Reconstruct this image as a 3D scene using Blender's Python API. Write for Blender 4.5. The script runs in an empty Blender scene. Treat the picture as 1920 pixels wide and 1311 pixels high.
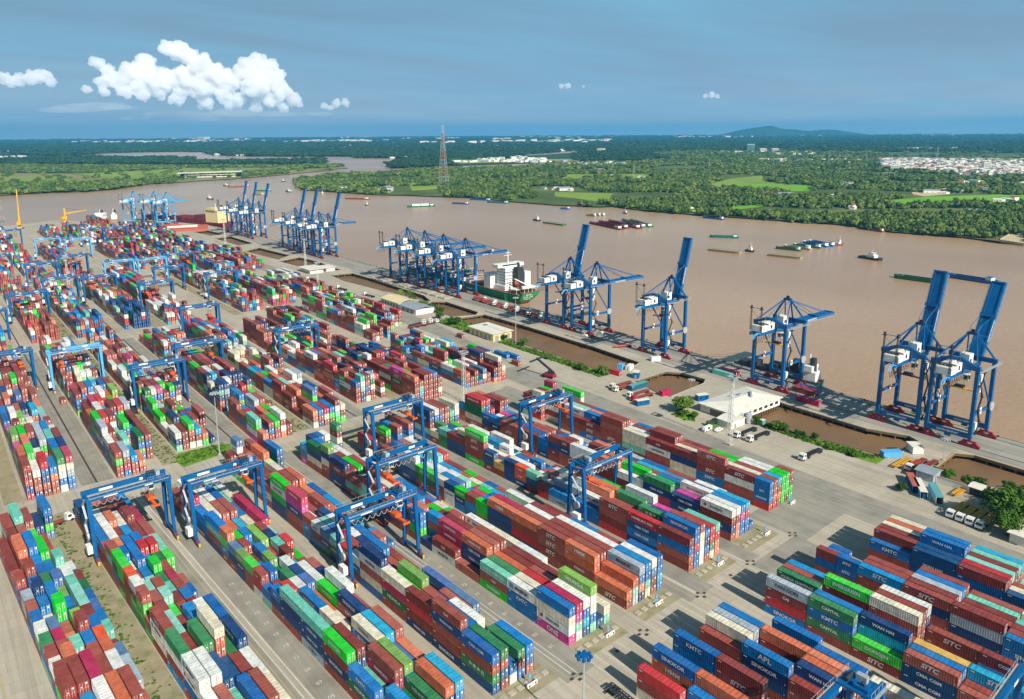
import bpy, bmesh, math, random
import numpy as np
from mathutils import Vector, Matrix, noise
from mathutils.geometry import tessellate_polygon
R = math.radians
random.seed(11)
sc = bpy.context.scene
C = sc.collection
# ------------------------------------------------------------------ camera
# world frame: X across the yard towards the river, Y along the container rows, Z up, metres
CAMH = 131.84
cam_d = bpy.data.cameras.new('camera')
cam = bpy.data.objects.new('camera', cam_d)
C.objects.link(cam)
sc.camera = cam
cam_d.sensor_width = 36.0
cam_d.lens = 26.78
cam_d.shift_x = -0.00154
cam_d.shift_y = -0.0520
cam_d.clip_start = 1.0
cam_d.clip_end = 120000.0
cam.matrix_world = Matrix(((0.78533949, 0.13495484, -0.60417636, 0), (-0.61903957, 0.16229169, -0.76840837, 0), (-0.00564763, 0.97747051, 0.21099646, CAMH), (0, 0, 0, 1)))
# ------------------------------------------------------------------ light
SUN_EL, SUN_AZ = 35.0, 3.0          # sun low behind the camera, shadows run along the rows
sd = Vector((-math.sin(R(SUN_AZ)) * math.cos(R(SUN_EL)), -math.cos(R(SUN_AZ)) * math.cos(R(SUN_EL)), math.sin(R(SUN_EL))))
sun_d = bpy.data.lights.new('sun', 'SUN')
sun_d.energy = 4.6
sun_d.angle = R(0.5)
sun_d.color = (1.0, 0.94, 0.84)
sun = bpy.data.objects.new('sun', sun_d)
C.objects.link(sun)
sun.rotation_euler = (-sd).to_track_quat('-Z', 'Y').to_euler()
sun.location = (0, 0, 300)
w = bpy.data.worlds.new('World')
sc.world = w
w.use_nodes = True
wn = w.node_tree.nodes
wl = w.node_tree.links
wn.clear()
def WN(t, **k):
    n = wn.new(t)
    for a, b in k.items():
        if a.startswith('i_'):
            n.inputs[a[2:].replace('_', ' ')].default_value = b
        else:
            setattr(n, a, b)
    return n
tc = WN('ShaderNodeTexCoord')
sep = WN('ShaderNodeSeparateXYZ')
wl.new(tc.outputs['Generated'], sep.inputs[0])
mx = WN('ShaderNodeMath', operation='MAXIMUM')
mx.inputs[1].default_value = 0.012
wl.new(sep.outputs[2], mx.inputs[0])
cmb = WN('ShaderNodeCombineXYZ')
wl.new(sep.outputs[0], cmb.inputs[0]); wl.new(sep.outputs[1], cmb.inputs[1]); wl.new(mx.outputs[0], cmb.inputs[2])
sky = WN('ShaderNodeTexSky', sky_type='NISHITA', sun_disc=False)
sky.sun_elevation = R(SUN_EL)
sky.sun_rotation = R(180 + SUN_AZ)
sky.altitude = 100
sky.air_density = 1.3
sky.dust_density = 0.6
sky.ozone_density = 3.0
wl.new(cmb.outputs[0], sky.inputs[0])
# thin stratus veils high over the plain, drawn in direction space
dv = WN('ShaderNodeVectorMath', operation='DIVIDE')
zz = WN('ShaderNodeCombineXYZ')
za = WN('ShaderNodeMath', operation='ADD'); za.inputs[1].default_value = 0.06
wl.new(mx.outputs[0], za.inputs[0])
for i in range(3): wl.new(za.outputs[0], zz.inputs[i])
wl.new(cmb.outputs[0], dv.inputs[0]); wl.new(zz.outputs[0], dv.inputs[1])
mp = WN('ShaderNodeMapping'); mp.inputs['Rotation'].default_value = (0, 0, R(38)); mp.inputs['Scale'].default_value = (0.28, 0.85, 1)
wl.new(dv.outputs[0], mp.inputs[0])
nz = WN('ShaderNodeTexNoise'); nz.inputs['Scale'].default_value = 1.0; nz.inputs['Detail'].default_value = 7; nz.inputs['Roughness'].default_value = 0.55
wl.new(mp.outputs[0], nz.inputs[0])
rp = WN('ShaderNodeMapRange'); rp.inputs[1].default_value = 0.38; rp.inputs[2].default_value = 0.72; rp.inputs[3].default_value = 0.0; rp.inputs[4].default_value = 0.55
wl.new(nz.outputs[0], rp.inputs[0])
# colour of the air by elevation, blended over the physical sky near the horizon
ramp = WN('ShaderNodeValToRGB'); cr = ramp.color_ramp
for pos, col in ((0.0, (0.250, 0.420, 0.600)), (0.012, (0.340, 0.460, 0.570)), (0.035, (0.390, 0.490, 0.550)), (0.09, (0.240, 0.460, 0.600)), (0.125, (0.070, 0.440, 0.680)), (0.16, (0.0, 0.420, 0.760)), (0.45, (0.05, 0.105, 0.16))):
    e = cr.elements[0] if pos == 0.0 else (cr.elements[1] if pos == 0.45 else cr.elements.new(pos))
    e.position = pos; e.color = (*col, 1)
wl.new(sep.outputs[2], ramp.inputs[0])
rs10 = WN('ShaderNodeVectorMath', operation='SCALE'); rs10.inputs['Scale'].default_value = 9.6
wl.new(ramp.outputs[0], rs10.inputs[0])
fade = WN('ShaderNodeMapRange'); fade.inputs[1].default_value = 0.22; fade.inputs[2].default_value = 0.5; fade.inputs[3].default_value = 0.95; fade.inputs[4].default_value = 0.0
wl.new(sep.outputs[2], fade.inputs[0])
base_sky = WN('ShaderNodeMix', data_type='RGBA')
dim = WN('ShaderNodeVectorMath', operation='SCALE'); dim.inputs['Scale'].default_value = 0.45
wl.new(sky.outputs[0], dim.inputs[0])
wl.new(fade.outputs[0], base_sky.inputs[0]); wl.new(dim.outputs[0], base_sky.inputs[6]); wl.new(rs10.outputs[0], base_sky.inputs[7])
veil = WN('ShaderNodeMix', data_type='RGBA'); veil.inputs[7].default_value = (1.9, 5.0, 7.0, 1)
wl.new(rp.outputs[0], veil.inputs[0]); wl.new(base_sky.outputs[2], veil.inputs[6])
# broken darker and paler streaks low over the plain
hb = WN('ShaderNodeMapRange'); hb.inputs[1].default_value = 0.02; hb.inputs[2].default_value = 0.10; hb.inputs[3].default_value = 0.5; hb.inputs[4].default_value = 0.0
hb.interpolation_type = 'SMOOTHSTEP'
wl.new(sep.outputs[2], hb.inputs[0])
n2 = WN('ShaderNodeTexNoise'); n2.inputs['Scale'].default_value = 2.2; n2.inputs['Detail'].default_value = 7; n2.inputs['Roughness'].default_value = 0.6
m2 = WN('ShaderNodeMapping'); m2.inputs['Scale'].default_value = (1, 1, 11)
wl.new(tc.outputs['Generated'], m2.inputs[0]); wl.new(m2.outputs[0], n2.inputs[0])
hc = WN('ShaderNodeMix', data_type='RGBA'); hc.inputs[6].default_value = (2.1, 3.7, 5.4, 1); hc.inputs[7].default_value = (4.2, 5.0, 5.7, 1)
r3 = WN('ShaderNodeMapRange'); r3.inputs[1].default_value = 0.36; r3.inputs[2].default_value = 0.64
wl.new(n2.outputs[0], r3.inputs[0]); wl.new(r3.outputs[0], hc.inputs[0])
hm = WN('ShaderNodeMix', data_type='RGBA')
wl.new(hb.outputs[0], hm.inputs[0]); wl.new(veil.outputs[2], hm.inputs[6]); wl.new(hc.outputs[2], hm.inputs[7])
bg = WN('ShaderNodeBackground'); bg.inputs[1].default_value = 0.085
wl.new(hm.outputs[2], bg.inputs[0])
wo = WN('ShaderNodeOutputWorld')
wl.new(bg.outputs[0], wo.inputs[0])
vs = sc.view_settings
vs.view_transform = 'Standard'; vs.look = 'None'; vs.gamma = 1.0; vs.exposure = 0.42
sc.cycles.max_bounces = 12
sc.cycles.diffuse_bounces = 3
sc.cycles.volume_bounces = 10
sc.cycles.transparent_max_bounces = 6

# ------------------------------------------------------------------ materials
def srgb(r, g, b):
    f = lambda c: ((c / 255 + 0.055) / 1.055) ** 2.4 if c > 10 else c / 255 / 12.92
    return (f(r), f(g), f(b), 1.0)
def vivid(c, k=1.3):
    l = c[0] * 0.3 + c[1] * 0.5 + c[2] * 0.2
    return tuple(max(0.0015, l + (v - l) * k) for v in c[:3]) + (1.0,)
MATS = {}
def mat(name, col, rough=0.6, var=0.12, scale=0.6, metal=0.0, dirt=None, dirt_amt=0.35, dirt_scale=0.25, bump=0.0, spec=0.4, stretch=(1, 1, 1), coords='Object', rnd=0.0):
    """plain painted / mineral surface: base colour broken up by two noises"""
    if name in MATS: return MATS[name]
    m = bpy.data.materials.new(name); m.use_nodes = True
    n = m.node_tree.nodes; l = m.node_tree.links
    b = n['Principled BSDF']
    b.inputs['Roughness'].default_value = rough
    b.inputs['Metallic'].default_value = metal
    b.inputs['Specular IOR Level'].default_value = spec
    t = n.new('ShaderNodeTexCoord'); mpn = n.new('ShaderNodeMapping'); mpn.inputs['Scale'].default_value = stretch
    l.new(t.outputs[coords], mpn.inputs[0])
    no = n.new('ShaderNodeTexNoise'); no.inputs['Scale'].default_value = scale; no.inputs['Detail'].default_value = 6
    l.new(mpn.outputs[0], no.inputs[0])
    mr = n.new('ShaderNodeMapRange'); mr.inputs[1].default_value = 0.3; mr.inputs[2].default_value = 0.7
    mr.inputs[3].default_value = 1 - var; mr.inputs[4].default_value = 1 + var
    l.new(no.outputs[0], mr.inputs[0])
    mul = n.new('ShaderNodeMix'); mul.data_type = 'RGBA'; mul.blend_type = 'MULTIPLY'; mul.inputs[0].default_value = 1
    mul.inputs[6].default_value = col
    cc = n.new('ShaderNodeCombineXYZ')
    for i in range(3): l.new(mr.outputs[0], cc.inputs[i])
    l.new(cc.outputs[0], mul.inputs[7])
    out = mul.outputs[2]
    if dirt:
        d = n.new('ShaderNodeTexNoise'); d.inputs['Scale'].default_value = dirt_scale; d.inputs['Detail'].default_value = 8; d.inputs['Roughness'].default_value = 0.7
        l.new(mpn.outputs[0], d.inputs[0])
        dr = n.new('ShaderNodeMapRange'); dr.inputs[1].default_value = 0.5; dr.inputs[2].default_value = 0.72; dr.inputs[3].default_value = 0; dr.inputs[4].default_value = dirt_amt
        l.new(d.outputs[0], dr.inputs[0])
        mm = n.new('ShaderNodeMix'); mm.data_type = 'RGBA'; mm.inputs[7].default_value = dirt
        l.new(dr.outputs[0], mm.inputs[0]); l.new(out, mm.inputs[6]); out = mm.outputs[2]
    if rnd:
        oi = n.new('ShaderNodeObjectInfo'); hv = n.new('ShaderNodeHueSaturation')
        r1 = n.new('ShaderNodeMapRange'); r1.inputs[3].default_value = 1 - rnd; r1.inputs[4].default_value = 1 + rnd
        l.new(oi.outputs['Random'], r1.inputs[0]); l.new(r1.outputs[0], hv.inputs['Value']); l.new(out, hv.inputs['Color']); out = hv.outputs[0]
    l.new(out, b.inputs['Base Color'])
    if bump:
        bn = n.new('ShaderNodeBump'); bn.inputs['Strength'].default_value = bump; bn.inputs['Distance'].default_value = 0.1
        l.new(no.outputs[0], bn.inputs['Height']); l.new(bn.outputs[0], b.inputs['Normal'])
    MATS[name] = m
    return m
RUST = srgb(120, 70, 45)
GRIME = srgb(70, 66, 58)
steel_blue = mat('crane_blue_paint', srgb(0, 92, 150), 0.45, 0.14, 0.35, dirt=srgb(10, 62, 100), dirt_amt=0.5, dirt_scale=0.5)
steel_light = mat('pale_blue_paint', srgb(92, 168, 214), 0.5, 0.08, 0.3)
steel_dark = mat('dark_steel', srgb(48, 52, 60), 0.6, 0.2, 1.5)
steel_grey = mat('galvanised_steel', srgb(176, 180, 182), 0.5, 0.12, 1.2, metal=0.2)
white_paint = mat('white_paint', srgb(232, 232, 224), 0.5, 0.06, 0.4, dirt=srgb(150, 140, 120), dirt_amt=0.3)
red_paint = mat('bogie_red_paint', srgb(158, 30, 52), 0.5, 0.12, 0.8)
orange_paint = mat('spreader_orange_paint', srgb(222, 96, 34), 0.5, 0.12, 0.8)
yellow_paint = mat('yellow_paint', srgb(226, 170, 40), 0.5, 0.12, 0.8)
rubber = mat('black_rubber', srgb(34, 34, 36), 0.8, 0.2, 2)
glass = mat('dark_glass', srgb(40, 54, 66), 0.12, 0.05, 1, spec=0.8)
concrete = mat('concrete', srgb(176, 168, 150), 0.85, 0.12, 0.3, dirt=srgb(110, 100, 82), dirt_amt=0.5)
dark_concrete = mat('stained_pile_concrete', srgb(108, 92, 66), 0.9, 0.2, 0.4, dirt=srgb(62, 52, 36), dirt_amt=0.6)
wood_brown = mat('weathered_timber', srgb(120, 96, 70), 0.85, 0.2, 1.0)
roof_white = mat('white_roof_sheet', srgb(228, 222, 206), 0.55, 0.08, 0.3, dirt=srgb(160, 140, 110), dirt_amt=0.4)
wall_white = mat('white_wall', srgb(226, 222, 210), 0.7, 0.07, 0.3, dirt=srgb(150, 140, 120), dirt_amt=0.3)
wall_cream = mat('cream_wall', srgb(224, 204, 148), 0.75, 0.07, 0.3)
roof_grey = mat('grey_roof_sheet', srgb(150, 158, 166), 0.5, 0.1, 0.3)
roof_red = mat('red_tile_roof', srgb(176, 92, 74), 0.8, 0.14, 0.5)
roof_teal = mat('teal_roof_sheet', srgb(92, 160, 160), 0.5, 0.1, 0.3)
shutter = mat('grey_shutter', srgb(150, 150, 140), 0.6, 0.1, 1)

# ------------------------------------------------------------------ object helpers
class MB:
    """collects simple solids and links them as ONE mesh object"""
    def __init__(s): s.v = []; s.f = []; s.m = []; s.k = 0
    def slot(s, k): s.k = k; return s
    def add(s, vs, fs):
        o = len(s.v); s.v += [tuple(p) for p in vs]
        for f in fs: s.f.append(tuple(i + o for i in f)); s.m.append(s.k)
        return s
    def box(s, x0, y0, z0, x1, y1, z1):
        return s.add([(x0, y0, z0), (x1, y0, z0), (x1, y1, z0), (x0, y1, z0), (x0, y0, z1), (x1, y0, z1), (x1, y1, z1), (x0, y1, z1)],
                     [(0, 3, 2, 1), (4, 5, 6, 7), (0, 1, 5, 4), (1, 2, 6, 5), (2, 3, 7, 6), (3, 0, 4, 7)])
    def bar(s, p, q, wd, ht=None, w2=None, h2=None, up=(0, 0, 1)):
        """tapered rectangular bar from p to q"""
        ht = ht or wd; w2 = w2 or wd; h2 = h2 or ht
        p = Vector(p); q = Vector(q); d = (q - p).normalized(); u = Vector(up)
        if abs(d.dot(u)) > 0.98: u = Vector((0, 1, 0))
        a = d.cross(u).normalized(); b = a.cross(d)
        vs_ = []
        for c, ww, hh in ((p, wd, ht), (q, w2, h2)):
            for i, j in ((-1, -1), (1, -1), (1, 1), (-1, 1)): vs_.append(c + a * (i * ww / 2) + b * (j * hh / 2))
        return s.add(vs_, [(0, 1, 2, 3), (7, 6, 5, 4), (0, 4, 5, 1), (1, 5, 6, 2), (2, 6, 7, 3), (3, 7, 4, 0)])
    def tube(s, p, q, r, r2=None, n=8, caps=True):
        r2 = r if r2 is None else r2
        p = Vector(p); q = Vector(q); d = (q - p).normalized(); u = Vector((0, 0, 1)) if abs(d.z) < 0.95 else Vector((1, 0, 0))
        a = d.cross(u).normalized(); b = a.cross(d)
        vs_ = [c + (a * math.cos(t) + b * math.sin(t)) * rr for c, rr in ((p, r), (q, r2)) for t in [2 * math.pi * i / n for i in range(n)]]
        fs = [(i, (i + 1) % n, n + (i + 1) % n, n + i) for i in range(n)]
        if caps: fs += [tuple(range(n - 1, -1, -1)), tuple(range(n, 2 * n))]
        return s.add(vs_, fs)
    def chain(s, pts, r, n=5):
        for a, b in zip(pts, pts[1:]): s.tube(a, b, r, n=n)
        return s
    def prism(s, poly, z0, z1):
        n = len(poly)
        tri = tessellate_polygon([[Vector((x, y, 0)) for x, y in poly]])
        s.add([(x, y, z0) for x, y in poly] + [(x, y, z1) for x, y in poly],
              [(i, (i + 1) % n, n + (i + 1) % n, n + i) for i in range(n)] + [tuple(n + i for i in t) for t in tri] + [tuple(reversed(t)) for t in tri])
        return s
    def gable(s, x0, y0, x1, y1, z0, rise, over=0.4, along='y', t=0.12):
        x0 -= over; x1 += over; y0 -= over; y1 += over
        if along == 'y':
            xm = (x0 + x1) / 2
            prof = [(x0, z0), (xm, z0 + rise), (x1, z0), (x1, z0 - t), (xm, z0 + rise - t * 1.6), (x0, z0 - t)]
            vs_ = [(x, y, z) for y in (y0, y1) for x, z in prof]
        else:
            ym = (y0 + y1) / 2
            prof = [(y0, z0), (ym, z0 + rise), (y1, z0), (y1, z0 - t), (ym, z0 + rise - t * 1.6), (y0, z0 - t)]
            vs_ = [(x, y, z) for x in (x0, x1) for y, z in prof]
        n = 6
        return s.add(vs_, [(i, (i + 1) % n, n + (i + 1) % n, n + i) for i in range(n)] + [(5, 4, 1, 0), (4, 3, 2, 1), (6, 7, 10, 11), (7, 8, 9, 10)])
    def mesh(s, name, mats):
        me = bpy.data.meshes.new(name)
        me.from_pydata(s.v, [], s.f)
        for m_ in (mats if isinstance(mats, (list, tuple)) else [mats]): me.materials.append(m_)
        if len(me.materials) > 1: me.polygons.foreach_set('material_index', s.m)
        bm = bmesh.new(); bm.from_mesh(me); bmesh.ops.recalc_face_normals(bm, faces=bm.faces); bm.to_mesh(me); bm.free()
        me.update()
        return me
    def build(s, name, mats, parent=None, **k):
        o = bpy.data.objects.new(name, s.mesh(name, mats))
        C.objects.link(o)
        if parent: o.parent = parent
        return tag(o, **k)
def tag(o, label=None, cat=None, group=None, kind=None):
    if label: o['label'] = label
    if cat: o['category'] = cat
    if group: o['group'] = group
    if kind: o['kind'] = kind
    return o
def empty(name, loc, rz=0, **k):
    o = bpy.data.objects.new(name, None); o.empty_display_size = 0.5
    C.objects.link(o); o.location = loc; o.rotation_euler = (0, 0, rz)
    return tag(o, **k)
KIDS = {}
def copy_tree(o, loc=None, rz=None, **k):
    c = o.copy(); C.objects.link(c)
    for key in ('label',):
        if key in c and 'label' in k: del c[key]
    if loc is not None: c.location = loc
    if rz is not None: c.rotation_euler = (0, 0, rz)
    for ch in o.children:
        d = ch.copy(); C.objects.link(d); d.parent = c; d.matrix_parent_inverse = ch.matrix_parent_inverse.copy()
        for g in ch.children:
            e = g.copy(); C.objects.link(e); e.parent = d; e.matrix_parent_inverse = g.matrix_parent_inverse.copy()
    return tag(c, **k)
TEXTS = {}
def text_geo(txt, size=1.0, bold=0.02):
    """flat lettering as plain vertices and faces, centred on the origin in the XY plane"""
    key = (txt, round(size, 2), bold)
    if key in TEXTS: return TEXTS[key]
    cu = bpy.data.curves.new('lettering', 'FONT'); cu.body = txt; cu.size = size
    cu.align_x = 'CENTER'; cu.align_y = 'CENTER'; cu.resolution_u = 2; cu.offset = bold
    o = bpy.data.objects.new('lettering_tmp', cu); C.objects.link(o)
    dg = bpy.context.evaluated_depsgraph_get(); dg.update()
    me = bpy.data.meshes.new_from_object(o.evaluated_get(dg))
    vs_ = [tuple(v.co) for v in me.vertices]; fs = [tuple(p.vertices) for p in me.polygons]
    bpy.data.objects.remove(o); bpy.data.curves.remove(cu); bpy.data.meshes.remove(me)
    TEXTS[key] = (vs_, fs)
    return TEXTS[key]
# ------------------------------------------------------------------ ground, quay, water
ground_mat = mat('port_concrete_ground', srgb(186, 176, 156), 0.9, 0.10, 0.05, dirt=srgb(128, 122, 110), dirt_amt=0.6, dirt_scale=0.025, spec=0.2)
g_n = ground_mat.node_tree.nodes; g_l = ground_mat.node_tree.links
def tyre_streaks(m, amt=0.22):
    """long faint tyre tracks along the rows and small oil spots"""
    n = m.node_tree.nodes; l = m.node_tree.links; b = n['Principled BSDF']
    src = b.inputs['Base Color'].links[0].from_socket
    t = n.new('ShaderNodeTexCoord'); mp_ = n.new('ShaderNodeMapping'); mp_.inputs['Scale'].default_value = (0.9, 0.012, 1)
    l.new(t.outputs['Object'], mp_.inputs[0])
    a = n.new('ShaderNodeTexNoise'); a.inputs['Scale'].default_value = 1; a.inputs['Detail'].default_value = 4
    l.new(mp_.outputs[0], a.inputs[0])
    r = n.new('ShaderNodeMapRange'); r.inputs[1].default_value = 0.45; r.inputs[2].default_value = 0.75; r.inputs[4].default_value = amt
    l.new(a.outputs[0], r.inputs[0])
    v = n.new('ShaderNodeTexNoise'); v.inputs['Scale'].default_value = 0.5; v.inputs['Detail'].default_value = 9; v.inputs['Roughness'].default_value = 0.8
    l.new(t.outputs['Object'], v.inputs[0])
    r2 = n.new('ShaderNodeMapRange'); r2.inputs[1].default_value = 0.6; r2.inputs[2].default_value = 0.75; r2.inputs[4].default_value = 0.4
    l.new(v.outputs[0], r2.inputs[0])
    ad = n.new('ShaderNodeMath'); ad.operation = 'ADD'; l.new(r.outputs[0], ad.inputs[0]); l.new(r2.outputs[0], ad.inputs[1])
    mm = n.new('ShaderNodeMix'); mm.data_type = 'RGBA'; mm.inputs[7].default_value = srgb(84, 80, 72)
    l.new(ad.outputs[0], mm.inputs[0]); l.new(src, mm.inputs[6]); l.new(mm.outputs[2], b.inputs['Base Color'])
tyre_streaks(ground_mat, 0.3)
def slab_joints(m, w_=6.0, h_=5.0):
    n = m.node_tree.nodes; l = m.node_tree.links; b = n['Principled BSDF']; src = b.inputs['Base Color'].links[0].from_socket
    t = n.new('ShaderNodeTexCoord'); br_ = n.new('ShaderNodeTexBrick'); br_.inputs['Scale'].default_value = 1.0; br_.inputs['Brick Width'].default_value = w_; br_.inputs['Row Height'].default_value = h_; br_.inputs['Mortar Size'].default_value = 0.07; br_.inputs['Mortar Smooth'].default_value = 0.5
    br_.inputs['Color1'].default_value = (1, 1, 1, 1); br_.inputs['Color2'].default_value = (0.88, 0.88, 0.87, 1); br_.inputs['Mortar'].default_value = (0.6, 0.6, 0.6, 1); l.new(t.outputs['Object'], br_.inputs[0])
    mu = n.new('ShaderNodeMix'); mu.data_type = 'RGBA'; mu.blend_type = 'MULTIPLY'; mu.inputs[0].default_value = 0.8
    l.new(src, mu.inputs[6]); l.new(br_.outputs[0], mu.inputs[7]); l.new(mu.outputs[2], b.inputs['Base Color'])
slab_joints(ground_mat)
asphalt = mat('grey_asphalt', srgb(152, 147, 134), 0.92, 0.12, 0.12, dirt=srgb(98, 96, 90), dirt_amt=0.5, dirt_scale=0.08, spec=0.2)
tyre_streaks(asphalt, 0.3)
dark_asphalt = mat('dark_asphalt_patch', srgb(112, 112, 110), 0.92, 0.10, 0.2, spec=0.2)
quay_mat = mat('quay_deck_concrete', srgb(164, 158, 146), 0.9, 0.12, 0.1, dirt=srgb(104, 104, 102), dirt_amt=0.7, dirt_scale=0.12, stretch=(1, 0.15, 1), spec=0.2)
mud = mat('mud', srgb(128, 98, 66), 0.45, 0.14, 0.05, dirt=srgb(100, 72, 44), dirt_amt=0.5, dirt_scale=0.06, spec=0.35)
soil = mat('weedy_soil', srgb(156, 146, 118), 0.95, 0.16, 0.2, dirt=srgb(96, 112, 54), dirt_amt=0.85, dirt_scale=0.18, spec=0.1)
grass_m = mat('verge_grass', srgb(104, 138, 44), 0.95, 0.25, 0.5, dirt=srgb(60, 92, 28), dirt_amt=0.8, dirt_scale=0.3, spec=0.1)
line_white = mat('worn_white_line', srgb(212, 208, 194), 0.9, 0.1, 1, dirt=srgb(160, 152, 134), dirt_amt=0.9, dirt_scale=0.8)
line_yellow = mat('worn_yellow_line', srgb(190, 164, 98), 0.9, 0.1, 1, dirt=srgb(165, 155, 128), dirt_amt=0.95, dirt_scale=0.5)
iron = mat('dark_iron_cover', srgb(72, 64, 58), 0.8, 0.2, 1)

TH = 0.052                      # the near yard is turned by three degrees
PV = (93.2, 127.6)
cT, sT = math.cos(TH), math.sin(TH)
def near(a, b):                 # near-yard frame (across, along) to world
    return (PV[0] + a * cT - b * sT, PV[1] + a * sT + b * cT)
def sheet(name, poly, z, m, kind='structure', holes=(), **k):
    """flat sheet with optional holes"""
    loops = [[Vector((x, y, 0)) for x, y in poly]] + [[Vector((x, y, 0)) for x, y in h] for h in holes]
    tri = tessellate_polygon(loops)
    flat = [p for lp in loops for p in lp]
    mb = MB(); mb.v = [(p.x, p.y, z) for p in flat]
    for t in tri:
        a, b, c = (flat[i] for i in t)
        if (b - a).cross(c - a).z < 0: t = (t[0], t[2], t[1])
        mb.f.append(tuple(t)); mb.m.append(0)
    me = bpy.data.meshes.new(name); me.from_pydata(mb.v, [], mb.f); me.materials.append(m)
    o = bpy.data.objects.new(name, me); C.objects.link(o)
    return tag(o, kind=kind, **k)
# water: one sheet to the horizon
wat = bpy.data.materials.new('muddy_river_water'); wat.use_nodes = True
n_ = wat.node_tree.nodes; l_ = wat.node_tree.links; b_ = n_['Principled BSDF']
t_ = n_.new('ShaderNodeTexCoord')
q1 = n_.new('ShaderNodeTexNoise'); q1.inputs['Scale'].default_value = 0.0022; q1.inputs['Detail'].default_value = 6
l_.new(t_.outputs['Object'], q1.inputs[0])
q2 = n_.new('ShaderNodeMix'); q2.data_type = 'RGBA'
q2.inputs[6].default_value = srgb(172, 136, 98); q2.inputs[7].default_value = srgb(190, 156, 118)
rr = n_.new('ShaderNodeMapRange'); rr.inputs[1].default_value = 0.35; rr.inputs[2].default_value = 0.65
l_.new(q1.outputs[0], rr.inputs[0]); l_.new(rr.outputs[0], q2.inputs[0]); l_.new(q2.outputs[2], b_.inputs['Base Color'])
b_.inputs['Roughness'].default_value = 0.24; b_.inputs['Specular IOR Level'].default_value = 0.45
w1 = n_.new('ShaderNodeTexNoise'); w1.inputs['Scale'].default_value = 0.30; w1.inputs['Detail'].default_value = 8; w1.inputs['Roughness'].default_value = 0.62
mpw = n_.new('ShaderNodeMapping'); mpw.inputs['Rotation'].default_value = (0, 0, R(25)); mpw.inputs['Scale'].default_value = (1, 0.55, 1)
l_.new(t_.outputs['Object'], mpw.inputs[0]); l_.new(mpw.outputs[0], w1.inputs[0])
bw = n_.new('ShaderNodeBump'); bw.inputs['Strength'].default_value = 0.6; bw.inputs['Distance'].default_value = 1.2
l_.new(w1.outputs[0], bw.inputs['Height']); l_.new(bw.outputs[0], b_.inputs['Normal'])
RH = 21000.0
arc = [(RH * math.sin(a), RH * math.cos(a)) for a in [R(t) for t in range(-40, 121, 4)]]
sheet('river_water', [(3000, -3500), (-600, -3500), (-6000, 2500)] + arc, -3.5, wat)
# port land with tidal basins cut out between shore and quay
BAS = [
 [(298.5, 30), (331, 30), (331, 113.5), (327, 119.5), (299.5, 117.5)],
 [(300.5, 134.5), (316, 133.4), (328, 134.2), (331, 140.0), (324.5, 156), (324.5, 214), (321.5, 222), (298.5, 222), (296.5, 190), (295, 173), (300, 148)],
 [(289.4, 239.3), (319, 242), (325.2, 245.5), (324.5, 261), (318.5, 268.4), (294, 267.6), (288.2, 246.4)],
 [(291.5, 286), (306, 284), (320.5, 289.2), (323, 330), (323, 400), (321, 444), (301, 446), (292.5, 420), (292.5, 384)],
 [(299, 452), (315, 446), (322, 452), (323, 498), (315, 506), (299, 492)],
 [(302.7, 665), (323, 662), (324, 626), (322, 529), (315, 507), (312, 510), (306, 563), (300, 630)],
 [(296, 775), (322, 786), (326, 749), (322, 682), (309, 690), (300, 720)],
 [(294, 870), (314, 884), (320, 806), (300, 786), (295, 835)],
 [(300, 1001), (322, 1012), (322, 924), (303, 918)],
 [(299, 1093), (318, 1094), (324, 1036), (305, 1031)]]
outer = [(-900, -200), (360.6, -200), (360.6, 640), (357.5, 800), (352.6, 939), (346, 1080), (330, 1240), (322, 1275), (296, 1262), (251, 1262), (226, 1285), (207, 1318), (180, 1392), (138, 1362), (97, 1350), (20, 1370), (-900, 1500)]
sheet('port_ground', outer, 0.0, ground_mat, holes=BAS)
# edge beams of the basins and the quay (cap beam, fascia and the piles the deck stands on)
for i, bpoly in enumerate(BAS):
    cx_ = sum(p[0] for p in bpoly) / len(bpoly); cy_ = sum(p[1] for p in bpoly) / len(bpoly)
    y0_ = min(p[1] for p in bpoly); y1_ = max(p[1] for p in bpoly)
    sheet('basin_mud', [(270, y0_ - 12), (350, y0_ - 12), (350, y1_ + 12), (270, y1_ + 12)] if i not in (5, 6, 7) else [(284, y0_ - 4), (350, y0_ - 4), (350, y1_ + 4), (284, y1_ + 4)], -2.5 - 0.03 * i, mud)
    mb = MB(); n = len(bpoly)
    for j in range(n):
        a = bpoly[j]; b2 = bpoly[(j + 1) % n]
        on_shore = (a[0] + b2[0]) / 2 < 303.5 and abs(a[0] - b2[0]) < 9
        if on_shore:
            mb.bar((a[0], a[1], -1.9), (b2[0], b2[1], -1.9), 0.4, 3.2)
            mb.bar((a[0], a[1], 0.12), (b2[0], b2[1], 0.12), 0.45, 0.3)
            continue
        mb.slot(0).bar((a[0], a[1], -0.55), (b2[0], b2[1], -0.55), 0.5, 1.0)
        mb.slot(1).bar((a[0], a[1], 0.14), (b2[0], b2[1], 0.14), 0.35, 0.24)
        L_ = math.dist(a, b2); k = max(1, int(L_ / 5.2))
        for t in range(k + 1):
            f = t / k; x = a[0] + (b2[0] - a[0]) * f; y = a[1] + (b2[1] - a[1]) * f
            dx, dy = x - cx_, y - cy_; dd = math.hypot(dx, dy)
            x += dx / dd * 0.3; y += dy / dd * 0.3
            mb.slot(2).box(x - 0.35, y - 0.35, -4.5, x + 0.35, y + 0.35, -1.0)
            if abs(a[0] - b2[0]) < 12:
                mb.slot(2).box(x + 4.0, y - 0.35, -4.5, x + 4.7, y + 0.35, -1.0)
    mb.build('quay_edge' if i else 'quay_edge', [dark_concrete, line_yellow if i in (0,) else concrete, dark_concrete], kind='structure')
mb = MB()
qe = [p for p in outer if p[0] > 320][0:8]
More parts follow.
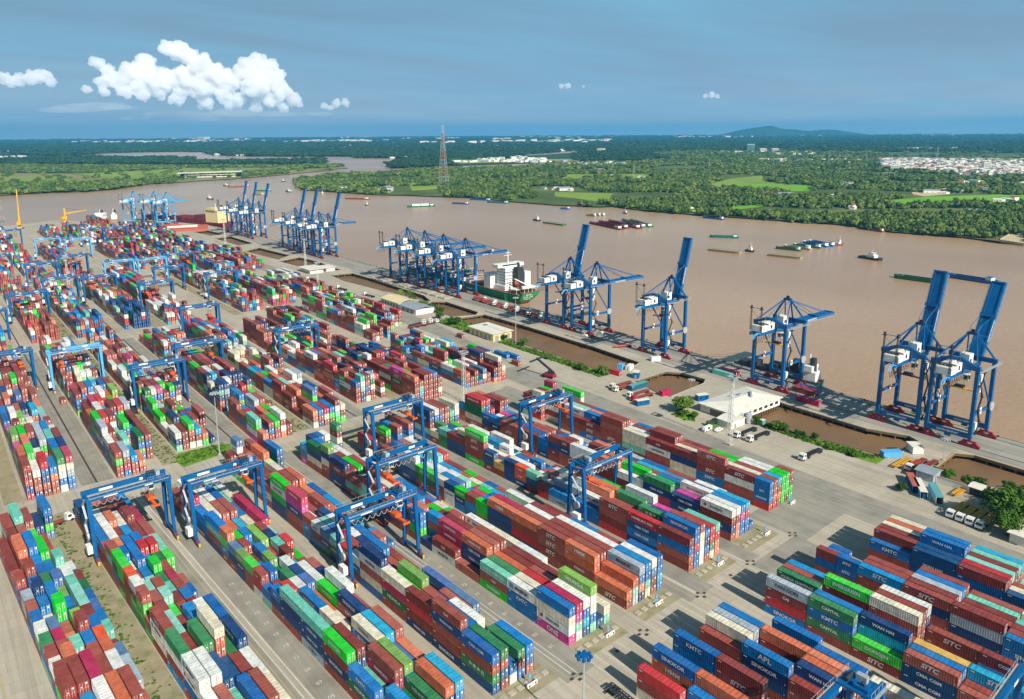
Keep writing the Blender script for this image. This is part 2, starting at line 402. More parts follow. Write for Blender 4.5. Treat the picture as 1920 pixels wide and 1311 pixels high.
for a, b2 in zip(qe, qe[1:]):
    mb.slot(0).bar((a[0], a[1], -1.0), (b2[0], b2[1], -1.0), 0.6, 2.0)
    mb.slot(1).bar((a[0], a[1], 0.16), (b2[0], b2[1], 0.16), 0.4, 0.3)
    k = int(math.dist(a, b2) / 12)
    for t in range(k):
        f = t / k; x = a[0] + (b2[0] - a[0]) * f; y = a[1] + (b2[1] - a[1]) * f
        mb.slot(2).box(x + 0.3, y - 0.5, -3.2, x + 1.0, y + 0.5, -0.2)
        mb.slot(2).tube((x - 0.8, y + 3, 0), (x - 0.8, y + 3, 0.75), 0.28, 0.4)
mb.build('quay_edge', [dark_concrete, concrete, rubber], kind='structure')
# quay deck surfacing, crane rails
tyre_streaks(quay_mat, 0.45); slab_joints(quay_mat, 8, 12)
sheet('quay_deck', [(332.2, -200), (360.1, -200), (360.1, 640), (357.0, 800), (352.1, 939), (345.5, 1080), (338, 1160), (327.5, 1020), (330, 800), (332.2, 640)], 0.004, quay_mat)
mb = MB()
for rx in (338.6, 356.0):
    mb.box(rx - 0.5, -60, 0.008, rx + 0.5, 600, 0.012)
mb.build('crane_rail_slot', dark_asphalt, kind='structure')
mb = MB()
for rx in (338.6, 356.0):
    mb.box(rx - 0.07, -60, 0.012, rx + 0.07, 600, 0.06)
mb.build('crane_rail', steel_dark, kind='structure')
# near-yard lanes -------------------------------------------------------------
def nrect(a0, b0, a1, b1): return [near(a0, b0), near(a1, b0), near(a1, b1), near(a0, b1)]
BL = {'L1': -78.5, 'L2': -55.0, 'L3': -25.5, 'A': 0.0, 'B': 26.4, 'C': 49.6, 'D': 78.1, 'F': 103.1, 'G': 130.6}
k = 0
for nm in ('L3', 'B', 'D', 'F'):
    a = BL[nm]; k += 1
    sheet('lane_asphalt', nrect(a - 6.6, -9, a - 0.2, 170), 0.004 + 0.0002 * k, asphalt)
for nm in ('L2', 'A', 'C', 'G'):
    a = BL[nm]; k += 1
    sheet('lane_asphalt', nrect(a + 16.4, -9, a + 20.6, 170), 0.004 + 0.0002 * k, asphalt)
for i, nm in enumerate(('L1', 'L2', 'L3', 'A', 'B', 'C', 'D', 'F', 'G')):
    a = BL[nm]
    sheet('stack_bed', nrect(a - 0.1, -6, a + 16.4, 168), 0.007, asphalt if nm in 'G' else soil)
sheet('weedy_strip', nrect(BL['L1'] + 16.5, -40, BL['L2'] - 0.3, 172), 0.009, soil)
mb = MB(); my = MB()
def nline(m, a, b0, b1, wd, z=0.011):
    p = [near(a - wd / 2, b0), near(a + wd / 2, b0), near(a + wd / 2, b1), near(a - wd / 2, b1)]
    m.add([(x, y, z) for x, y in p], [(0, 1, 2, 3)])
for nm in ('L3', 'B', 'D', 'F'): nline(mb, BL[nm] - 7.0, -8, 168, 0.25)
for nm in ('L2', 'A', 'C'): nline(mb, BL[nm] + 20.9, -8, 168, 0.22)
for a in (BL['L3'] - 10.2, BL['B'] - 8.6, BL['D'] - 9.5, BL['L1'] - 9, BL['L1'] - 12, BL['L1'] - 15.5): nline(my, a, -60, 168, 0.22)
mb.build('white_lane_line', line_white, kind='structure'); my.build('yellow_lane_line', line_yellow, kind='structure')
mb = MB()
for nm in ('L3', 'B'):
    for i in range(13):
        num = '%02d' % (2 * i + 1)
        vs_, fs = text_geo(num, 1.7, 0.0)
        bpos = 3.6 + i * 6.2 if nm == 'B' else 13 + i * 6.2
        ca, cb = BL[nm] - 3.4, bpos
        q = []
        for x, y, z in vs_:
            q.append((*near(ca - y * 0.9, cb + x), 0.012)) if False else q.append((*near(ca + x, cb + y), 0.012))
        mb.add(q, fs)
mb.build('bay_number_marking', line_white, kind='structure')
# cross road between the near blocks and the corner blocks: covers, parking lines
mb = MB()
for cx_, cy_ in ((113.4, 119.9), (139.0, 121.2), (164.8, 122.3), (190.4, 123.4), (88, 118.8), (216, 124.8)):
    for dx, dy in ((0, 1.2), (1.5, 0), (-1.5, 0.1), (0, -1.2)):
        x, y = cx_ + dx, cy_ + dy
        mb.box(x - 0.55, y - 0.42, 0.012, x + 0.55, y + 0.42, 0.03)
for x, y in ((115.2, 111.7), (128.1, 120.3), (179.9, 123.1), (80, 262), (81, 258)):
    mb.box(x - 0.6, y - 0.5, 0.012, x + 0.6, y + 0.5, 0.03)
mb.build('drain_cover', iron, kind='structure')
mb = MB()
for a in [26.3 + 2.72 * i for i in range(7)] + [49 + 2.72 * i for i in range(7)] + [78.2 + 2.72 * i for i in range(7)]:
    nline(mb, a, -23, -6.5, 0.14)
mb.build('slot_line_marking', line_white, kind='structure')
sheet('asphalt_patch', nrect(96, -24, 122, -10), 0.006, asphalt)
sheet('asphalt_patch', nrect(122, -14, 150, 8), 0.005, asphalt)
# far yard: drains, lanes, verges
mb = MB()
for v in (41.8, 97.0, 152.3): mb.box(v - 0.35, 315, 0.006, v + 0.35, 540, 0.012); mb.box(v - 0.35, 560, 0.006, v + 0.35, 800, 0.012)
mb.build('drain_slot', iron, kind='structure')
for i, (v0, v1) in enumerate(((66, 73.4), (121, 129.6), (176.5, 183.4), (-12, -5), (11.5, 17.5))):
    sheet('weedy_strip', [(v0, 315), (v1, 315), (v1, 535), (v0, 535)], 0.004 + 0.0002 * i, soil)
    if i < 3: sheet('weedy_strip', [(v0, 560), (v1, 560), (v1, 790), (v0, 790)], 0.004 + 0.0002 * i, soil)
sheet('curved_grass', [(72, 308), (92, 312), (98, 318), (90.5, 323.2), (74, 324), (71, 316)], 0.010, grass_m)
for i, (v0, v1) in enumerate(((36.5, 47.8), (91.2, 103.2), (147.3, 158))):
    sheet('lane_asphalt', [(v0, 315), (v1, 315), (v1, 540), (v0, 540)], 0.002 + 0.0002 * i, asphalt)
# the road apron beside the basins
sheet('apron_asphalt', [(243, 60), (262, 60), (262, 330), (280, 450), (281, 700), (268, 1000), (262, 1000), (262, 330), (243, 330)], 0.002, asphalt)
sheet('apron_asphalt', [(274, 135), (289, 150), (289, 190), (274, 190)], 0.005, ground_mat)
# grass verges by the basins
for poly in ([(281, 451), (282.5, 407), (300, 415), (297, 452)], [(283, 377), (283.2, 358), (283.5, 285), (291, 284), (291, 372), (294, 381)], [(290.2, 190), (290, 173), (290, 159), (290.6, 143.7), (291.6, 134.5), (299.5, 134.8), (299.6, 148), (294.6, 173), (295.8, 190)], [(270.5, 223), (269, 214), (272, 210), (280, 217), (280, 226)], [(271.5, 204.5), (270.8, 199.5), (275, 198.6), (277, 203.4)]):
    sheet('grass_verge', poly, 0.016, grass_m, kind='stuff', label='green grass verge between road and tidal basin', cat='grass')
# ------------------------------------------------------------------ containers
PAL = {  # real paint colours
 'r': [(152, 74, 64), (142, 64, 56), (162, 84, 74), (134, 58, 54), (168, 94, 82), (148, 76, 62), (126, 52, 46)],
 'o': [(206, 116, 84), (196, 104, 72), (214, 128, 98)], 'O': [(222, 92, 58)], 'R': [(186, 46, 50), (196, 58, 60)],
 'm': [(176, 40, 82), (168, 44, 76), (186, 66, 92)], 'p': [(206, 72, 150)],
 'b': [(0, 110, 168), (0, 120, 180), (0, 98, 156), (14, 114, 168)], 'n': [(2, 62, 108), (8, 70, 118), (0, 54, 98), (28, 78, 120)],
 'c': [(16, 140, 190), (6, 128, 182), (74, 162, 194)], 's': [(84, 112, 162), (96, 124, 156)],
 'g': [(62, 184, 62), (70, 190, 78), (96, 200, 96)], 'd': [(60, 120, 82), (70, 130, 90), (36, 104, 66)],
 't': [(134, 198, 176), (120, 186, 168), (150, 200, 186)], 'l': [(122, 160, 96), (136, 178, 100)],
 'w': [(226, 226, 218), (232, 230, 222), (218, 220, 214)], 'y': [(218, 210, 186), (224, 216, 192)],
 'G': [(176, 184, 190), (164, 176, 184)], 'Y': [(216, 176, 96)]}
CNAME = {'r': 'brown', 'o': 'salmon orange', 'O': 'bright orange', 'R': 'red', 'm': 'crimson', 'p': 'magenta', 'b': 'blue', 'n': 'dark blue', 'c': 'light blue', 's': 'grey blue',
         'g': 'bright green', 'd': 'dark green', 't': 'mint green', 'l': 'olive green', 'w': 'white', 'y': 'cream', 'G': 'grey', 'Y': 'yellow'}
DIST = 'r' * 44 + 'b' * 11 + 'n' * 9 + 'w' * 10 + 'y' * 4 + 'g' * 7 + 'd' * 3 + 't' * 5 + 'c' * 4 + 'o' * 6 + 'R' * 4 + 'm' * 3 + 's' * 3 + 'G' * 3 + 'l' * 2 + 'p'
DIST2 = 'b' * 26 + 'n' * 18 + 'r' * 26 + 'w' * 8 + 'g' * 5 + 't' * 8 + 'd' * 4 + 'o' * 4 + 'y' * 3 + 's' * 5 + 'R' * 3 + 'c' * 5
TH_ = 2.72; CW = 2.44; CH = 2.68
rc = random.Random(5)
CONT = []      # dict per container
def put(blk, v, u, z, L, col, rz, row, bay, tier, n, txt=None):
    CONT.append(dict(b=blk, v=v, u=u, z=z, L=L, c=col, rz=rz, row=row, bay=bay, tier=tier, n=n, t=txt))
LOGO = {'r': ['SITC', 'SITC', 'COSCO', 'CAI', '', '', '', '', ''], 'b': ['SINOKOR', 'KMTC', 'SITC', 'CMA CGM', '', ''], 'n': ['WAN HAI', 'CMA CGM', 'SINOKOR', '', ''], 'c': ['SITC', ''],
        'w': ['Interasia', 'YANG MING', 'MAERSK', '', ''], 'g': ['EVERGREEN', 'DONGJIN', ''], 'd': ['HEUNG-A', '', ''], 'm': ['NAMSUNG', ''], 'p': ['ONE'], 'o': ['HMM', '', ''], 't': ['', 'CHINA SHIPPING', ''], 'R': ['HAMBURG SÜD', ''],
        'y': [''], 's': [''], 'G': ['MAERSK', 'COSCO', ''], 'l': ['HEUNG-A', ''], 'Y': [''], 'O': ['K LINE']}
SPECIAL = {}
def S(key, **k): SPECIAL[key] = k
# writing on the containers that show it: (block, bay, row, tier from the top)
for key, tx in {('A', 0, 0, 0): 'CMA CGM', ('A', 0, 0, 2): '中 国 海 运', ('B', 0, 0, 3): 'ONE', ('B', 0, 3, 0): 'HEUNG-A', ('B', 1, 0, 0): 'MAERSK', ('B', 1, 2, 0): 'HAMBURG SÜD', ('B', 1, 2, 1): 'COSCO',
                ('B', 2, 0, 2): 'DONGJIN', ('B', 2, 1, 0): '中 国 海 运', ('B', 3, 1, 0): 'NAMSUNG', ('B', 3, 1, 1): 'CMA CGM', ('B', 4, 0, 1): 'MAERSK', ('B', 4, 1, 0): 'NAMSUNG',
                ('C', 0, 0, 1): 'SITC', ('C', 0, 4, 0): 'Interasia', ('C', 0, 2, 0): 'MAERSK', ('C', 1, 3, 1): 'Interasia', ('D', 1, 0, 0): 'HAMBURG SÜD', ('D', 1, 0, 1): 'CMA CGM', ('D', 2, 0, 0): 'SITC',
                ('D', 1, 2, 0): '中 国 海 运', ('F', 0, 0, 0): 'Interasia', ('F', 1, 0, 0): 'CMA CGM', ('F', 1, 2, 0): 'YANG MING', ('G', 0, 0, 1): 'BCL', ('G', 7, 0, 0): 'SITC', ('G', 7, 0, 1): 'SITC', ('G', 7, 0, 2): 'SITC',
                ('G', 7, 1, 0): 'SIPG', ('G', 4, 0, 1): 'YANG MING', ('G', 5, 1, 0): 'COSCO', ('H0', 0, 5, 0): 'KMTC', ('H0', 0, 2, 1): 'HMM', ('H1', 1, 0, 0): 'APL', ('H1', 1, 0, 1): 'SINOKOR', ('H1', 2, 1, 0): 'WAN HAI',
                ('H1', 2, 1, 1): 'SINOKOR', ('H2', 0, 0, 0): 'PAN CON', ('H2', 0, 0, 3): 'SINOKOR', ('H2', 0, 2, 0): 'CHINA SHIPPING', ('H2', 1, 0, 0): 'CAPITAL', ('H2', 1, 0, 2): 'CAPITAL', ('H2', 1, 3, 0): 'EVERGREEN',
                ('H2', 2, 0, 0): 'DONGJIN', ('H2', 2, 1, 0): 'WAN HAI', ('H2', 3, 5, 0): 'SITC', ('H2', 3, 0, 1): 'CMA CGM', ('H2', 3, 0, 2): 'CMA CGM', ('H2', 4, 2, 0): 'SITC', ('H2', 4, 2, 1): 'KMTC', ('H3', 1, 0, 0): 'SITC',
                ('H4', 1, 0, 1): 'WAN HAI', ('H4', 1, 0, 2): 'WAN HAI', ('H4', 1, 2, 0): 'WAN HAI', ('H4', 2, 1, 0): 'SITC', ('H4', 1, 4, 0): 'WAN HAI', ('L3', 1, 0, 0): 'KMTC', ('L3', 1, 0, 1): 'HEUNG-A',
                ('L3', 2, 0, 0): 'DONGJIN', ('L3', 2, 0, 2): 'SINOKOR', ('L3', 1, 2, 1): 'NAMSUNG', ('L3', 3, 4, 1): 'KMTC', ('L3', 2, 3, 0): 'COSCO', ('L3', 3, 0, 3): 'COSCO', ('L3', 2, 3, 1): 'SINOKOR', ('L3', 4, 2, 0): 'SINOKOR',
                ('A', 4, 0, 1): 'MAERSK', ('A', 3, 0, 2): 'HEUNG-A', ('A', 1, 0, 1): 'WAN HAI'}.items(): SPECIAL[key] = tx
def column(blk, v, u, L, s, rz, row, bay):
    n = len(s)
    for t, ch in enumerate(s):
        col = PAL[ch][rc.randrange(len(PAL[ch]))]
        tx = SPECIAL.get((blk, bay, row, t))
        if tx is None: tx = rc.choice(LOGO[ch]) if rc.random() < 0.7 else ''
        put(blk, v, u, (n - 1 - t) * TH_, L, (ch, col), rz, row, bay, t, n, tx)
def rnd_stack(r, dist, hmin, hmax): return ''.join(r.choice(dist) for _ in range(r.randint(hmin, hmax)))
def near_block(blk, a, b0, bays, total, dist=DIST, hmin=2, hmax=5, p20=0.4, rows=6, gapp=0.05):
    """bays: [(length, [six strings front row first, top container first])] from the near end; the rest is filled in"""
    b = b0; r = random.Random(hash_(blk)); i = 0
    while b < b0 + total - 5:
        if i >= len(bays) or b + bays[i][0] * 0.3 > b0 + total + 2:
            if b + 12.2 > b0 + total and i >= len(bays): p20 = 1.0
            elif i < len(bays): break
        if i < len(bays): L, cols = bays[i]
        else:
            L = 20 if r.random() < p20 else 40; base = r.uniform(hmin, hmax)
            cols = [rnd_stack(r, dist, *(lambda q: (q, q))(max(1, min(5, int(round(base + r.gauss(0, 0.9))))))) if r.random() > gapp else '' for _ in range(rows)]
        Lm = 12.19 if L == 40 else 6.06
        for row, s in enumerate(cols):
            if s:
                x, y = near(a + 1.22 + 2.72 * row, b + Lm / 2)
                column(blk, x, y, L, s, TH, row, i)
        b += 12.35 if L == 40 else 6.22; i += 1
def hash_(s): return sum((i + 1) * ord(c) for i, c in enumerate(s))
def far_block(blk, v, u0, u1, rows=6, dist=DIST, hmin=2, hmax=5, p20=0.45, gap=0.06, run=4):
    r = random.Random(hash_(blk)); u = u0; i = 0; base = r.uniform(3, 4.5)
    while u + 6 < u1:
        if i % run == 0: base = r.uniform(hmin, hmax); L = 20 if r.random() < p20 else 40; fav = r.choice(dist); same = r.random() < 0.3 and fav in 'rwryn'
        Lm = 12.19 if L == 40 else 6.06
        if u + Lm > u1: break
        for row in range(rows):
            if r.random() < gap: continue
            n = max(1, min(5, int(round(base + r.gauss(0, 0.8)))))
            s = ''.join(fav if same and r.random() < 0.6 else r.choice(dist) for _ in range(n))
            column(blk, v + 1.22 + 2.72 * row, u + Lm / 2, L, s, 0.0, row, i)
        u += Lm + 0.16 + (0.5 if r.random() < 0.1 else 0); i += 1
near_block('A', BL['A'], 0.0, [
 (40, ['brdn', 'drnr', 'bw', 'drb', 'bbr', '']), (40, ['rnrrn', 'bbrr', 'wobr', 'or', 'o', '']), (40, ['rRrn', 'rtr', 'rdr', 'nn', 'rr', 'sn']),
 (40, ['ymdr', 'gnb', 'lrrn', 'rr', '', 'sn']), (40, ['nwryb', 'wyb', 'rr', 'rn', 'rg', '']), (20, ['wbr', 'ccb', 'nrr', 'bbn', 'rw', '']), (20, ['Rrn', 'rmn', 'nbr', 'bbn', 'rgr', 'bn']),
 (20, ['tdn', 'Rrb', 'wbr', 'rr', 'bb', 'cb']), (20, ['snd', 'bnr', 'rrw', 'wc', 'bn', '']), (20, ['wrb', 'trr', 'wrr', 'tt', 'wb', 'cr']), (20, ['rcb', 'rb', 'nbr', 'sb', 'or', '']),
 (40, ['mpnrr', 'wr', 'rr', 'rrd', 'or', 'cb']), (40, ['gwgnn', 'rrr', 'rr', 'rd', 'oo', 'bb']), (40, ['rwr', 'rrw', 'rrb', 'rrr', 'oor', '']), (40, ['nyr', 'rbr', 'rR', 'yrr', 'rr', ''])], 168)
near_block('B', BL['B'], 0.6, [
 (40, ['bywp', 'mptw', 'wbcn', 'lwwbt', 'n', 'yt']), (40, ['wbb', 'ynn', 'RGr', 'rrr', 'roo', '']), (40, ['trg', 'dRr', 'ogt', 'rrr', 'rmr', 'wtt']), (40, ['r', 'onnn', 'rrrr', 'rrrr', 'g', 'yRr']),
 (40, ['rw', 'mmRr', 'rnRr', 'orb', 'rd', 'wwr']), (20, ['n', 'crnd', 'rb', 'bn', 'rrr', 'rr']), (20, ['bbgr', 'nrd', 'br', 'or', 'rb', 'gr']), (20, ['rr', 'obr', 'orr', 'nn', 'gr', 'yr']),
 (20, ['bbr', 'bbn', 'rrr', 'cnn', 'mm', 'sb']), (20, ['rrn', 'wcn', 'bbn', 'bbn', 'on', 'nn']), (40, ['rttr', 'rwr', 'ybr', 'Rrr', 'tn', 'br']), (40, ['rtr', 'rr', 'ww', 'rgr', 'wt', '']),
 (40, ['nrnn', 'rrr', 'gcn', 'rgw', 'or', 'wd']), (20, ['lnyrr', 'ss', 'rrr', 'rn', 'ww', 'r']), (40, ['dnyr', 'btgg', 'rr', 'ww', 'wb', 'r'])], 158)
near_block('C', BL['C'], 0.8, [
 (40, ['or', 'otG', 'Gbon', 'cbty', 'wsrr', 'bbcc']), (40, ['oorr', 'rrdn', 'rmbb', 'wwRR', 'rrb', 'rnb']), (40, ['rrrr', 'rrgb', 'rrrn', 'wRrm', 'rrd', 'bwr']), (40, ['orRn', 'rrtt', 'wrdn', 'rrrr', 'bbb', 'rrr']),
 (40, ['onnn', 'mRrb', 'gbb', 'wodr', 'bbb', 'bb']), (20, ['ggr', 'bbn', 'bgn', 'rR', 'br', 'wr']), (20, ['rcb', 'mmr', 'gbb', 'sb', 'cb', 'rn']), (20, ['gnb', 'rn', 'bb', 'rw', 'tr', 'bb']),
 (20, ['nww', 'snn', 'trr', 'gd', 'yb', 'rr']), (20, ['yrr', 'bbr', 'wcc', 'tr', 'rr', 'gn']), (40, ['gdr', 'wgg', 'rr', 'ww', 'cr', 'rr']), (40, ['wwsb', 'wr', 'ccr', 'yw', 'ttr', 'Rmr']), (40, ['rrr', 'nnb', 'bbb', 'rtd', 'wyr', 'or'])], 150, DIST)
near_block('D', BL['D'], 0.5, [
 (40, ['rbrr', 'bbRbb', 'rywww', 'bnbr', 'RRdy', 'tRoo']), (40, ['Rnbn', 'rrr', 'dbnr', 'snn', 'nnb', 'pnr']), (40, ['rrrR', 'wrr', 'rrr', 'dnmr', 'snr', 'wrrb']), (40, ['bb', 'wrr', 'orrt', 'orcb', 'wyr', 'gnb']),
 (40, ['cG', 'Grn', 'wrrw', 'rrrw', 'orr', 'brr']), (20, ['rR', 'ww', 'rrn', 'wrb', 'gn', 'bb']), (20, ['tnr', 'yb', 'wr', 'rr', 'bn', 'rR']), (20, ['OOn', 'wmr', 'rb', 'bbb', 'nn', 'b']), (20, ['nnn', 'wmr', 'bbb', 'rrr', 'tt', 'b']),
 (20, ['Yr', 'bb', 'rw', 'wb', 'tt', 'rr']), (20, ['nnr', 'rR', 'ww', 'wwb', 'nr', 'wr']), (40, ['grrrg', 'wyr', 'yr', 'crr', 'nr', 'wwr']), (40, ['rnn', 'dn', 'yrr', 'mRr', 'wtr', 'tr']), (20, ['tdd', 'rr', 'bb', 'ww', 'rR', 'r']), (20, ['yr', 'ddr', 'bn', 'nn', 'gr', 'r'])], 154)
near_block('F', BL['F'], 2.0, [
 (40, ['wrnr', 'wroo', 'cpbb', 'cRbb', 'b', '']), (40, ['nnr', 'prr', 'wrrr', 'bnr', 'nnr', 'wrr']), (40, ['dnmr', 'nbr', 'gcn', 'bnn', 'srr', 'rrr']), (40, ['wrr', 'grnn', 'wrg', 'rrr', 'cbb', 'bbr']),
 (40, ['orrc', 'wro', 'rrr', 'orr', 'bb', 'Grr']), (40, ['wwrw', 'rrr', 'rr', 'bb', 'rrw', 'orr']), (20, ['rnrr', 'rgrr', 'wcbr', 'bwb', 'rr', 'w']), (20, ['rnrr', 'cwb', 'rgr', 'bb', 'mr', 'r']),
 (20, ['bbn', 'wr', 'tt', 'rr', 'cb', 'bn']), (40, ['rrr', 'brn', 'rrr', 'rcb', 'br', 'rr']), (40, ['rrr', 'rrb', 'bbr', 'wr', 'rr', 'r']), (20, ['bnr', 'wwr', 'sb', 'tt', 'rr', 'yw']), (20, ['bnr', 'wb', 'nr', 'rr', 'pr', 'cb'])], 149)
near_block('G', BL['G'], 4.6, [
 (20, ['bbbR', 'rroR', 'cror', 'gggg', 'gggr', 'rrgg']), (40, ['rwrr', 'yrrr', 'rrrr', 'wrrr', 'wrrr', 'wrr']), (40, ['rrrbb', 'wrrr', 'grrr', 'grrr', 'grr', '']), (40, ['rnyy', 'yrrn', 'rrrr', 'rrrr', 'brr', 'bb']),
 (40, ['rwrr', 'rrrrr', 'rrrrr', 'rrrr', 'rrr', '']), (40, ['yytr', 'wwtr', 'rrrr', 'brrr', 'brr', '']), (40, ['rrrrb', 'rrrrb', 'wrrr', 'orrr', 'rrr', '']), (40, ['rrb', 'brrb', 'orrr', 'brrr', 'brr', 'rrr']), (40, ['rrr', 'wttr', 'ttrr', 'rrrr', 'crr', 'rrr'])], 129, DIST, 3, 4.6, 0.2)
near_block('L3', BL['L3'], -1.4, [
 (40, ['rn', 'cbr', 'dr', 'drr', 'onnb', 'cboo']), (40, ['bdr', 'tb', 'rmrr', 'lbor', 'sbr', 'orr']), (40, ['grnr', 'rnrr', 'wr', 'ybnr', 'ctbr', 'rRrn']), (40, ['tnnG', 'bn', 'ybr', 'yr', 'nrbr', 'rrn']), (40, ['tnnr', 'Rr', 'bnr', 'or', 'gdr', 'wmyr']),
 (20, ['bnr', 'Rnn', 'wwr', 'ssb', 'wgb', 'nnr']), (20, ['bt', 'rr', 'ddr', 'nbw', 'wwg', 'rrr']), (20, ['rRw', 'bbb', 'dd', 'wbn', 'cb', 'rr']), (20, ['grr', 'br', 'lgd', 'nn', 'rnn', 'gd']), (20, ['lnn', 'rg', 'bbb', 'Rr', 'tdb', 'Rnn']), (20, ['snr', 'rwt', 'bg', 'lgb', 'nbb', 'sb']), (20, ['ogcr', 'grr', 'bnb', 'lgn', 'rbr', 'tr']),
 (40, ['btrn', 'rr', 'ob', 'cb', 'yr', 'mwr']), (40, ['bbn', 'ybr', 'rrr', 'rnb', 'cc', 'mwr']), (40, ['mwrc', 'wwr', 'wrb', 'bnr', 'tt', 'yr']), (40, ['rr', 'wwr', 'wgr', 'rr', 'tw', 'ww'])], 154, DIST2)
near_block('L2', BL['L2'], 12.6, [
 (40, ['rn', 'rr', 'tb', 'gr', 'nb', 'wb']), (40, ['wnb', 'rrn', 'tr', 'brr', 'rnr', 'yt']), (40, ['wwbr', 'wyrr', 'nyr', 'nn', 'rr', 'wt']), (40, ['dwrc', 'rrr', 'drry', 'yorrr', 'dr', 'ndr']), (40, ['rwyr', 'trr', 'rb', 'crr', 'wwr', 'bsr']), (20, ['rg', 'rsb', 'gr', 'rr', 'rR', 'r']), (20, ['rggd', 'rrc', 'tbn', 'rr', 'bs', '']),
 (20, ['wrgd', 'trd', 'rdd', 'tn', 'rr', 'b']), (20, ['Orrr', 'wb', 'tb', 'dd', 'mr', 'r']), (20, ['ggrg', 'rr', 'bb', 'gdd', 'rr', '']), (20, ['gdbr', 'wr', 'bbb', 'bn', 'dg', 'gg']), (20, ['rtrr', 'bbr', 'bbn', 'Rbr', 'Rgg', 'tr']), (20, ['rrr', 'orr', 'bnb', 'bbn', 'cn', 'tt']),
 (40, ['brr', 'wbb', 'rr', 'cn', 'rR', 'rm']), (40, ['cOr', 'wwb', 'orr', 'wr', 'rrr', 'mr']), (40, ['nnr', 'ww', 'oo', 'rr', 'rb', 'cb']), (40, ['bnr', 'gn', 'obr', 'nnb', 'rr', 'rr']), (40, ['bbr', 'grr', 'orr', 'tr', 'rr', ''])], 155, DIST2)
near_block('L1', BL['L1'], 30.0, [
 (40, ['rm', 'cb', 'oorr', 'rr', 'tt', 'rr']), (40, ['Rwg', 'cbr', 'wyrr', 'oORr', 'rrrr', 'r']), (40, ['rrgr', 'rrrr', 'mrrr', 'rrr', 'wwm', 'Gt']), (20, ['wrb', 'orrb', 'bb', 'rrr', 'orr', 'sn']), (20, ['rbt', 'rrr', 'tcb', 'bbb', 'Orr', 'r']), (20, ['dbt', 'mrr', 'on', 'rrgd', 'brr', 'tr']), (20, ['wtr', 'sbr', 'rr', 'lnb', 'rgg', 'bc']),
 (20, ['bbr', 'yr', 'ggbr', 'nr', 'trg', 'sd']), (20, ['rnb', 'bbn', 'bgr', 'bn', 'twr', 'bb']), (20, ['Gwr', 'nbbb', 'bbn', 'lr', 'tbb', 'dd']), (20, ['rr', 'bsb', 'dbr', 'ssb', 'wob', 'rb']), (20, ['rbb', 'rrbw', 'bcb', 'bb', 'yb', 'b']), (20, ['rr', 'rbr', 'cbr', 'bs', 'ttw', 'w']), (40, ['rr', 'orrr', 'bbOr', 'ggr', 'r', '']), (40, ['rr', 'rrr', 'rbb', 'gr', 'r', ''])], 141, DIST2)
# corner blocks beyond the cross road (far end first, running back towards the camera)
def corner_block(blk, a, bfar, bays):
    b = bfar
    for i, (L, cols) in enumerate(bays):
        Lm = 12.19 if L == 40 else 6.06; b -= Lm
        for row, s in enumerate(cols):
            if s:
                x, y = near(a + 1.22 + 2.72 * row, b + Lm / 2)
                column(blk, x, y, L, s, TH, row, i)
        b -= 0.16
corner_block('H0', 25.6, -22.9, [(40, ['Rry', '', 'borr', 'orr', '', 'bbnr']), (40, ['', 'bnr', 'orrr', 'rb', 'bG', 'rrrr']), (40, ['', '', 'rr', 'cb', 'wb', 'bb']), (40, ['', 'rr', 'rn', 'wb', 'rr', 'rr']), (40, ['rr', 'rr', 'rn', 'wb', 'rr', 'rr'])])
corner_block('H1', 48.5, -24.0, [(40, ['rrb', 'ynrr', 'Gsnb', 'bbrr', '', '']), (40, ['bnnr', 'rr', 'rr', 'orrr', 'rr', 'bnrr']), (40, ['rrr', 'nbrr', 'orrr', 'orrr', 'bnrr', 'bn']), (40, ['rb', 'ybn', 'cb', 'rr', 'rn', 'ybn']), (40, ['wr', 'br', 'cb', 'rrn', 'rn', 'ybn'])])
corner_block('H2', 78.0, -25.3, [(40, ['GrRb', '', 'drrr', 'rrrr', 'crrr', 'rrr']), (40, ['dbdr', 'brrr', '', 'grrrr', 'rr', 'rrr']), (40, ['gr', 'ncrr', 'rrr', 'yrrrr', 'rrrrr', 'wnnnn']), (40, ['rnn', 'bnn', 'Yrr', '', '', 'rrr']), (40, ['rn', 'rr', 'cby', 'br', 'nn', 'rrr']), (40, ['rn', 'rr', 'cby', 'br', 'nn', 'rrr'])])
corner_block('H3', 102.6, -27.0, [(20, ['rbrr', 'bbb', 'brb', 'bbb', '', '']), (20, ['bbrr', '', 'rr', 'rr', '', '']), (40, ['crrr', 'rrrr', 'rrrr', '', '', '']), (40, ['rnrr', 'rrrr', 'Grrr', 'brrr', 'rrrr', '']), (40, ['rGnr', 'ry', 'ryy', 'rrr', 'tbn', 'rrr']), (40, ['bbr', 'ryr', 'rrr', 'trr', 'rr', 'wrr'])])
corner_block('H4', 123.6, -33.5, [(40, ['brd', 'rrrr', 'rrrr', 'yrrr', 'orrr', 'yrrr']), (40, ['nnnn', 'nnnn', 'bnnnn', 'bnnnn', 'nnn', 'nnn']), (40, ['rbrr', 'Rbrr', 'trrr', 'rrrr', 'trrr', 'crrr']), (40, ['nbr', 'yrr', 'rrr', 'rr', 'wr', 'tr']), (40, ['nbr', 'yrr', 'rrr', 'rr', 'wr', 'tr'])])
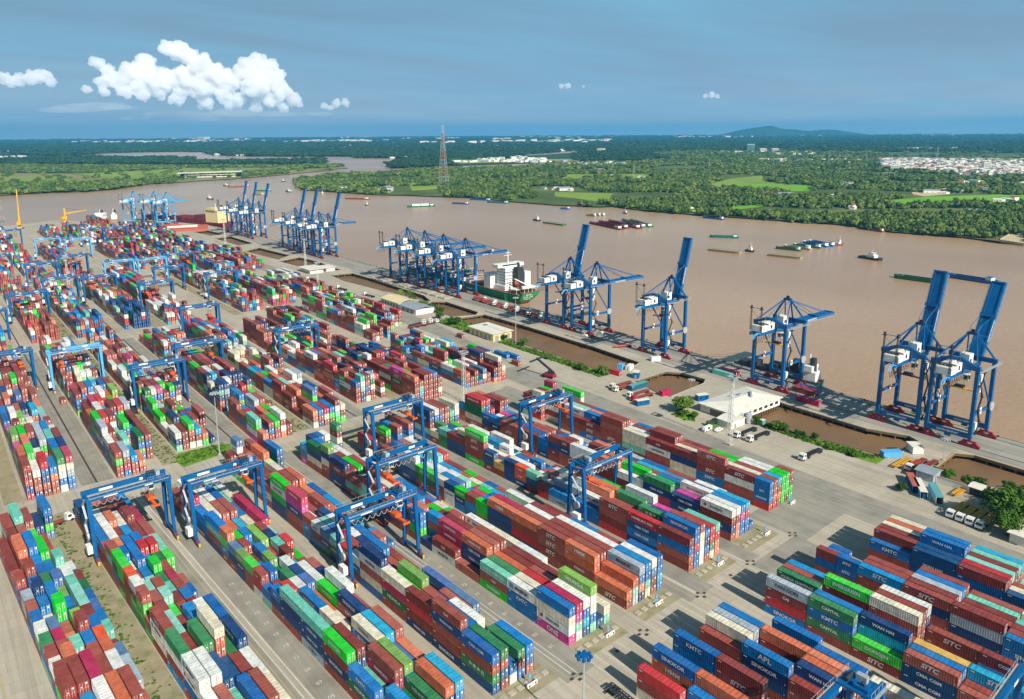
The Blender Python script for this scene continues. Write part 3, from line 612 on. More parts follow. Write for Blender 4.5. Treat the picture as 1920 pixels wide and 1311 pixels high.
# the big yard beyond the second cross road
Z2 = [('J1', -36, 316, 535), ('J2', -9, 316, 535), ('P1', 18.8, 314, 535), ('P2', 48.8, 313, 535), ('P3', 74.2, 326, 535), ('P4', 104.0, 313, 535), ('P5', 130.4, 314, 535), ('P6', 160.5, 331, 500), ('P7', 183.5, 313, 520), ('P8', 216.5, 316, 400)]
for nm, v, a, b in Z2: far_block(nm, v, a, b, dist=DIST if nm > 'P2' else DIST)
far_block('P8b', 233.2, 314, 395, 3, p20=0.1)
far_block('P8c', 222, 430, 545, 6, p20=0.15, hmin=3); far_block('P9c', 242, 455, 560, 6, hmin=2)
for q, (a, b) in enumerate(((560, 780), (815, 1010), (1040, 1240))):
    for i, v in enumerate((-62, -36, -9, 18.8, 48.8, 74.2, 104, 130.4, 160.5, 185)):
        if (i + q) % 9 == 8: continue
        far_block('Q%d%d' % (q, i), v, a + (3 * i) % 7, b - (5 * i) % 11, dist=DIST, hmin=2.4)
for i, (v, a, b, rws) in enumerate(((211, 572, 700, 7), (239, 572, 660, 6), (213, 715, 850, 7), (240, 735, 900, 6), (258, 745, 860, 4), (214, 870, 1010, 7), (238, 905, 1030, 6), (212, 1035, 1180, 7), (238, 1050, 1170, 6), (200, 1190, 1290, 6), (255, 1090, 1200, 4))):
    far_block('X%d' % i, v, a, b, rws, hmin=3.2, hmax=4.8, p20=0.3, gap=0.02)
# single boxes about the yard and on the quay
LOOSE = [(271, 401, 20, 'r', 0.0), (293.4, 282, 20, 'R', 0.1), (289, 243, 20, 'm', 1.5), (334.5, 190.5, 40, 'm', 0.02), (337.8, 243.5, 40, 't', 0.02), (340.6, 243.5, 40, 'm', 0.02), (343.4, 243.0, 40, 'm', 0.02), (345.8, 199.5, 40, 'r', 0.02), (348.6, 199.5, 40, 'm', 0.02), (351.4, 199.8, 40, 'b', 0.02),
         (272, 405 + 80, 20, 'g', 0), (262, 372, 40, 'g', 0.0), (266, 350, 40, 'b', 0), (269, 344, 40, 'b', 0), (262, 331, 20, 'r', 0), (207, 545, 40, 'n', 0), (86, 541, 40, 'r', 0.1), (46.2, 425, 20, 'r', 0), (330.5, 286, 20, 'w', 1.2)]
for i, (v, u, L, ch, rz) in enumerate(LOOSE): put('yard', v, u, 0.0, L, (ch, PAL[ch][0]), rz, i, 0, 0, 1, '')
# ---- which containers show largest in the picture
cammat = cam.matrix_world.inverted()
FX = 26.78 / 36.0
def project(p):
    q = cammat @ Vector(p)
    if q.z > -1: return None
    return (0.5 - cam_d.shift_x + FX * q.x / -q.z, 0.5 * 699 / 1024 - cam_d.shift_y + FX * q.y / -q.z, -q.z)
occ = {}
for c in CONT: occ[(c['b'], c['row'], c['bay'], round(c['z'] / TH_))] = c
cols_h = {}
for c in CONT: cols_h[(c['b'], c['row'], c['bay'])] = c['n']
for c in CONT:
    L = 12.19 if c['L'] == 40 else 6.06
    p = project((c['v'], c['u'], c['z'] + 1.3))
    c['area'] = 0.0
    lev = round(c['z'] / TH_)
    c['side'] = cols_h.get((c['b'], c['row'] - 1, c['bay']), 0) <= lev or c['b'] == 'yard'
    c['end'] = True
    nb = c['bay'] + 1 if c['b'].startswith('H') else c['bay'] - 1
    if cols_h.get((c['b'], c['row'], nb), 0) > lev and c['b'] != 'yard': c['end'] = False
    c['topv'] = lev == c['n'] - 1
    if p is None or not (-0.01 < p[0] < 1.01 and -0.012 < p[1] < 0.695): continue
    d = p[2]
    ar = (L * CW * 0.45 if c['topv'] else 0) + (L * CH * 0.62 if c['side'] else 0) + (CW * CH * 0.7 if c['end'] else 0)
    c['area'] = ar / d / d
    if c['b'] == 'yard': c['area'] *= 1.6
order = sorted(CONT, key=lambda c: -c['area'])
SINGLE = order[:298]
ids = set(id(c) for c in SINGLE)
REST = [c for c in CONT if id(c) not in ids]
# ---- materials
PAINT = {}
def paint(col):
    if col in PAINT: return PAINT[col]
    base = vivid(srgb(*col), 1.25 if col[2] > col[0] or col[1] > col[0] else 1.06)
    m = bpy.data.materials.new('container_paint'); m.use_nodes = True
    n = m.node_tree.nodes; l = m.node_tree.links; b = n['Principled BSDF']
    b.inputs['Roughness'].default_value = 0.5; b.inputs['Specular IOR Level'].default_value = 0.35
    container_nodes(n, l, b, base, None)
    PAINT[col] = m
    return m
def container_nodes(n, l, b, base, attr):
    t = n.new('ShaderNodeTexCoord'); g = n.new('ShaderNodeNewGeometry')
    oi = n.new('ShaderNodeObjectInfo')
    add = n.new('ShaderNodeVectorMath'); add.operation = 'ADD'
    l.new(t.outputs['Object'], add.inputs[0]); l.new(oi.outputs['Location'], add.inputs[1])
    a = n.new('ShaderNodeTexNoise'); a.inputs['Scale'].default_value = 0.55; a.inputs['Detail'].default_value = 5
    l.new(add.outputs[0], a.inputs[0])
    mr = n.new('ShaderNodeMapRange'); mr.inputs[1].default_value = 0.3; mr.inputs[2].default_value = 0.7; mr.inputs[3].default_value = 0.76; mr.inputs[4].default_value = 1.18
    l.new(a.outputs[0], mr.inputs[0])
    cc = n.new('ShaderNodeCombineXYZ')
    for i in range(3): l.new(mr.outputs[0], cc.inputs[i])
    mul = n.new('ShaderNodeMix'); mul.data_type = 'RGBA'; mul.blend_type = 'MULTIPLY'; mul.inputs[0].default_value = 1
    if attr:
        at = n.new('ShaderNodeAttribute'); at.attribute_name = attr; l.new(at.outputs['Color'], mul.inputs[6])
    else: mul.inputs[6].default_value = base
    l.new(cc.outputs[0], mul.inputs[7])
    # chalky weathering on the roofs, rust specks anywhere
    sp = n.new('ShaderNodeSeparateXYZ'); l.new(g.outputs['Normal'], sp.inputs[0])
    up = n.new('ShaderNodeMapRange'); up.inputs[1].default_value = 0.7; up.inputs[2].default_value = 0.95; up.inputs[3].default_value = 0; up.inputs[4].default_value = 1
    l.new(sp.outputs[2], up.inputs[0])
    a2 = n.new('ShaderNodeTexNoise'); a2.inputs['Scale'].default_value = 0.33; a2.inputs['Detail'].default_value = 7; a2.inputs['Roughness'].default_value = 0.7
    l.new(add.outputs[0], a2.inputs[0])
    c2 = n.new('ShaderNodeMapRange'); c2.inputs[1].default_value = 0.38; c2.inputs[2].default_value = 0.7; c2.inputs[3].default_value = 0.0; c2.inputs[4].default_value = 0.10
    l.new(a2.outputs[0], c2.inputs[0])
    m1 = n.new('ShaderNodeMath'); m1.operation = 'MULTIPLY'; l.new(up.outputs[0], m1.inputs[0]); l.new(c2.outputs[0], m1.inputs[1])
    ch = n.new('ShaderNodeMix'); ch.data_type = 'RGBA'; ch.inputs[7].default_value = srgb(178, 164, 148)
    l.new(m1.outputs[0], ch.inputs[0]); l.new(mul.outputs[2], ch.inputs[6])
    a3 = n.new('ShaderNodeTexNoise'); a3.inputs['Scale'].default_value = 1.7; a3.inputs['Detail'].default_value = 8; a3.inputs['Roughness'].default_value = 0.8
    l.new(add.outputs[0], a3.inputs[0])
    c3 = n.new('ShaderNodeMapRange'); c3.inputs[1].default_value = 0.57; c3.inputs[2].default_value = 0.72; c3.inputs[4].default_value = 0.42
    l.new(a3.outputs[0], c3.inputs[0])
    ru = n.new('ShaderNodeMix'); ru.data_type = 'RGBA'; ru.inputs[7].default_value = srgb(112, 66, 46)
    l.new(c3.outputs[0], ru.inputs[0]); l.new(ch.outputs[2], ru.inputs[6])
    # vertical grime runs on the walls
    mg = n.new('ShaderNodeMapping'); mg.inputs['Scale'].default_value = (1.6, 1.6, 0.12); l.new(add.outputs[0], mg.inputs[0])
    a4 = n.new('ShaderNodeTexNoise'); a4.inputs['Scale'].default_value = 1.0; a4.inputs['Detail'].default_value = 5; l.new(mg.outputs[0], a4.inputs[0])
    c4 = n.new('ShaderNodeMapRange'); c4.inputs[1].default_value = 0.52; c4.inputs[2].default_value = 0.72; c4.inputs[4].default_value = 0.32; l.new(a4.outputs[0], c4.inputs[0])
    gr = n.new('ShaderNodeMix'); gr.data_type = 'RGBA'; gr.inputs[7].default_value = srgb(52, 44, 38); l.new(c4.outputs[0], gr.inputs[0]); l.new(ru.outputs[2], gr.inputs[6])
    l.new(gr.outputs[2], b.inputs['Base Color'])
rod_mat = mat('lock_rod_zinc', srgb(196, 192, 184), 0.5, 0.2, 2.0)
sticker = mat('placard', srgb(232, 226, 208), 0.6, 0.1, 3.0)
logo_white = mat('white_lettering', srgb(236, 234, 226), 0.6, 0.04, 1)
logo_dark = mat('dark_lettering', srgb(36, 44, 66), 0.6, 0.04, 1)
logo_red = mat('red_lettering', srgb(178, 40, 44), 0.6, 0.04, 1)
logo_cyan = mat('cyan_square_mark', srgb(70, 170, 205), 0.6, 0.04, 1)
# ---- one detailed body and door per length
def body_mesh(L):
    Lm = 12.19 if L == 40 else 6.06; h = CH; x = CW / 2; y = Lm / 2
    mb = MB()
    for sx in (-1, 1):
        for sy in (-1, 1):
            mb.box(sx * x - 0.14 * (sx > 0), sy * y - 0.16 * (sy > 0), 0, sx * x + 0.14 * (sx < 0), sy * y + 0.16 * (sy < 0), h)
        mb.box(min(sx * x, sx * (x - 0.08)), -y + 0.16, h - 0.1, max(sx * x, sx * (x - 0.08)), y - 0.16, h)
        mb.box(min(sx * x, sx * (x - 0.08)), -y + 0.16, 0, max(sx * x, sx * (x - 0.08)), y - 0.16, 0.16)
        # corrugated side
        n = int((Lm - 0.36) / 0.56); p = (Lm - 0.36) / n; pts = []
        for i in range(n):
            y0 = -y + 0.18 + i * p
            pts += [(0.0, y0), (0.0, y0 + p * 0.36), (0.06, y0 + p * 0.5), (0.06, y0 + p * 0.86)]
        pts.append((0.0, y - 0.18))
        vs_ = []; fs = []
        for dx, yy in pts: vs_ += [(sx * (x - 0.025 - dx), yy, 0.16), (sx * (x - 0.025 - dx), yy, h - 0.1)]
        for i in range(len(pts) - 1): fs.append((2 * i, 2 * i + 2, 2 * i + 3, 2 * i + 1))
        mb.add(vs_, fs)
    # far end wall, roof with shallow cross ribs, floor
    mb.add([(-x + 0.1, y - 0.06, 0), (x - 0.1, y - 0.06, 0), (x - 0.1, y - 0.06, h), (-x + 0.1, y - 0.06, h)], [(0, 1, 2, 3)])
    n = int((Lm - 0.36) / 1.05); p = (Lm - 0.3) / n; pts = []
    for i in range(n):
        y0 = -y + 0.15 + i * p
        pts += [(0.05, y0), (0.05, y0 + p * 0.42), (0.012, y0 + p * 0.5), (0.012, y0 + p * 0.92)]
    pts.append((0.05, y - 0.15)); vs_ = []; fs = []
    for dz, yy in pts: vs_ += [(-x + 0.06, yy, h - dz), (x - 0.06, yy, h - dz)]
    for i in range(len(pts) - 1): fs.append((2 * i, 2 * i + 2, 2 * i + 3, 2 * i + 1))
    mb.add(vs_, fs)
    mb.add([(-x, -y, 0), (x, -y, 0), (x, y, 0), (-x, y, 0)], [(0, 1, 2, 3)])
    mb.box(-x + 0.14, -y, h - 0.14, x - 0.14, -y + 0.1, h); mb.box(-x + 0.14, -y, 0, x - 0.14, -y + 0.1, 0.15)
    mb.slot(1)
    mb.box(-x - 0.012, y - 1.5, h - 0.62, -x + 0.01, y - 0.55, h - 0.42)
    mb.box(-x - 0.012, -y + 0.5, 0.35, -x + 0.01, -y + 0.72, 0.58)
    return mb.mesh('shipping_container', [PAINT0, sticker])
def door_mesh(L):
    y = -(12.19 if L == 40 else 6.06) / 2; x = CW / 2 - 0.15; h = CH; mb = MB()
    for sx in (-1, 1):
        x0, x1 = (sx * 0.02, sx * x) if sx > 0 else (sx * x, sx * 0.02)
        mb.slot(0).box(x0, y + 0.03, 0.15, x1, y + 0.09, h - 0.14)
        for k in range(3): mb.box(x0 + 0.05, y + 0.012, 0.32 + k * 0.78, x1 - 0.05, y + 0.03, 0.78 + k * 0.78)
        for fx in (0.28, 0.74):
            mb.slot(1).tube((sx * x * fx, y - 0.02, 0.08), (sx * x * fx, y - 0.02, h - 0.06), 0.032, n=5)
            mb.slot(1).box(sx * x * fx - 0.16, y - 0.05, 1.02, sx * x * fx + 0.16, y + 0.0, 1.1)
    mb.slot(2).box(x * 0.34, y - 0.004, h - 0.75, x * 0.66, y + 0.02, h - 0.28)
    mb.slot(2).box(-x * 0.62, y - 0.004, 1.35, -x * 0.36, y + 0.02, 1.62)
    mb.slot(3).box(x * 0.34, y - 0.004, 1.3, x * 0.62, y + 0.02, 1.52)
    return mb.mesh('door', [PAINT0, rod_mat, sticker, orange_paint])
PAINT0 = paint((150, 70, 62))
BODY = {40: body_mesh(40), 20: body_mesh(20)}; DOOR = {40: door_mesh(40), 20: door_mesh(20)}
def text_place(txt, L, h=None):
    """lettering laid on the side wall facing the camera-left (-x), reading towards -y; returns verts, faces"""
    big = {'MAERSK': 1.35, 'ONE': 1.9, 'EVERGREEN': 1.25, 'SITC': 1.75, 'PAN CON': 1.35, 'DONGJIN': 1.2, 'HEUNG-A': 1.35, 'SINOKOR': 1.35, 'Interasia': 1.25, 'APL': 1.9, 'HMM': 1.7, 'BCL': 1.5, 'KMTC': 1.45}.get(txt, 1.1)
    if L == 20: big *= 0.62
    vs_, fs = text_geo(txt, big, 0.035)
    sh = 0.25 if txt in ('SITC',) else 0.0
    return [(-CW / 2 - 0.015, -(x + y * sh) * 1.12, y + CH * 0.5) for x, y, z in vs_], fs
TXM = {}
def text_mesh(txt, L, ch):
    key = (txt, L, ch in 'wyG')
    if key not in TXM:
        vs_, fs = text_place(txt, L)
        mb = MB().add(vs_, fs); mats = [logo_dark if ch in 'wyG' else logo_white]
        if txt == 'YANG MING': mats = [logo_red]
        if txt == 'MAERSK':
            s = 0.62 if L == 20 else 1; mb.k = 1; y0 = 3.55 * s + 0.7 * s
            mb.box(-CW / 2 - 0.02, y0 - 0.75 * s, CH / 2 - 0.75 * s, -CW / 2 + 0.0, y0 + 0.75 * s, CH / 2 + 0.75 * s); mats.append(logo_cyan)
        if txt == 'Interasia':
            s = 0.62 if L == 20 else 1; mb.k = 1
            mb.tube((-CW / 2 - 0.02, 4.2 * s, CH / 2), (-CW / 2, 4.2 * s, CH / 2), 0.55 * s, n=12); mats.append(logo_red)
        TXM[key] = mb.mesh('lettering', mats)
    return TXM[key]
# ---- labels
PHRASE = {'A': 'block left of tall near lamp', 'B': 'block with magenta end stack', 'C': 'block left of cross-road trestles', 'D': 'block mid right of yard', 'F': 'block behind it', 'G': 'block nearest white-roofed building',
          'L1': 'leftmost near block', 'L2': 'block under left gantry', 'L3': 'block under second gantry', 'H0': 'corner block by white truck', 'H1': 'second corner block', 'H2': 'third corner block', 'H3': 'fourth corner block', 'H4': 'corner block by yellow trucks'}
ORD = ['front', 'second', 'third', 'fourth', 'fifth', 'sixth', 'seventh']
LEV = ['ground level', 'second level', 'third level', 'fourth level', 'top fifth level']
NB = ['end', 'second', 'third', 'fourth', 'fifth', 'sixth', 'seventh', 'eighth', 'ninth', 'tenth', 'eleventh', 'twelfth', 'thirteenth', 'fourteenth', 'fifteenth', 'sixteenth', 'seventeenth', 'eighteenth', 'nineteenth', 'twentieth', 'farthest']
YL = ['alone beside cream warehouse', 'beside guard cabins at tidal basin corner', 'beside the small tidal basin', 'lying alone before third quay crane', 'frontmost in pair behind third quay crane', 'middle one behind third quay crane', 'rearmost behind third quay crane',
      'right of third quay crane, frontmost', 'right of third quay crane, middle', 'right of third quay crane, rearmost']
used = set()
for c in SINGLE:
    ch, col = c['c']
    me = BODY[c['L']]
    o = bpy.data.objects.new('shipping_container', me); C.objects.link(o)
    o.location = (c['v'], c['u'], c['z']); flip = 0
    o.rotation_euler = (0, 0, c['rz'])
    pm = paint(col)
    o.material_slots[0].link = 'OBJECT'; o.material_slots[0].material = pm
    d = bpy.data.objects.new('door', DOOR[c['L']]); C.objects.link(d); d.parent = o
    d.material_slots[0].link = 'OBJECT'; d.material_slots[0].material = pm
    if c['t'] and c['side']:
        t = bpy.data.objects.new('lettering', text_mesh(c['t'], c['L'], ch)); C.objects.link(t); t.parent = o
    ln = 'long' if c['L'] == 40 else 'short'
    if c['b'] == 'yard': lab = f"{CNAME[ch]} {ln} container {YL[c['row']] if c['row'] < len(YL) else 'standing alone on the far apron ' + ORD[c['row'] % 7]}"
    else: lab = f"{CNAME[ch]} container, {LEV[round(c['z'] / TH_)]}, {ORD[c['row']]} row, {NB[min(c['bay'], 20)]} bay, {PHRASE.get(c['b'], 'far block')}"
    used.add(lab)
    tag(o, lab, 'container', 'shipping containers stacked in the yard')
# ---- all the others as one mass
def mass(items):
    V_ = []; F_ = []; CI = []; MI = []; nv = 0
    TV = []; TF = []; TM = []
    for c in items:
        L = 12.19 if c['L'] == 40 else 6.06; ch, col = c['c']; base = vivid(srgb(*col), 1.25 if col[2] > col[0] or col[1] > col[0] else 1.06)
        x, y, h = CW / 2, L / 2, CH; cr, sr = math.cos(c['rz']), math.sin(c['rz'])
        pts = [(-x, -y, 0), (x, -y, 0), (x, y, 0), (-x, y, 0), (-x, -y, h), (x, -y, h), (x, y, h), (-x, y, h)]
        fs = [(4, 5, 6, 7), (0, 1, 5, 4), (3, 0, 4, 7), (1, 2, 6, 5), (2, 3, 7, 6)]; mi = [0] * 5; cs = [base] * 5
        if c['end'] and c['u'] < 900:
            q = y + 0.02
            bars = [(-0.86, 0.10, 2.6), (-0.36, 0.10, 2.6), (0.36, 0.10, 2.6), (0.86, 0.10, 2.6)] if c['u'] < 560 else [(-0.6, 0.3, 2.4), (0.6, 0.3, 2.4)]
            for bx, bz0, bz1 in bars:
                k = len(pts); pts += [(bx - 0.05, -q, bz0), (bx + 0.05, -q, bz0), (bx + 0.05, -q, bz1), (bx - 0.05, -q, bz1)]; fs.append((k, k + 1, k + 2, k + 3)); mi.append(1); cs.append(base)
            if c['u'] < 560:
                for bx, bz, bw_, bh in ((0.6, 1.95, 0.2, 0.28), (-0.55, 1.5, 0.16, 0.14)):
                    k = len(pts); pts += [(bx - bw_, -q - 0.01, bz - bh), (bx + bw_, -q - 0.01, bz - bh), (bx + bw_, -q - 0.01, bz + bh), (bx - bw_, -q - 0.01, bz + bh)]; fs.append((k, k + 1, k + 2, k + 3)); mi.append(2); cs.append(base)
            for bx in (-x + 0.06, x - 0.06, 0):
                k = len(pts); pts += [(bx - 0.05, -y - 0.012, 0), (bx + 0.05, -y - 0.012, 0), (bx + 0.05, -y - 0.012, h), (bx - 0.05, -y - 0.012, h)]; fs.append((k, k + 1, k + 2, k + 3)); mi.append(0); cs.append(tuple(q_ * 0.35 for q_ in base[:3]) + (1,))
        tf = lambda p: (c['v'] + p[0] * cr - p[1] * sr, c['u'] + p[0] * sr + p[1] * cr, c['z'] + p[2])
        V_ += [tf(p) for p in pts]; F_ += [tuple(i + nv for i in f) for f in fs]; MI += mi; CI += cs; nv += len(pts)
        if c['t'] and c['side'] and c['u'] < 620 and c['area'] > 0:
            tv, tfc = text_place(c['t'], c['L']); k = len(TV); TV += [tf((p[0] - 0.01, p[1], p[2])) for p in tv]; TF += [tuple(i + k for i in f) for f in tfc]; TM += [1 if ch in 'wyG' else 0] * len(tfc)
    me = bpy.data.meshes.new('stacked_containers'); me.from_pydata(V_ + TV, [], F_ + [tuple(i + nv for i in f) for f in TF])
    m = bpy.data.materials.new('container_paints'); m.use_nodes = True
    n = m.node_tree.nodes; b = n['Principled BSDF']; b.inputs['Roughness'].default_value = 0.5; b.inputs['Specular IOR Level'].default_value = 0.35
    container_nodes(n, m.node_tree.links, b, None, 'paint')
    for q in (m, rod_mat, sticker, logo_white, logo_dark): me.materials.append(q)
    me.polygons.foreach_set('material_index', MI + [3 + k for k in TM])
    at = me.attributes.new('paint', 'FLOAT_COLOR', 'FACE')
    at.data.foreach_set('color', np.array(CI + [(1, 1, 1, 1)] * len(TF), dtype=np.float32).ravel())
    o = bpy.data.objects.new('stacked_containers', me); C.objects.link(o)
    return tag(o, 'the many farther containers stacked in rows across the whole yard', 'containers', kind='stuff')
mass(REST)
print('containers', len(CONT), 'single', len(SINGLE), 'labels', len(used), 'last area', order[297]['area'], order[297]['u'])
# ------------------------------------------------------------------ ship-to-shore cranes
# local frame: origin on the landside rail under the crane centre, x towards the river, y along the quay
GA, HB, HG = 17.4, 8.9, 33.0      # gauge, half base, girder level
def make_sts():
    root = empty('quay_crane', (0, 0, 0))
    for x in (0.0, GA):
        for sy in (-1, 1):
            mb = MB(); y = sy * HB
            mb.bar((x, y, 3.6), (x, y * 0.985, HG + 1.2 if x == 0 else HG + 1.2), 1.5, 1.7, 1.4, 1.6, up=(1, 0, 0))
            mb.build('leg', steel_blue, root)
            bo = MB()
            for q in (-3.3, -1.1, 1.1, 3.3):
                bo.box(x - 0.55, y + q - 0.95, 0.35, x + 0.55, y + q + 0.95, 1.25)
                for w_ in (-0.5, 0.5):
                    bo.tube((x - 0.25, y + q + w_, 0.36), (x + 0.25, y + q + w_, 0.36), 0.36, n=8)
            for q in (-2.2, 2.2):
                bo.add([(x - 0.5, y + q - 1.7, 1.25), (x + 0.5, y + q - 1.7, 1.25), (x + 0.5, y + q + 1.7, 1.25), (x - 0.5, y + q + 1.7, 1.25), (x - 0.5, y + q - 0.4, 2.3), (x + 0.5, y + q - 0.4, 2.3), (x + 0.5, y + q + 0.4, 2.3), (x - 0.5, y + q + 0.4, 2.3)],
                       [(0, 1, 5, 4), (1, 2, 6, 5), (2, 3, 7, 6), (3, 0, 4, 7), (4, 5, 6, 7)])
            bo.bar((x, y - 2.6, 2.5), (x, y + 2.6, 2.5), 0.9, 0.6); bo.box(x - 0.5, y - 0.6, 2.6, x + 0.5, y + 0.6, 3.8)
            bo.build('bogie', red_paint, root)
        mb = MB(); mb.bar((x, -HB, 4.6), (x, HB, 4.6), 1.3, 2.0); mb.box(x - 0.5, -1.2, 2.4, x + 0.5, 1.2, 3.8)
        sb = mb.build('sill_beam', steel_blue, root)
        vs_, fs = text_geo('SAIGON NEWPORT', 1.0, 0.03)
        m2 = MB().add([(x - 0.68, -px, pz + 4.7) for px, pz, _ in vs_], fs); m2.build('lettering', logo_white, sb)
        mb = MB(); mb.bar((x, -HB - 0.9, HG + 1.4), (x, HB + 0.9, HG + 1.4), 1.5, 1.9); mb.build('portal_beam', steel_blue, root)
    for sy in (-1, 1):
        mb = MB(); y = sy * HB
        mb.bar((0.7, y, 14.2), (GA - 0.7, y, 14.2), 0.8, 1.2); mb.build('tie_beam', steel_blue, root)
        mb = MB(); mb.bar((3.4, y, HG + 0.3), (GA - 0.6, y, 15), 0.55, 0.55); mb.build('brace', steel_blue, root)
        mb = MB(); mb.bar((-14, sy * 2.4, HG - 1.4), (GA + 1.6, sy * 2.4, HG - 1.4), 0.9, 1.7); mb.build('girder', steel_blue, root)
        # deep side plate rising over the landside beam
        mb = MB()
        prof = [(-14, HG - 0.6), (-9.5, HG + 2.6), (-2.2, HG + 4.2), (1.8, HG + 3.6), (GA - 1, HG + 0.2), (GA - 1, HG - 1.0), (-2, HG - 0.6)]
        prof = [(-9.0, HG + 1.2), (-5.0, HG + 4.6), (-0.5, HG + 5.2), (HB * 0.75, HG + 2.2), (HB * 0.75, HG + 0.6), (0, HG + 0.6)]
        n = len(prof)
        mb.add([(-0.8 - 0.55, sy * (HB - 0.2) * 0 + p[0] * 1.0 * 1, p[1]) for p in []], [])
        y0_, y1_ = sy * HB, sy * 2.2
        mb.add([(-0.85, y0_, HG + 2.1), (-0.85, y1_, HG + 5.0), (-0.85, y1_, HG + 1.0), (-0.85, y0_, HG + 0.6), (0.85, y0_, HG + 2.1), (0.85, y1_, HG + 5.0), (0.85, y1_, HG + 1.0), (0.85, y0_, HG + 0.6)],
               [(0, 1, 2, 3), (7, 6, 5, 4), (0, 4, 5, 1), (1, 5, 6, 2), (2, 6, 7, 3), (3, 7, 4, 0)])
        mb.build('haunch_beam', steel_blue, root)
    mb = MB(); mb.bar((-0.2, -2.4, HG + 3.6), (-0.2, 2.4, HG + 3.6), 1.5, 2.4); mb.build('landside_top_beam', steel_blue, root)
    # A-frame over the waterside legs
    ax, az = 14.2, HG + 12.5
    for sy in (-1, 1):
        MB().bar((GA - 0.4, sy * HB, HG + 2.2), (ax, sy * 1.7, az), 0.8, 0.8).build('frame_leg', steel_blue, root)
        MB().bar((0.2, sy * HB * 0.95, HG + 2.4), (ax, sy * 1.7, az), 0.45, 0.5).build('frame_stay', steel_blue, root)
        MB().bar((GA - 0.4, sy * 2.4, HG - 0.6), (ax, sy * 1.6, az), 0.5, 0.6).build('frame_post', steel_blue, root)
        MB().tube((-10, sy * 2.4, HG - 0.4), (ax, sy * 1.5, az), 0.14, n=5).build('back_stay', steel_blue, root)
    mb = MB(); mb.bar((ax, -2.3, az), (ax, 2.3, az), 1.0, 1.0)
    mb.slot(1).box(ax - 1.0, -1.5, az + 0.5, ax + 1.0, 1.5, az + 0.7); mb.box(ax - 0.3, -0.8, az + 0.7, ax + 0.3, 0.8, az + 1.9)
    mb.build('apex_beam', [steel_blue, steel_dark], root)
    # machinery houses, trolley machinery, masts, festoon
    mb = MB(); mb.box(-12.4, -3.4, HG - 0.4, -7.8, 3.2, HG + 2.6); mb.slot(1).box(-12.2, -3.2, HG + 2.6, -8.0, 3.0, HG + 2.75)
    for q in (-2, -0.6, 0.8, 2.2): mb.slot(2).box(-10.6, q - 0.4, HG + 2.75, -9.4, q + 0.4, HG + 3.5)
    mb.build('electrical_house', [white_paint, roof_white, steel_dark], root)
    mb = MB(); mb.box(-6.6, -3.0, HG - 0.4, -1.2, 3.0, HG + 3.0); mb.slot(1).add([(-6.8, -3.2, HG + 3.0), (-1.0, -3.2, HG + 3.0), (-1.0, 3.2, HG + 3.0), (-6.8, 3.2, HG + 3.0), (-6.8, 0, HG + 3.5), (-1.0, 0, HG + 3.5)], [(0, 1, 5, 4), (2, 3, 4, 5), (0, 4, 3), (1, 2, 5)])
    mb.slot(2).box(-4.6, -3.06, HG + 0.3, -3.2, -3.0, HG + 2.2)
    mb.build('machinery_house', [white_paint, roof_white, steel_dark], root)
    mb = MB(); mb.box(8.2, -2.0, HG - 0.2, 12.4, 2.0, HG + 4.4); mb.slot(1).box(9, -2.08, HG + 1, 10.6, -2.0, HG + 2.4); mb.build('hoist_house', [white_paint, steel_dark], root)
    for sy in (-1, 1):
        mb = MB(); x = -13.2; y = sy * 2.9
        for a, b in ((0.3, 0.3), (-0.3, 0.3), (-0.3, -0.3), (0.3, -0.3)): mb.tube((x + a, y + b, HG + 0.2), (x + a * 0.8, y + b * 0.8, HG + 12.0), 0.09, n=4)
        for k in range(8): mb.tube((x + (0.3 if k % 2 else -0.3), y + 0.3, HG + 0.6 + 1.4 * k), (x + (-0.3 if k % 2 else 0.3), y - 0.3, HG + 2.0 + 1.4 * k), 0.06, n=4)
        mb.box(x - 0.8, y - 0.8, HG + 11.4, x + 0.8, y + 0.8, HG + 11.55); mb.tube((x, y, HG + 11.6), (x, y, HG + 12.8), 0.55, n=8)
        mb.build('service_hoist_mast', steel_dark, root)
    mb = MB(); mb.tube((-13.2, -2.9, HG + 11.8), (-13.2, 2.9, HG + 11.8), 0.12, n=4); mb.tube((-13.2, -2.9, HG + 5), (-13.2, 2.9, HG + 11), 0.07, n=4); mb.build('mast_crosspiece', steel_dark, root)
    mb = MB()
    for k in range(9):
        x0 = -19.5 + k * 2.1
        pts = [(x0 + t * 2.1 / 6, -3.6, HG - 2.0 - (3.4 if k < 4 else 2.2) * math.sin(math.pi * t / 6)) for t in range(7)]
        mb.chain(pts, 0.10, 4)
    mb.build('festoon_cable', steel_dark, root)
    mb = MB(); mb.chain([(-13.5, -3.4, HG - 1.0), (-16, -3.5, HG - 0.2), (-18.5, -3.6, HG - 0.8), (-20, -3.6, HG - 2.6)], 0.22, 6); mb.chain([(-13.5, -2.6, HG - 1.0), (-16, -2.7, HG - 0.2), (-18.5, -2.8, HG - 0.8), (-20, -2.8, HG - 2.6)], 0.22, 6)
    mb.build('festoon_bracket', steel_light, root)
    # walkways, lift tower, stairs on the near landside leg
    mb = MB(); y = -HB - 1.3
    for k in range(5):
        z0 = 5.5 + k * 5.4; x0, x1 = (0.8, 3.8) if k % 2 == 0 else (3.8, 0.8)
        mb.bar((x0, y, z0), (x1, y, z0 + 5.4), 0.7, 0.12); mb.bar((x0, y - 0.4, z0 + 1), (x1, y - 0.4, z0 + 6.4), 0.08, 0.08)
        mb.box(min(x1, x1 + 0.8 * (1 if x1 > 2 else -1)), y - 0.8, z0 + 5.35, max(x1, x1 + 0.8 * (1 if x1 > 2 else -1)), y + 0.8, z0 + 5.45)
    mb.build('stair', steel_dark, root)
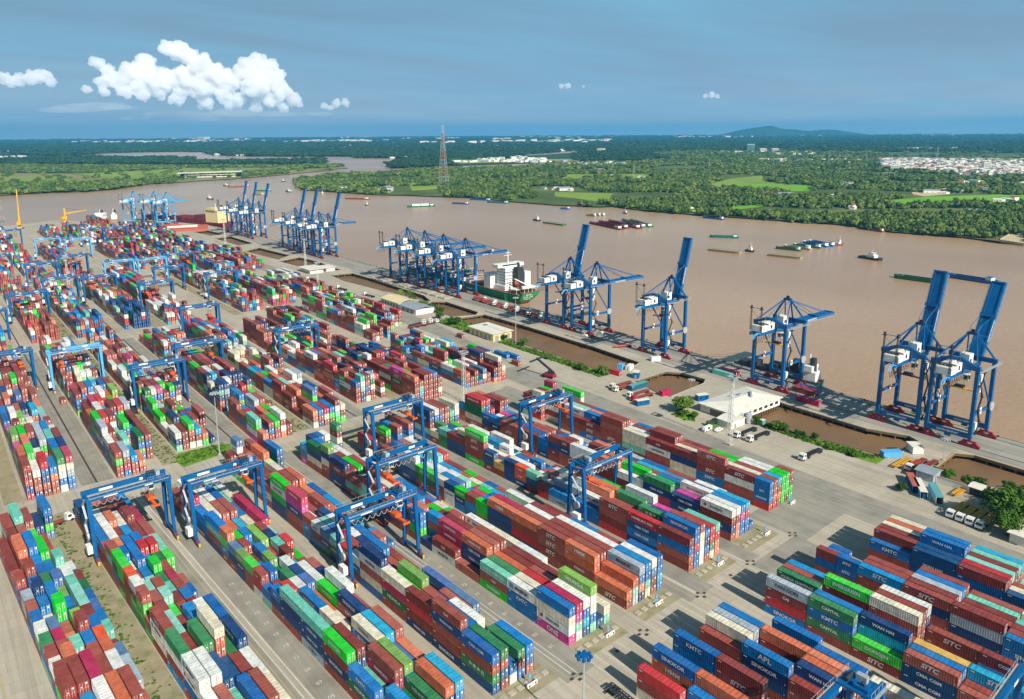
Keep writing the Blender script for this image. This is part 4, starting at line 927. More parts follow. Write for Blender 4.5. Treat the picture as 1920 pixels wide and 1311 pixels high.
    for z0 in (7.6, 24.2, 28.8): MB().box(0.9, -HB - 1.2, z0, 2.7, -HB + 0.4, z0 + 3.2).build('lift_cabin', white_paint, root)
    mb = MB(); mb.box(-1.6, -HB - 2.2, HG + 0.4, GA + 2.0, -HB - 1.0, HG + 0.52)
    for k in range(8): mb.tube((-1.5 + k * 2.9, -HB - 2.2, HG + 0.4), (-1.5 + k * 2.9, -HB - 2.2, HG + 1.6), 0.05, n=4)
    mb.bar((-1.6, -HB - 2.2, HG + 1.6), (GA + 2, -HB - 2.2, HG + 1.6), 0.07, 0.07); mb.build('walkway', steel_grey, root)
    for sy, x in ((-1, 5.2), (1, 8.0)):
        s_ = MB().box(x, sy * HB - 0.75, 13.6, x + 1.7, sy * HB - 0.6, 16.4).build('sign_panel', white_paint, root)
        MB().box(x + 0.5, sy * HB - 0.78, 14.3, x + 1.2, sy * HB - 0.751, 15.7).build('sign_mark', logo_red, s_)
    mb = MB(); mb.tube((GA - 1.2, -HB - 1.5, 14.8), (GA - 1.2, -HB - 0.9, 14.8), 2.0, n=16); mb.tube((GA - 1.2, -HB - 1.65, 14.8), (GA - 1.2, -HB - 1.5, 14.8), 0.8, n=10); mb.build('cable_reel', steel_grey, root)
    # trolley, cab and spreader
    tr = MB().box(4.6, -2.8, HG - 2.9, 9.0, 2.8, HG - 2.1).build('trolley', steel_dark, root)
    mb = MB(); mb.box(3.4, -4.2, HG - 5.6, 5.6, -2.2, HG - 3.0); mb.slot(1).box(3.34, -4.0, HG - 5.2, 3.4, -2.4, HG - 3.5); mb.box(3.6, -4.26, HG - 5.2, 5.4, -4.2, HG - 3.5); mb.build('operator_cab', [white_paint, glass], tr)
    sp = empty('spreader_frame', (6.8, 0, 0)); sp.parent = root
    return root, sp
def make_boom():
    mb = MB(); L_ = 37.5
    for sy in (-1, 1): mb.bar((0, sy * 2.4, 0), (L_, sy * 2.4, 0.2), 0.8, 1.7)
    for k in range(10): mb.bar((1 + k * 4, -2.4, 0.3), (1 + k * 4, 2.4, 0.3), 0.4, 0.5)
    mb.box(0.5, -1.9, 0.62, L_ * 0.98, 1.9, 0.70)
    mb.bar((L_, -2.9, 0.1), (L_, 2.9, 0.1), 0.7, 2.1); mb.bar((L_ * 0.58, -3.2, 1.2), (L_ * 0.58, 3.2, 1.2), 1.6, 0.5)
    me = mb.mesh('boom', steel_blue)
    vs_, fs = text_geo('SAIGON NEWPORT', 1.15, 0.03)
    lt = MB().add([(15 + px, -2.83, pz + 0.1) for px, pz, _ in vs_], fs).mesh('lettering', logo_white)
    w_ = MB()
    for sy in (-1, 1):
        w_.box(1, sy * 3.3 - 0.35, -0.5, L_ - 1, sy * 3.3 + 0.35, -0.42)
        w_.bar((1, sy * 3.62, 0.6), (L_ - 1, sy * 3.62, 0.6), 0.06, 0.06)
        for k in range(13): w_.tube((1 + k * 2.95, sy * 3.62, -0.45), (1 + k * 2.95, sy * 3.62, 0.6), 0.04, n=4)
    return me, lt, w_.mesh('walkway', steel_grey)
def spreader_mesh(m):
    mb = MB(); mb.box(-1.1, -2.8, 0, 1.1, 2.8, 0.45); mb.bar((0, -6.0, 0.1), (0, 6.0, 0.1), 0.9, 0.5)
    for sy in (-1, 1): mb.bar((-1.2, sy * 6.0, 0.0), (1.2, sy * 6.0, 0.0), 0.4, 0.7)
    mb.slot(1).box(-1.0, -1.8, 0.45, 1.0, 1.8, 1.5)
    for sx in (-1, 1):
        for sy in (-1, 1): mb.slot(1).tube((sx * 0.8, sy * 1.5, 1.4), (sx * 0.8, sy * 1.6, HG - 2.6 - SPZ), 0.05, n=4)
    return mb.mesh('spreader', [m, steel_dark])
SPZ = 22.5
sts0, spe = make_sts()
bpy.data.objects.remove(spe)
boom_me, boom_lt, boom_wk = make_boom()
sp_me = {k: spreader_mesh(m) for k, m in (('o', orange_paint), ('y', yellow_paint), ('r', red_paint))}
HX, HZ = GA + 1.6, HG - 1.2
def sts(v, u, ang, label, first=False, spc='o', spx=7.0, paint_=None):
    r = sts0 if first else copy_tree(sts0)
    for ch in r.children:
        if ch.name.startswith('boom'): pass
    r.location = (v, u, 0)
    tag(r, label, 'crane', 'ship to shore cranes along the quay')
    return r
CR = []
near_ = [(127.5, 62, 'rightmost blue quay crane, boom raised, yellow spreader, standing on the deck', 'y'), (149.3, 74, 'second blue quay crane from the right, boom raised, red spreader hanging', 'r'),
         (216.8, 0, 'lone blue quay crane with lowered boom, third from the right', 'y'), (294.8, 76, 'blue quay crane with raised boom, fourth from the right', 'o'),
         (358.5, 0, 'blue quay crane with lowered boom beside a raised one, right of green ship', 'o'), (384.5, 75, 'raised blue quay crane just right of the green ship stern', 'o'),
         (512, 0, 'lowered blue quay crane nearest the green ship bridge', 'o'), (545, 0, 'second lowered blue quay crane working over the green ship', 'o'), (575, 0, 'third lowered blue quay crane working over the green ship', 'o'), (605, 0, 'fourth lowered blue quay crane, over the green ship bow', 'o'),
         (771, 75, 'raised far blue quay crane, rightmost of the middle cluster', 'o'), (794, 0, 'far blue quay crane with lowered boom in the middle cluster', 'o'), (826, 76, 'raised far blue quay crane, tallest in the middle cluster', 'o'), (858, 76, 'raised far blue quay crane, leftmost of the middle cluster', 'o'),
         (972, 75, 'raised distant blue quay crane near the cream ship house, right one', 'o'), (1010, 77, 'raised distant blue quay crane near the cream ship house, middle one', 'o'), (1046, 77, 'raised distant blue quay crane near the cream ship house, left one', 'o')]
protos = [c for c in sts0.children]
for i, (u, ang, lab, spc) in enumerate(near_):
    r = sts0 if i == 0 else sts0.copy()
    if i: C.objects.link(r)
    v = 338.6 if u < 700 else 338.6 - (u - 700) * 0.012
    r.location = (v, u, 0)
    tag(r, lab, 'crane', 'ship to shore cranes along the quay')
    if i:
        for ch in protos:
            d = ch.copy(); C.objects.link(d); d.parent = r
            for g_ in ch.children:
                e = g_.copy(); C.objects.link(e); e.parent = d
    b = bpy.data.objects.new('boom', boom_me); C.objects.link(b); b.parent = r; b.location = (HX, 0, HZ); b.rotation_euler = (0, -R(ang), 0)
    for nm, me in (('lettering', boom_lt), ('walkway', boom_wk)):
        q = bpy.data.objects.new(nm, me); C.objects.link(q); q.parent = b
    mb = MB(); ax, az = 14.2, HG + 12.5
    for t in (0.58, 0.9):
        tx, tz = HX + 37.5 * t * math.cos(R(ang)), HZ + 0.8 + 37.5 * t * math.sin(R(ang))
        for sy in (-1, 1):
            if ang == 0: mb.tube((ax, sy * 1.5, az), (tx, sy * 2.6, tz), 0.17, n=5)
            else:
                mid = ((ax + tx) / 2 + 3.5, sy * 2.0, min(az, tz) + 2.0 + 3 * t)
                mb.chain([(ax, sy * 1.5, az), (ax + 2.6, sy * 1.9, az + 5.5 * t), (tx, sy * 2.6, tz)], 0.13, 5) if t < 0.7 else mb.tube((ax, sy * 1.5, az), (HX + 12 * math.cos(R(ang)), sy * 2.4, HZ + 12 * math.sin(R(ang))), 0.12, n=5)
    mb.build('boom_stay', steel_blue, r)
    s = bpy.data.objects.new('spreader', sp_me[spc]); C.objects.link(s); s.parent = r; s.location = (6.8, 0, SPZ)
# the three pale cranes turned along the far quay
for i, ((v, u), lab) in enumerate(zip([(300, 1210), (283, 1236), (266, 1262)], ['right one of three pale cranes at the far end of the port', 'middle one of three pale cranes at the far end of the port', 'leftmost quay crane, pale blue, at the far end of the port'])):
    r = sts0.copy(); C.objects.link(r); r.location = (v - 12 + (6 if i == 1 else 0), u - 4, 0); r.rotation_euler = (0, 0, R(38)); tag(r, lab, 'crane', 'ship to shore cranes along the quay')
    for ch in protos:
        d = ch.copy(); C.objects.link(d); d.parent = r
        for g_ in ch.children:
            e = g_.copy(); C.objects.link(e); e.parent = d
    b = bpy.data.objects.new('boom', boom_me); C.objects.link(b); b.parent = r; b.location = (HX, 0, HZ)
    mb = MB(); ax, az = 14.2, HG + 12.5
    for t in (0.58, 0.9):
        for sy in (-1, 1): mb.tube((ax, sy * 1.5, az), (HX + 37.5 * t, sy * 2.6, HZ + 0.8), 0.17, n=5)
    mb.build('boom_stay', steel_blue, r)
    for ch in list(r.children) + [g_ for c_ in r.children for g_ in c_.children]:
        for s_ in ch.material_slots:
            if s_.material == steel_blue: s_.link = 'OBJECT'; s_.material = steel_light
# ------------------------------------------------------------------ rubber-tyred gantries
# local frame: x across the block (span), y along the rows
def make_rtg(paint_):
    root = empty('yard_gantry', (0, 0, 0)); SP, HT = 11.85, 21.0
    for sx in (-1, 1):
        for sy in (-1, 1):
            MB().bar((sx * SP, sy * 4.0, 2.0), (sx * SP, sy * 2.9, HT), 0.75, 0.9, 1.1, 1.3, up=(1, 0, 0)).build('leg', paint_, root)
            w_ = MB()
            for q in (-0.9, 0.9):
                w_.slot(0).tube((sx * SP - 0.35, sy * 5.2 + q, 0.75), (sx * SP + 0.35, sy * 5.2 + q, 0.75), 0.75, n=12)
            w_.slot(1).box(sx * SP - 0.45, sy * 5.2 - 1.3, 0.7, sx * SP + 0.45, sy * 5.2 + 1.3, 1.7)
            w_.slot(2).box(sx * SP - 0.55, sy * 5.2 - 0.5, 1.5, sx * SP + 0.2, sy * 5.2 + 0.5, 2.3)
            w_.slot(3).box(sx * SP - 0.3, sy * 6.6 - 0.25, 0.4, sx * SP + 0.3, sy * 6.6 + 0.25, 1.6)
            w_.build('wheel_set', [rubber, steel_blue if paint_ != steel_light else steel_light, red_paint, yellow_paint], root)
        MB().bar((sx * SP, -5.4, 2.3), (sx * SP, 5.4, 2.3), 0.7, 0.8).build('sill_beam', paint_, root)
        MB().bar((sx * SP, -3.0, HT - 0.4), (sx * SP, 3.0, HT - 0.4), 0.7, 0.8).build('end_tie', paint_, root)
    for sy in (-1, 1):
        g_ = MB().bar((-SP - 0.8, sy * 2.9, HT + 0.1), (SP + 0.8, sy * 2.9, HT + 0.1), 0.95, 1.5).build('girder', paint_, root)
        for x0, x1 in ((-7.6, -3.6), (4.5, 7.0)): MB().box(x0, sy * 2.9 - 0.52, HT - 0.3, x1, sy * 2.9 - 0.48, HT + 0.5).build('name_panel', white_paint, g_)
        r_ = MB().bar((-SP, sy * 4.1, HT + 1.7), (SP, sy * 4.1, HT + 1.7), 0.06, 0.06)
        r_.box(-SP, sy * 3.8 - 0.3, HT + 0.5, SP, sy * 3.8 + 0.3, HT + 0.56)
        for k in range(10): r_.tube((-SP + k * 2.63, sy * 4.1, HT + 0.5), (-SP + k * 2.63, sy * 4.1, HT + 1.7), 0.045, n=4)
        r_.build('handrail', steel_grey, root)
    mb = MB()
    for k in range(9):
        pts = [(-SP + 1 + k * 2.0 + t * 2.0 / 5, -3.9, HT - 0.9 - 1.3 * math.sin(math.pi * t / 5)) for t in range(6)]
        mb.chain(pts, 0.08, 4)
    mb.build('festoon_cable', steel_grey, root)
    mb = MB(); mb.box(-SP - 1.9, -2.4, 2.8, -SP - 0.4, 0.6, 5.4); mb.build('generator_box', white_paint, root); MB().tube((-SP - 1.35, -1.0, 8.4), (-SP - 0.75, -1.0, 8.4), 1.3, n=14).build('cable_reel', steel_grey, root)
    mb = MB()
    for k in range(5):
        mb.bar((-SP - 0.9, (-1.6 if k % 2 else 1.6), 5 + k * 3.2), (-SP - 0.9, (1.6 if k % 2 else -1.6), 8.2 + k * 3.2), 0.6, 0.12)
    mb.build('stair', steel_grey, root)
    return root, HT
rtgs = {}
def rtg(v, u, side, label, rz=0.0, pal='b', spx=None, z=13.0):
    """side -1/1: where the trolley stands along the girder"""
    if pal not in rtgs: rtgs[pal] = (make_rtg(steel_blue if pal == 'b' else steel_light)[0], 0); r = rtgs[pal][0]
    else:
        p = rtgs[pal][0]; r = p.copy(); C.objects.link(r)
        for ch in p.children:
            if ch.name.startswith(('trolley', 'spreader')): continue
            d = ch.copy(); C.objects.link(d); d.parent = r
            for g_ in ch.children:
                e = g_.copy(); C.objects.link(e); e.parent = d
    r.location = (v, u, 0); r.rotation_euler = (0, 0, rz); tag(r, label, 'gantry crane', 'rubber tyred gantry cranes straddling the stacks')
    x = side * 8.0; HT = 21.0
    t = bpy.data.objects.new('trolley', TRO); C.objects.link(t); t.parent = r; t.location = (x, 0, HT)
    c = bpy.data.objects.new('operator_cab', CAB); C.objects.link(c); c.parent = t; c.location = (side * -1.6, -2.2, 0)
    s = bpy.data.objects.new('spreader', RSP[round(z)] if round(z) in RSP else RSP.setdefault(round(z), rsp_mesh(round(z)))); C.objects.link(s); s.parent = r; s.location = (x - side * 1.5, 0, 0)
    return r
mb = MB(); mb.box(-2.6, -3.6, 0.75, 2.6, 3.6, 1.1); mb.slot(0).box(-1.8, -2.4, 1.1, -0.4, 0.6, 1.9); mb.slot(2).box(0.8, -1.0, 1.1, 2.0, 1.2, 2.5); mb.slot(1).tube((-1.4, 2.2, 1.7), (1.6, 2.2, 1.7), 0.5, n=10); mb.tube((-1.2, -1.0, 2.1), (-0.6, -1.0, 2.1), 0.5, n=8)
for k in range(4): mb.slot(3).tube((-2.5 + k * 1.65, -3.5, 1.1), (-2.5 + k * 1.65, -3.5, 2.2), 0.05, n=4); mb.tube((-2.5 + k * 1.65, 3.5, 1.1), (-2.5 + k * 1.65, 3.5, 2.2), 0.05, n=4)
mb.slot(3).bar((-2.5, -3.5, 2.2), (2.5, -3.5, 2.2), 0.06, 0.06); mb.bar((-2.5, 3.5, 2.2), (2.5, 3.5, 2.2), 0.06, 0.06)
TRO = mb.mesh('trolley', [steel_blue, steel_dark, steel_grey, steel_grey])
mb = MB(); mb.box(-0.9, -0.9, -2.2, 0.9, 0.9, 0.4); mb.slot(1).box(-0.8, -0.95, -1.8, 0.8, -0.9, -0.4); CAB = mb.mesh('operator_cab', [white_paint, glass])
def rsp_mesh(z):
    mb = MB(); mb.bar((0, -6.0, z + 0.3), (0, 6.0, z + 0.3), 1.0, 0.5); mb.box(-1.1, -1.6, z + 0.5, 1.1, 1.6, z + 1.5)
    for sy in (-1, 1): mb.bar((-1.2, sy * 6, z + 0.2), (1.2, sy * 6, z + 0.2), 0.4, 0.7)
    for sx in (-1, 1):
        for sy in (-1, 1): mb.slot(1).tube((sx * 0.8, sy * 1.3, z + 1.5), (sx * 0.9, sy * 1.5, 21.7), 0.05, n=4)
    return mb.mesh('spreader', [orange_paint, steel_dark])
RSP = {}
for a in [
 (42.2, 256.0, 1, 'blue gantry over the left foreground block with hanging orange spreader', TH, 'b', None, 14), (70.0, 247.5, 1, 'blue gantry standing right beside the left foreground one', TH, 'b', None, 17),
 (99.6, 195.0, 1, 'blue gantry in the centre foreground with orange spreader at its right leg', TH, 'b', None, 14), (124.0, 222.0, -1, 'blue gantry behind the centre one, trolley at its left leg', TH, 'b', None, 14),
 (146.0, 267.0, 1, 'paler blue gantry near the junction left of lattice mast', TH, 'b', None, 15), (199.6, 232.0, 1, 'blue gantry before the rightmost long stack, trolley on right', TH, 'b', None, 16),
 (175.8, 175.0, -1, 'blue gantry in the right middle, orange spreader left of its girder', TH, 'b', None, 15),
 (129.6, 62.0, 1, 'blue gantry cut off by the bottom edge at right', TH, 'b', None, 15), (158.5, 40.5, -1, 'blue gantry top just entering the lower right corner', TH, 'b', None, 15),
 (27.0, 462.0, 1, 'blue gantry cut by the left edge, second cross road', 0, 'b', None, 14), (57.0, 449.0, -1, 'pale sky-blue gantry beside the left-edge gantry', 0, 'p', None, 14),
 (84.5, 393.0, 1, 'blue gantry left of centre with yellow lights above low stacks', 0, 'b', None, 14)]: rtg(a[0], a[1], a[2], a[3], a[4], a[5], a[6], a[7])
for a in [
 (166.5, 417, 1, 'blue gantry in the middle yard behind the near block ends', 'b'), (111.3, 419, 1, 'blue gantry framing mixed blue stacks left of centre', 'b'), (139, 512, 1, 'blue gantry straddling low stacks behind a broad brown block', 'b'),
 (56.4, 634, -1, 'blue gantry at left with white boxes beneath, third row back', 'b'), (83.7, 687, 1, 'blue gantry with white reefers beneath, left middle distance', 'b'), (109.4, 675, -1, 'blue gantry touching a white machinery pile, middle distance', 'b'),
 (138, 619, -1, 'blue gantry in the middle distance over a yellow handler', 'b'), (82, 777, 1, 'blue gantry far left over mixed stacks', 'b'), (111.5, 810, 1, 'blue gantry far left over a long white roof', 'b'), (138, 747, -1, 'pale gantry of a pair in the middle distance, left one', 'p'),
 (164.4, 742, -1, 'pale gantry of a pair in the middle distance, right one', 'p'), (191.7, 753, 1, 'blue gantry behind the pale pair', 'b'), (164, 685, -1, 'blue gantry before the pale pair', 'b'), (190.7, 631, 1, 'blue gantry over white and blue stacks in the middle distance', 'b'),
 (110.3, 961, 1, 'pale gantry of the far left pair, left one', 'p'), (136, 938, -1, 'pale gantry of the far left pair, right one', 'p'), (165.5, 1029, 1, 'distant blue gantry before white ships, left one', 'b'), (190.5, 1025, 1, 'distant blue gantry before white ships, right one', 'b'),
 (55, 854, 1, 'blue gantry cut by the left edge, far yard', 'b'), (86, 1078, 1, 'distant blue gantry by the yellow jib crane', 'b'), (26.8, 583, 1, 'blue gantry leg and girder at the left edge, middle yard', 'b')]: rtg(a[0], a[1], a[2], a[3], 0.0, a[4])

# ------------------------------------------------------------------ 05 lighting masts, lamps, small yard things
def lattice_mast(v, u, h, label, w0=1.7, w1=1.0, mt=None):
    root = empty('lattice_light_mast', (v, u, 0), label=label, cat='light mast', group='lattice lighting masts in the port')
    mb = MB(); n = int(h / 2.4); mt = mt or white_paint
    cor = [(-1, -1), (1, -1), (1, 1), (-1, 1)]
    def P(k, i):
        t = k / n; ww = (w0 + (w1 - w0) * t) / 2; return (cor[i][0] * ww, cor[i][1] * ww, h * t)
    for i in range(4): mb.bar(P(0, i), P(n, i), 0.14, 0.14)
    for k in range(n):
        for i in range(4):
            mb.bar(P(k, i), P(k + 1, (i + 1) % 4), 0.07, 0.07)
            mb.bar(P(k + 1, i), P(k + 1, (i + 1) % 4), 0.07, 0.07)
    mb.build('tower', mt, root)
    mb = MB(); mb.box(-1.6, -1.6, h, 1.6, 1.6, h + 0.12)
    for i in range(4):
        a, b = cor[i], cor[(i + 1) % 4]
        mb.bar((a[0] * 1.6, a[1] * 1.6, h + 1.1), (b[0] * 1.6, b[1] * 1.6, h + 1.1), 0.06, 0.06); mb.bar((a[0] * 1.6, a[1] * 1.6, h), (a[0] * 1.6, a[1] * 1.6, h + 2.4), 0.06, 0.06)
    mb.build('platform', steel_grey, root)
    for i in range(4):
        a, b = cor[i], cor[(i + 1) % 4]
        mb = MB()
        for t in (0.1, 0.37, 0.63, 0.9):
            x, y = (a[0] + (b[0] - a[0]) * t) * 1.75, (a[1] + (b[1] - a[1]) * t) * 1.75
            mb.box(x - 0.3, y - 0.3, h + 0.9, x + 0.3, y + 0.3, h + 1.5)
        mb.build('floodlight', steel_grey, root)
    MB().box(-1.6, -1.6, 0, 1.6, 1.6, 0.5).build('footing', concrete, root)
    return root
lattice_mast(262.5, 184.3, 29.0, 'white lattice lighting mast beside white-roofed building')
lattice_mast(203.0, 298.6, 25.0, 'white lattice lighting mast on the junction behind gantry')
lattice_mast(250.1, 574.6, 28.5, 'white lattice mast in front of the gate building, nearer one')
lattice_mast(302.3, 722.0, 27, 'white lattice mast behind gate building, by far tidal basin')
lattice_mast(290.9, 932.0, 30, 'distant white lattice mast near raised far cranes')
lattice_mast(99.0, 760.0, 26, 'white lattice mast at far left between two gantries')
def light_pole(v, u, h, label, r0=0.28, blue=False):
    root = empty('light_pole', (v, u, 0), label=label, cat='lamp post', group='tall lamp posts in the yard')
    MB().tube((0, 0, 0), (0, 0, h), r0, r0 * 0.45, n=8).build('pole', steel_grey, root)
    mb = MB(); mb.tube((0, 0, h), (0, 0, h + 0.4), 1.0, 1.0, n=10)
    for k in range(8):
        a = k * math.pi / 4; x, y = math.cos(a) * 1.5, math.sin(a) * 1.5
        mb.box(x - 0.32, y - 0.32, h - 0.3, x + 0.32, y + 0.32, h + 0.25); mb.bar((0, 0, h + 0.2), (x, y, h + 0.1), 0.08, 0.08)
    mb.build('lamp_head', steel_blue if blue else steel_grey, root)
    MB().tube((0, 0, 0), (0, 0, 0.5), 0.8, 0.7, n=8).build('footing', concrete, root)
light_pole(100.0, 103.5, 22.0, 'tall grey lamp post with blue head at bottom centre of view', 0.3, True)
light_pole(289.7, 366.5, 30.0, 'tall grey lamp post on grass by cream warehouse')
light_pole(87.5, 311.8, 27.0, 'tall lamp post standing on a weedy curved island')
light_pole(140.6, 505.6, 30.0, 'thin lamp post among stacks left of centre')
light_pole(153, 985, 32.0, 'thin distant lamp post near far white ships')
light_pole(316.2, 119.4, 9.0, 'short street lamp on the quay access at right', 0.12)
light_pole(297, 233, 9.0, 'short street lamp between small basin and white-roofed building', 0.12)
# barriers with a post at the near ends of the blocks
def barrier(a, b, label):
    x, y = near(a, b); root = empty('end_barrier', (x, y, 0), TH + R(35) * 0, label=label, cat='barrier', group='white barriers at the block ends')
    mb = MB(); mb.add([(-1.6, -0.35, 0), (1.6, -0.35, 0), (1.6, 0.35, 0), (-1.6, 0.35, 0), (-1.6, -0.1, 0.85), (1.6, -0.1, 0.85), (1.6, 0.1, 0.85), (-1.6, 0.1, 0.85)], [(0, 1, 5, 4), (1, 2, 6, 5), (2, 3, 7, 6), (3, 0, 4, 7), (4, 5, 6, 7)])
    mb.build('barrier_block', white_paint, root)
    for k in (-1, 1): MB().box(k * 1.0 - 0.25, -0.38, 0.15, k * 1.0 + 0.25, -0.3, 0.7).build('red_stripe', logo_red, root)
    MB().tube((0, 0.9, 0), (0, 0.9, 3.0), 0.12, n=6).box(-0.35, 0.75, 1.6, 0.35, 1.05, 2.4).build('power_post', steel_light, root)
for nm, q, lb in (('A', 9.5, 'of the lamp post block'), ('B', 11.5, 'of the magenta block'), ('C', 9.0, 'of the light blue block'), ('D', 11.0, 'of the red and green block'), ('F', 13.2, 'of the white topped block'), ('G', 12, 'of the green block')):
    barrier(BL[nm] + q, -3.6 if nm != 'G' else 2, f'white and red barrier, pale post, at end {lb}')
for nm in ('A', 'B', 'C', 'D', 'F'):
    x, y = near(BL[nm], 0); mb = MB()
    root = empty('stack_pads', (x, y, 0), TH, label={'A': 'row of flat concrete pads by the end of the lamp-post block', 'B': 'row of flat concrete pads before the magenta-end stack', 'C': 'row of flat concrete pads before the light blue end stack', 'D': 'row of flat pads before the red and green end stack', 'F': 'row of flat pads before the white topped end stack'}[nm], cat='concrete pads')
    for k in range(6): MB().box(0.3 + 2.72 * k, -3.2, 0, 2.1 + 2.72 * k, -1.7, 0.25).build('pad', concrete, root)
# ------------------------------------------------------------------ buildings of the port
def bldg(v0, u0, v1, u1, name='port_building', label='', h=4.2, wallm=None, roofm=None, rise=1.2, along='y', doors=(), win=(), over=0.6, flat=False):
    root = empty(name, ((v0 + v1) / 2, (u0 + u1) / 2, 0), label=label, cat='building')
    X, Y = (v1 - v0) / 2, (u1 - u0) / 2; wallm = wallm or wall_white; roofm = roofm or roof_white
    MB().box(-X, -Y, 0, X, Y, h).build('wall', wallm, root)
    if flat: MB().box(-X - over, -Y - over, h + 0.003, X + over, Y + over, h + 0.25).build('roof', roofm, root)
    else: MB().gable(-X, -Y, X, Y, h + 0.12, rise, over, along).build('roof', roofm, root)
    for (face, p, w_, z0, z1, kind) in doors:
        m = MB()
        if face == 'w': m.box(-X - 0.05, p - w_ / 2, z0, -X + 0.02, p + w_ / 2, z1)
        else: m.box(p - w_ / 2, -Y - 0.05, z0, p + w_ / 2, -Y + 0.02, z1)
        m.build(kind, shutter if kind == 'door' else glass, root)
    return root
# cream warehouse
bldg(281.6, 379.5, 296.5, 406, 'warehouse', 'cream warehouse with flat white roof beside the grass verge', 5.0, wall_cream, roof_white, doors=[('w', -9.5 + 4.7 * k, 2.4, 0, 3.4, 'door') for k in range(5)] + [('s', p, 3.2, 0, 3.6, 'door') for p in (-4.6, 0, 4.6)], flat=True, over=1.1)
# low white hall over the basin edge, hipped pale roof
root = empty('dining_hall', (303, 207.5, 0), 0, label='large low white building with hipped pale roof beside lattice mast', cat='building')
X, Y = 18.4, 9.6
MB().box(-X, -Y, 0, X, Y, 4.0).build('wall', wall_white, root)
MB().add([(-X - 1, -Y - 1, 4.1), (X + 1, -Y - 1, 4.1), (X + 1, Y + 1, 4.1), (-X - 1, Y + 1, 4.1), (-X + 9, 0, 6.0), (X - 9, 0, 6.0), (-X - 1, -Y - 1, 3.8), (X + 1, -Y - 1, 3.8), (X + 1, Y + 1, 3.8), (-X - 1, Y + 1, 3.8)],
         [(0, 1, 5, 4), (1, 2, 5), (2, 3, 4, 5), (3, 0, 4), (6, 7, 1, 0), (7, 8, 2, 1), (8, 9, 3, 2), (9, 6, 0, 3), (9, 8, 7, 6)]).build('roof', roof_white, root)
for k in range(8): MB().box(X - 35 + 4.4 * k, -Y - 0.06, 1.2, X - 32.4 + 4.4 * k, -Y + 0.02, 2.6).build('window', glass, root)
MB().box(-X - 0.06, -4, 0.2, -X + 0.02, 4, 2.8).build('door', glass, root)
mb = MB(); mb.tube((4, -3, 4.5), (4, -3, 6.6), 0.7, n=10); mb.bar((4, -3, 6.6), (9, 1, 6.2), 0.8, 0.8); mb.build('roof_duct', steel_grey, root); MB().tube((2, 2, 4.6), (2, 2, 6.4), 1.0, n=10).build('roof_vent', steel_grey, root); MB().tube((-3, 4, 4.6), (-3, 4, 5.9), 0.6, n=8).build('roof_vent', steel_grey, root)
mb = MB()
for k in range(9): mb.box(2 + k * 2.0 - 0.2, Y - 0.2 - 19.0, -4.5, 2 + k * 2.0 + 0.2, Y + 0.2 - 19.0, 0)
mb.build('stilts', dark_concrete, root)
bldg(276.5, 193.5, 286.5, 201, 'utility_room', 'small white annex in front of the large low white building', 3.2, doors=[('s', -2, 1.4, 0, 2.2, 'door')], rise=0.8)
for i, (v, u) in enumerate(((288.6, 197.2), (289.2, 193.4), (291.8, 195.2))):
    root = empty('storage_tank', (v, u, 0), label=['grey steel tank nearest the white annex wall', 'rightmost grey steel tank by the white annex', 'rear grey steel tank by the white annex'][i], cat='tank', group='steel tanks by the annex')
    MB().tube((0, 0, 0.4), (0, 0, 3.6), 1.5, n=16).build('shell', steel_grey, root); MB().tube((0, 0, 3.6), (0, 0, 4.2), 1.5, 0.3, n=16).build('cone_top', steel_grey, root); MB().tube((0, 0, 0), (0, 0, 0.4), 1.2, n=12).build('base', concrete, root)
bldg(291.2, 187.2, 293.4, 189.4, 'portable_toilet', 'teal portable toilet beside the grey tanks', 2.4, roof_teal, roof_white, rise=0.3, over=0.1)
bldg(281.5, 500, 297, 528, 'office_building', 'long white office with pale yellow roof near palm trees', 4.2, wall_white, mat('pale_yellow_roof', srgb(222, 206, 160), 0.6, 0.08, 0.3), 1.8, doors=[('w', -11 + 4.4 * k, 2.6, 0.4, 2.8, 'window') for k in range(6)])
bldg(281.0, 474, 297, 498, 'open_shed', 'grey roofed shed beside the long white office', 3.8, wall_white, roof_grey, 1.6, doors=[('w', -6 + 6 * k, 4.2, 0, 3, 'door') for k in range(3)])
bldg(290.5, 684, 304, 706, 'gate_office', 'white flat-roofed gate office beside a lattice mast', 4.0, flat=True, over=2.2)
bldg(308, 686, 317, 702, 'gate_canopy', 'small white building on the basin edge behind the gate office', 3.5, flat=True, over=1.2)
# guard cabins and kiosks
def cabin(v, u, rz, m, label, L_=6.0, w_=2.6, h=2.7, windows=True):
    root = empty('site_cabin', (v, u, 0), rz, label=label, cat='cabin')
    mb = MB(); mb.box(-w_ / 2, -L_ / 2, 0.15, w_ / 2, L_ / 2, h); mb.build('cabin_wall', m, root)
    MB().box(-w_ / 2 - 0.1, -L_ / 2 - 0.1, h + 0.003, w_ / 2 + 0.1, L_ / 2 + 0.1, h + 0.15).build('roof', roof_white if m != steel_light else steel_light, root)
    if windows:
        for k in (-1, 1): MB().box(-w_ / 2 - 0.03, k * L_ * 0.25 - 0.5, 1.1, -w_ / 2 + 0.02, k * L_ * 0.25 + 0.5, 2.0).build('window', glass, root)
        MB().box(-0.45, -L_ / 2 - 0.03, 0.15, 0.45, -L_ / 2 + 0.02, 2.1).build('door', shutter, root)
cabin(306.2, 283.6, -1.2, wall_white, 'white guard cabin on the corner of the long basin'); cabin(302.5, 287, -1.2, steel_light, 'pale blue kiosk left of the white guard cabin', 4, 3, 3.2)
cabin(298.9, 271.8, -1.0, steel_blue, 'blue roofed kiosk by the small basin, upper one', 5, 3.2, 3.4); cabin(297.6, 226.4, 1.2, steel_blue, 'blue kiosk beside the large round tree', 6, 3, 3)
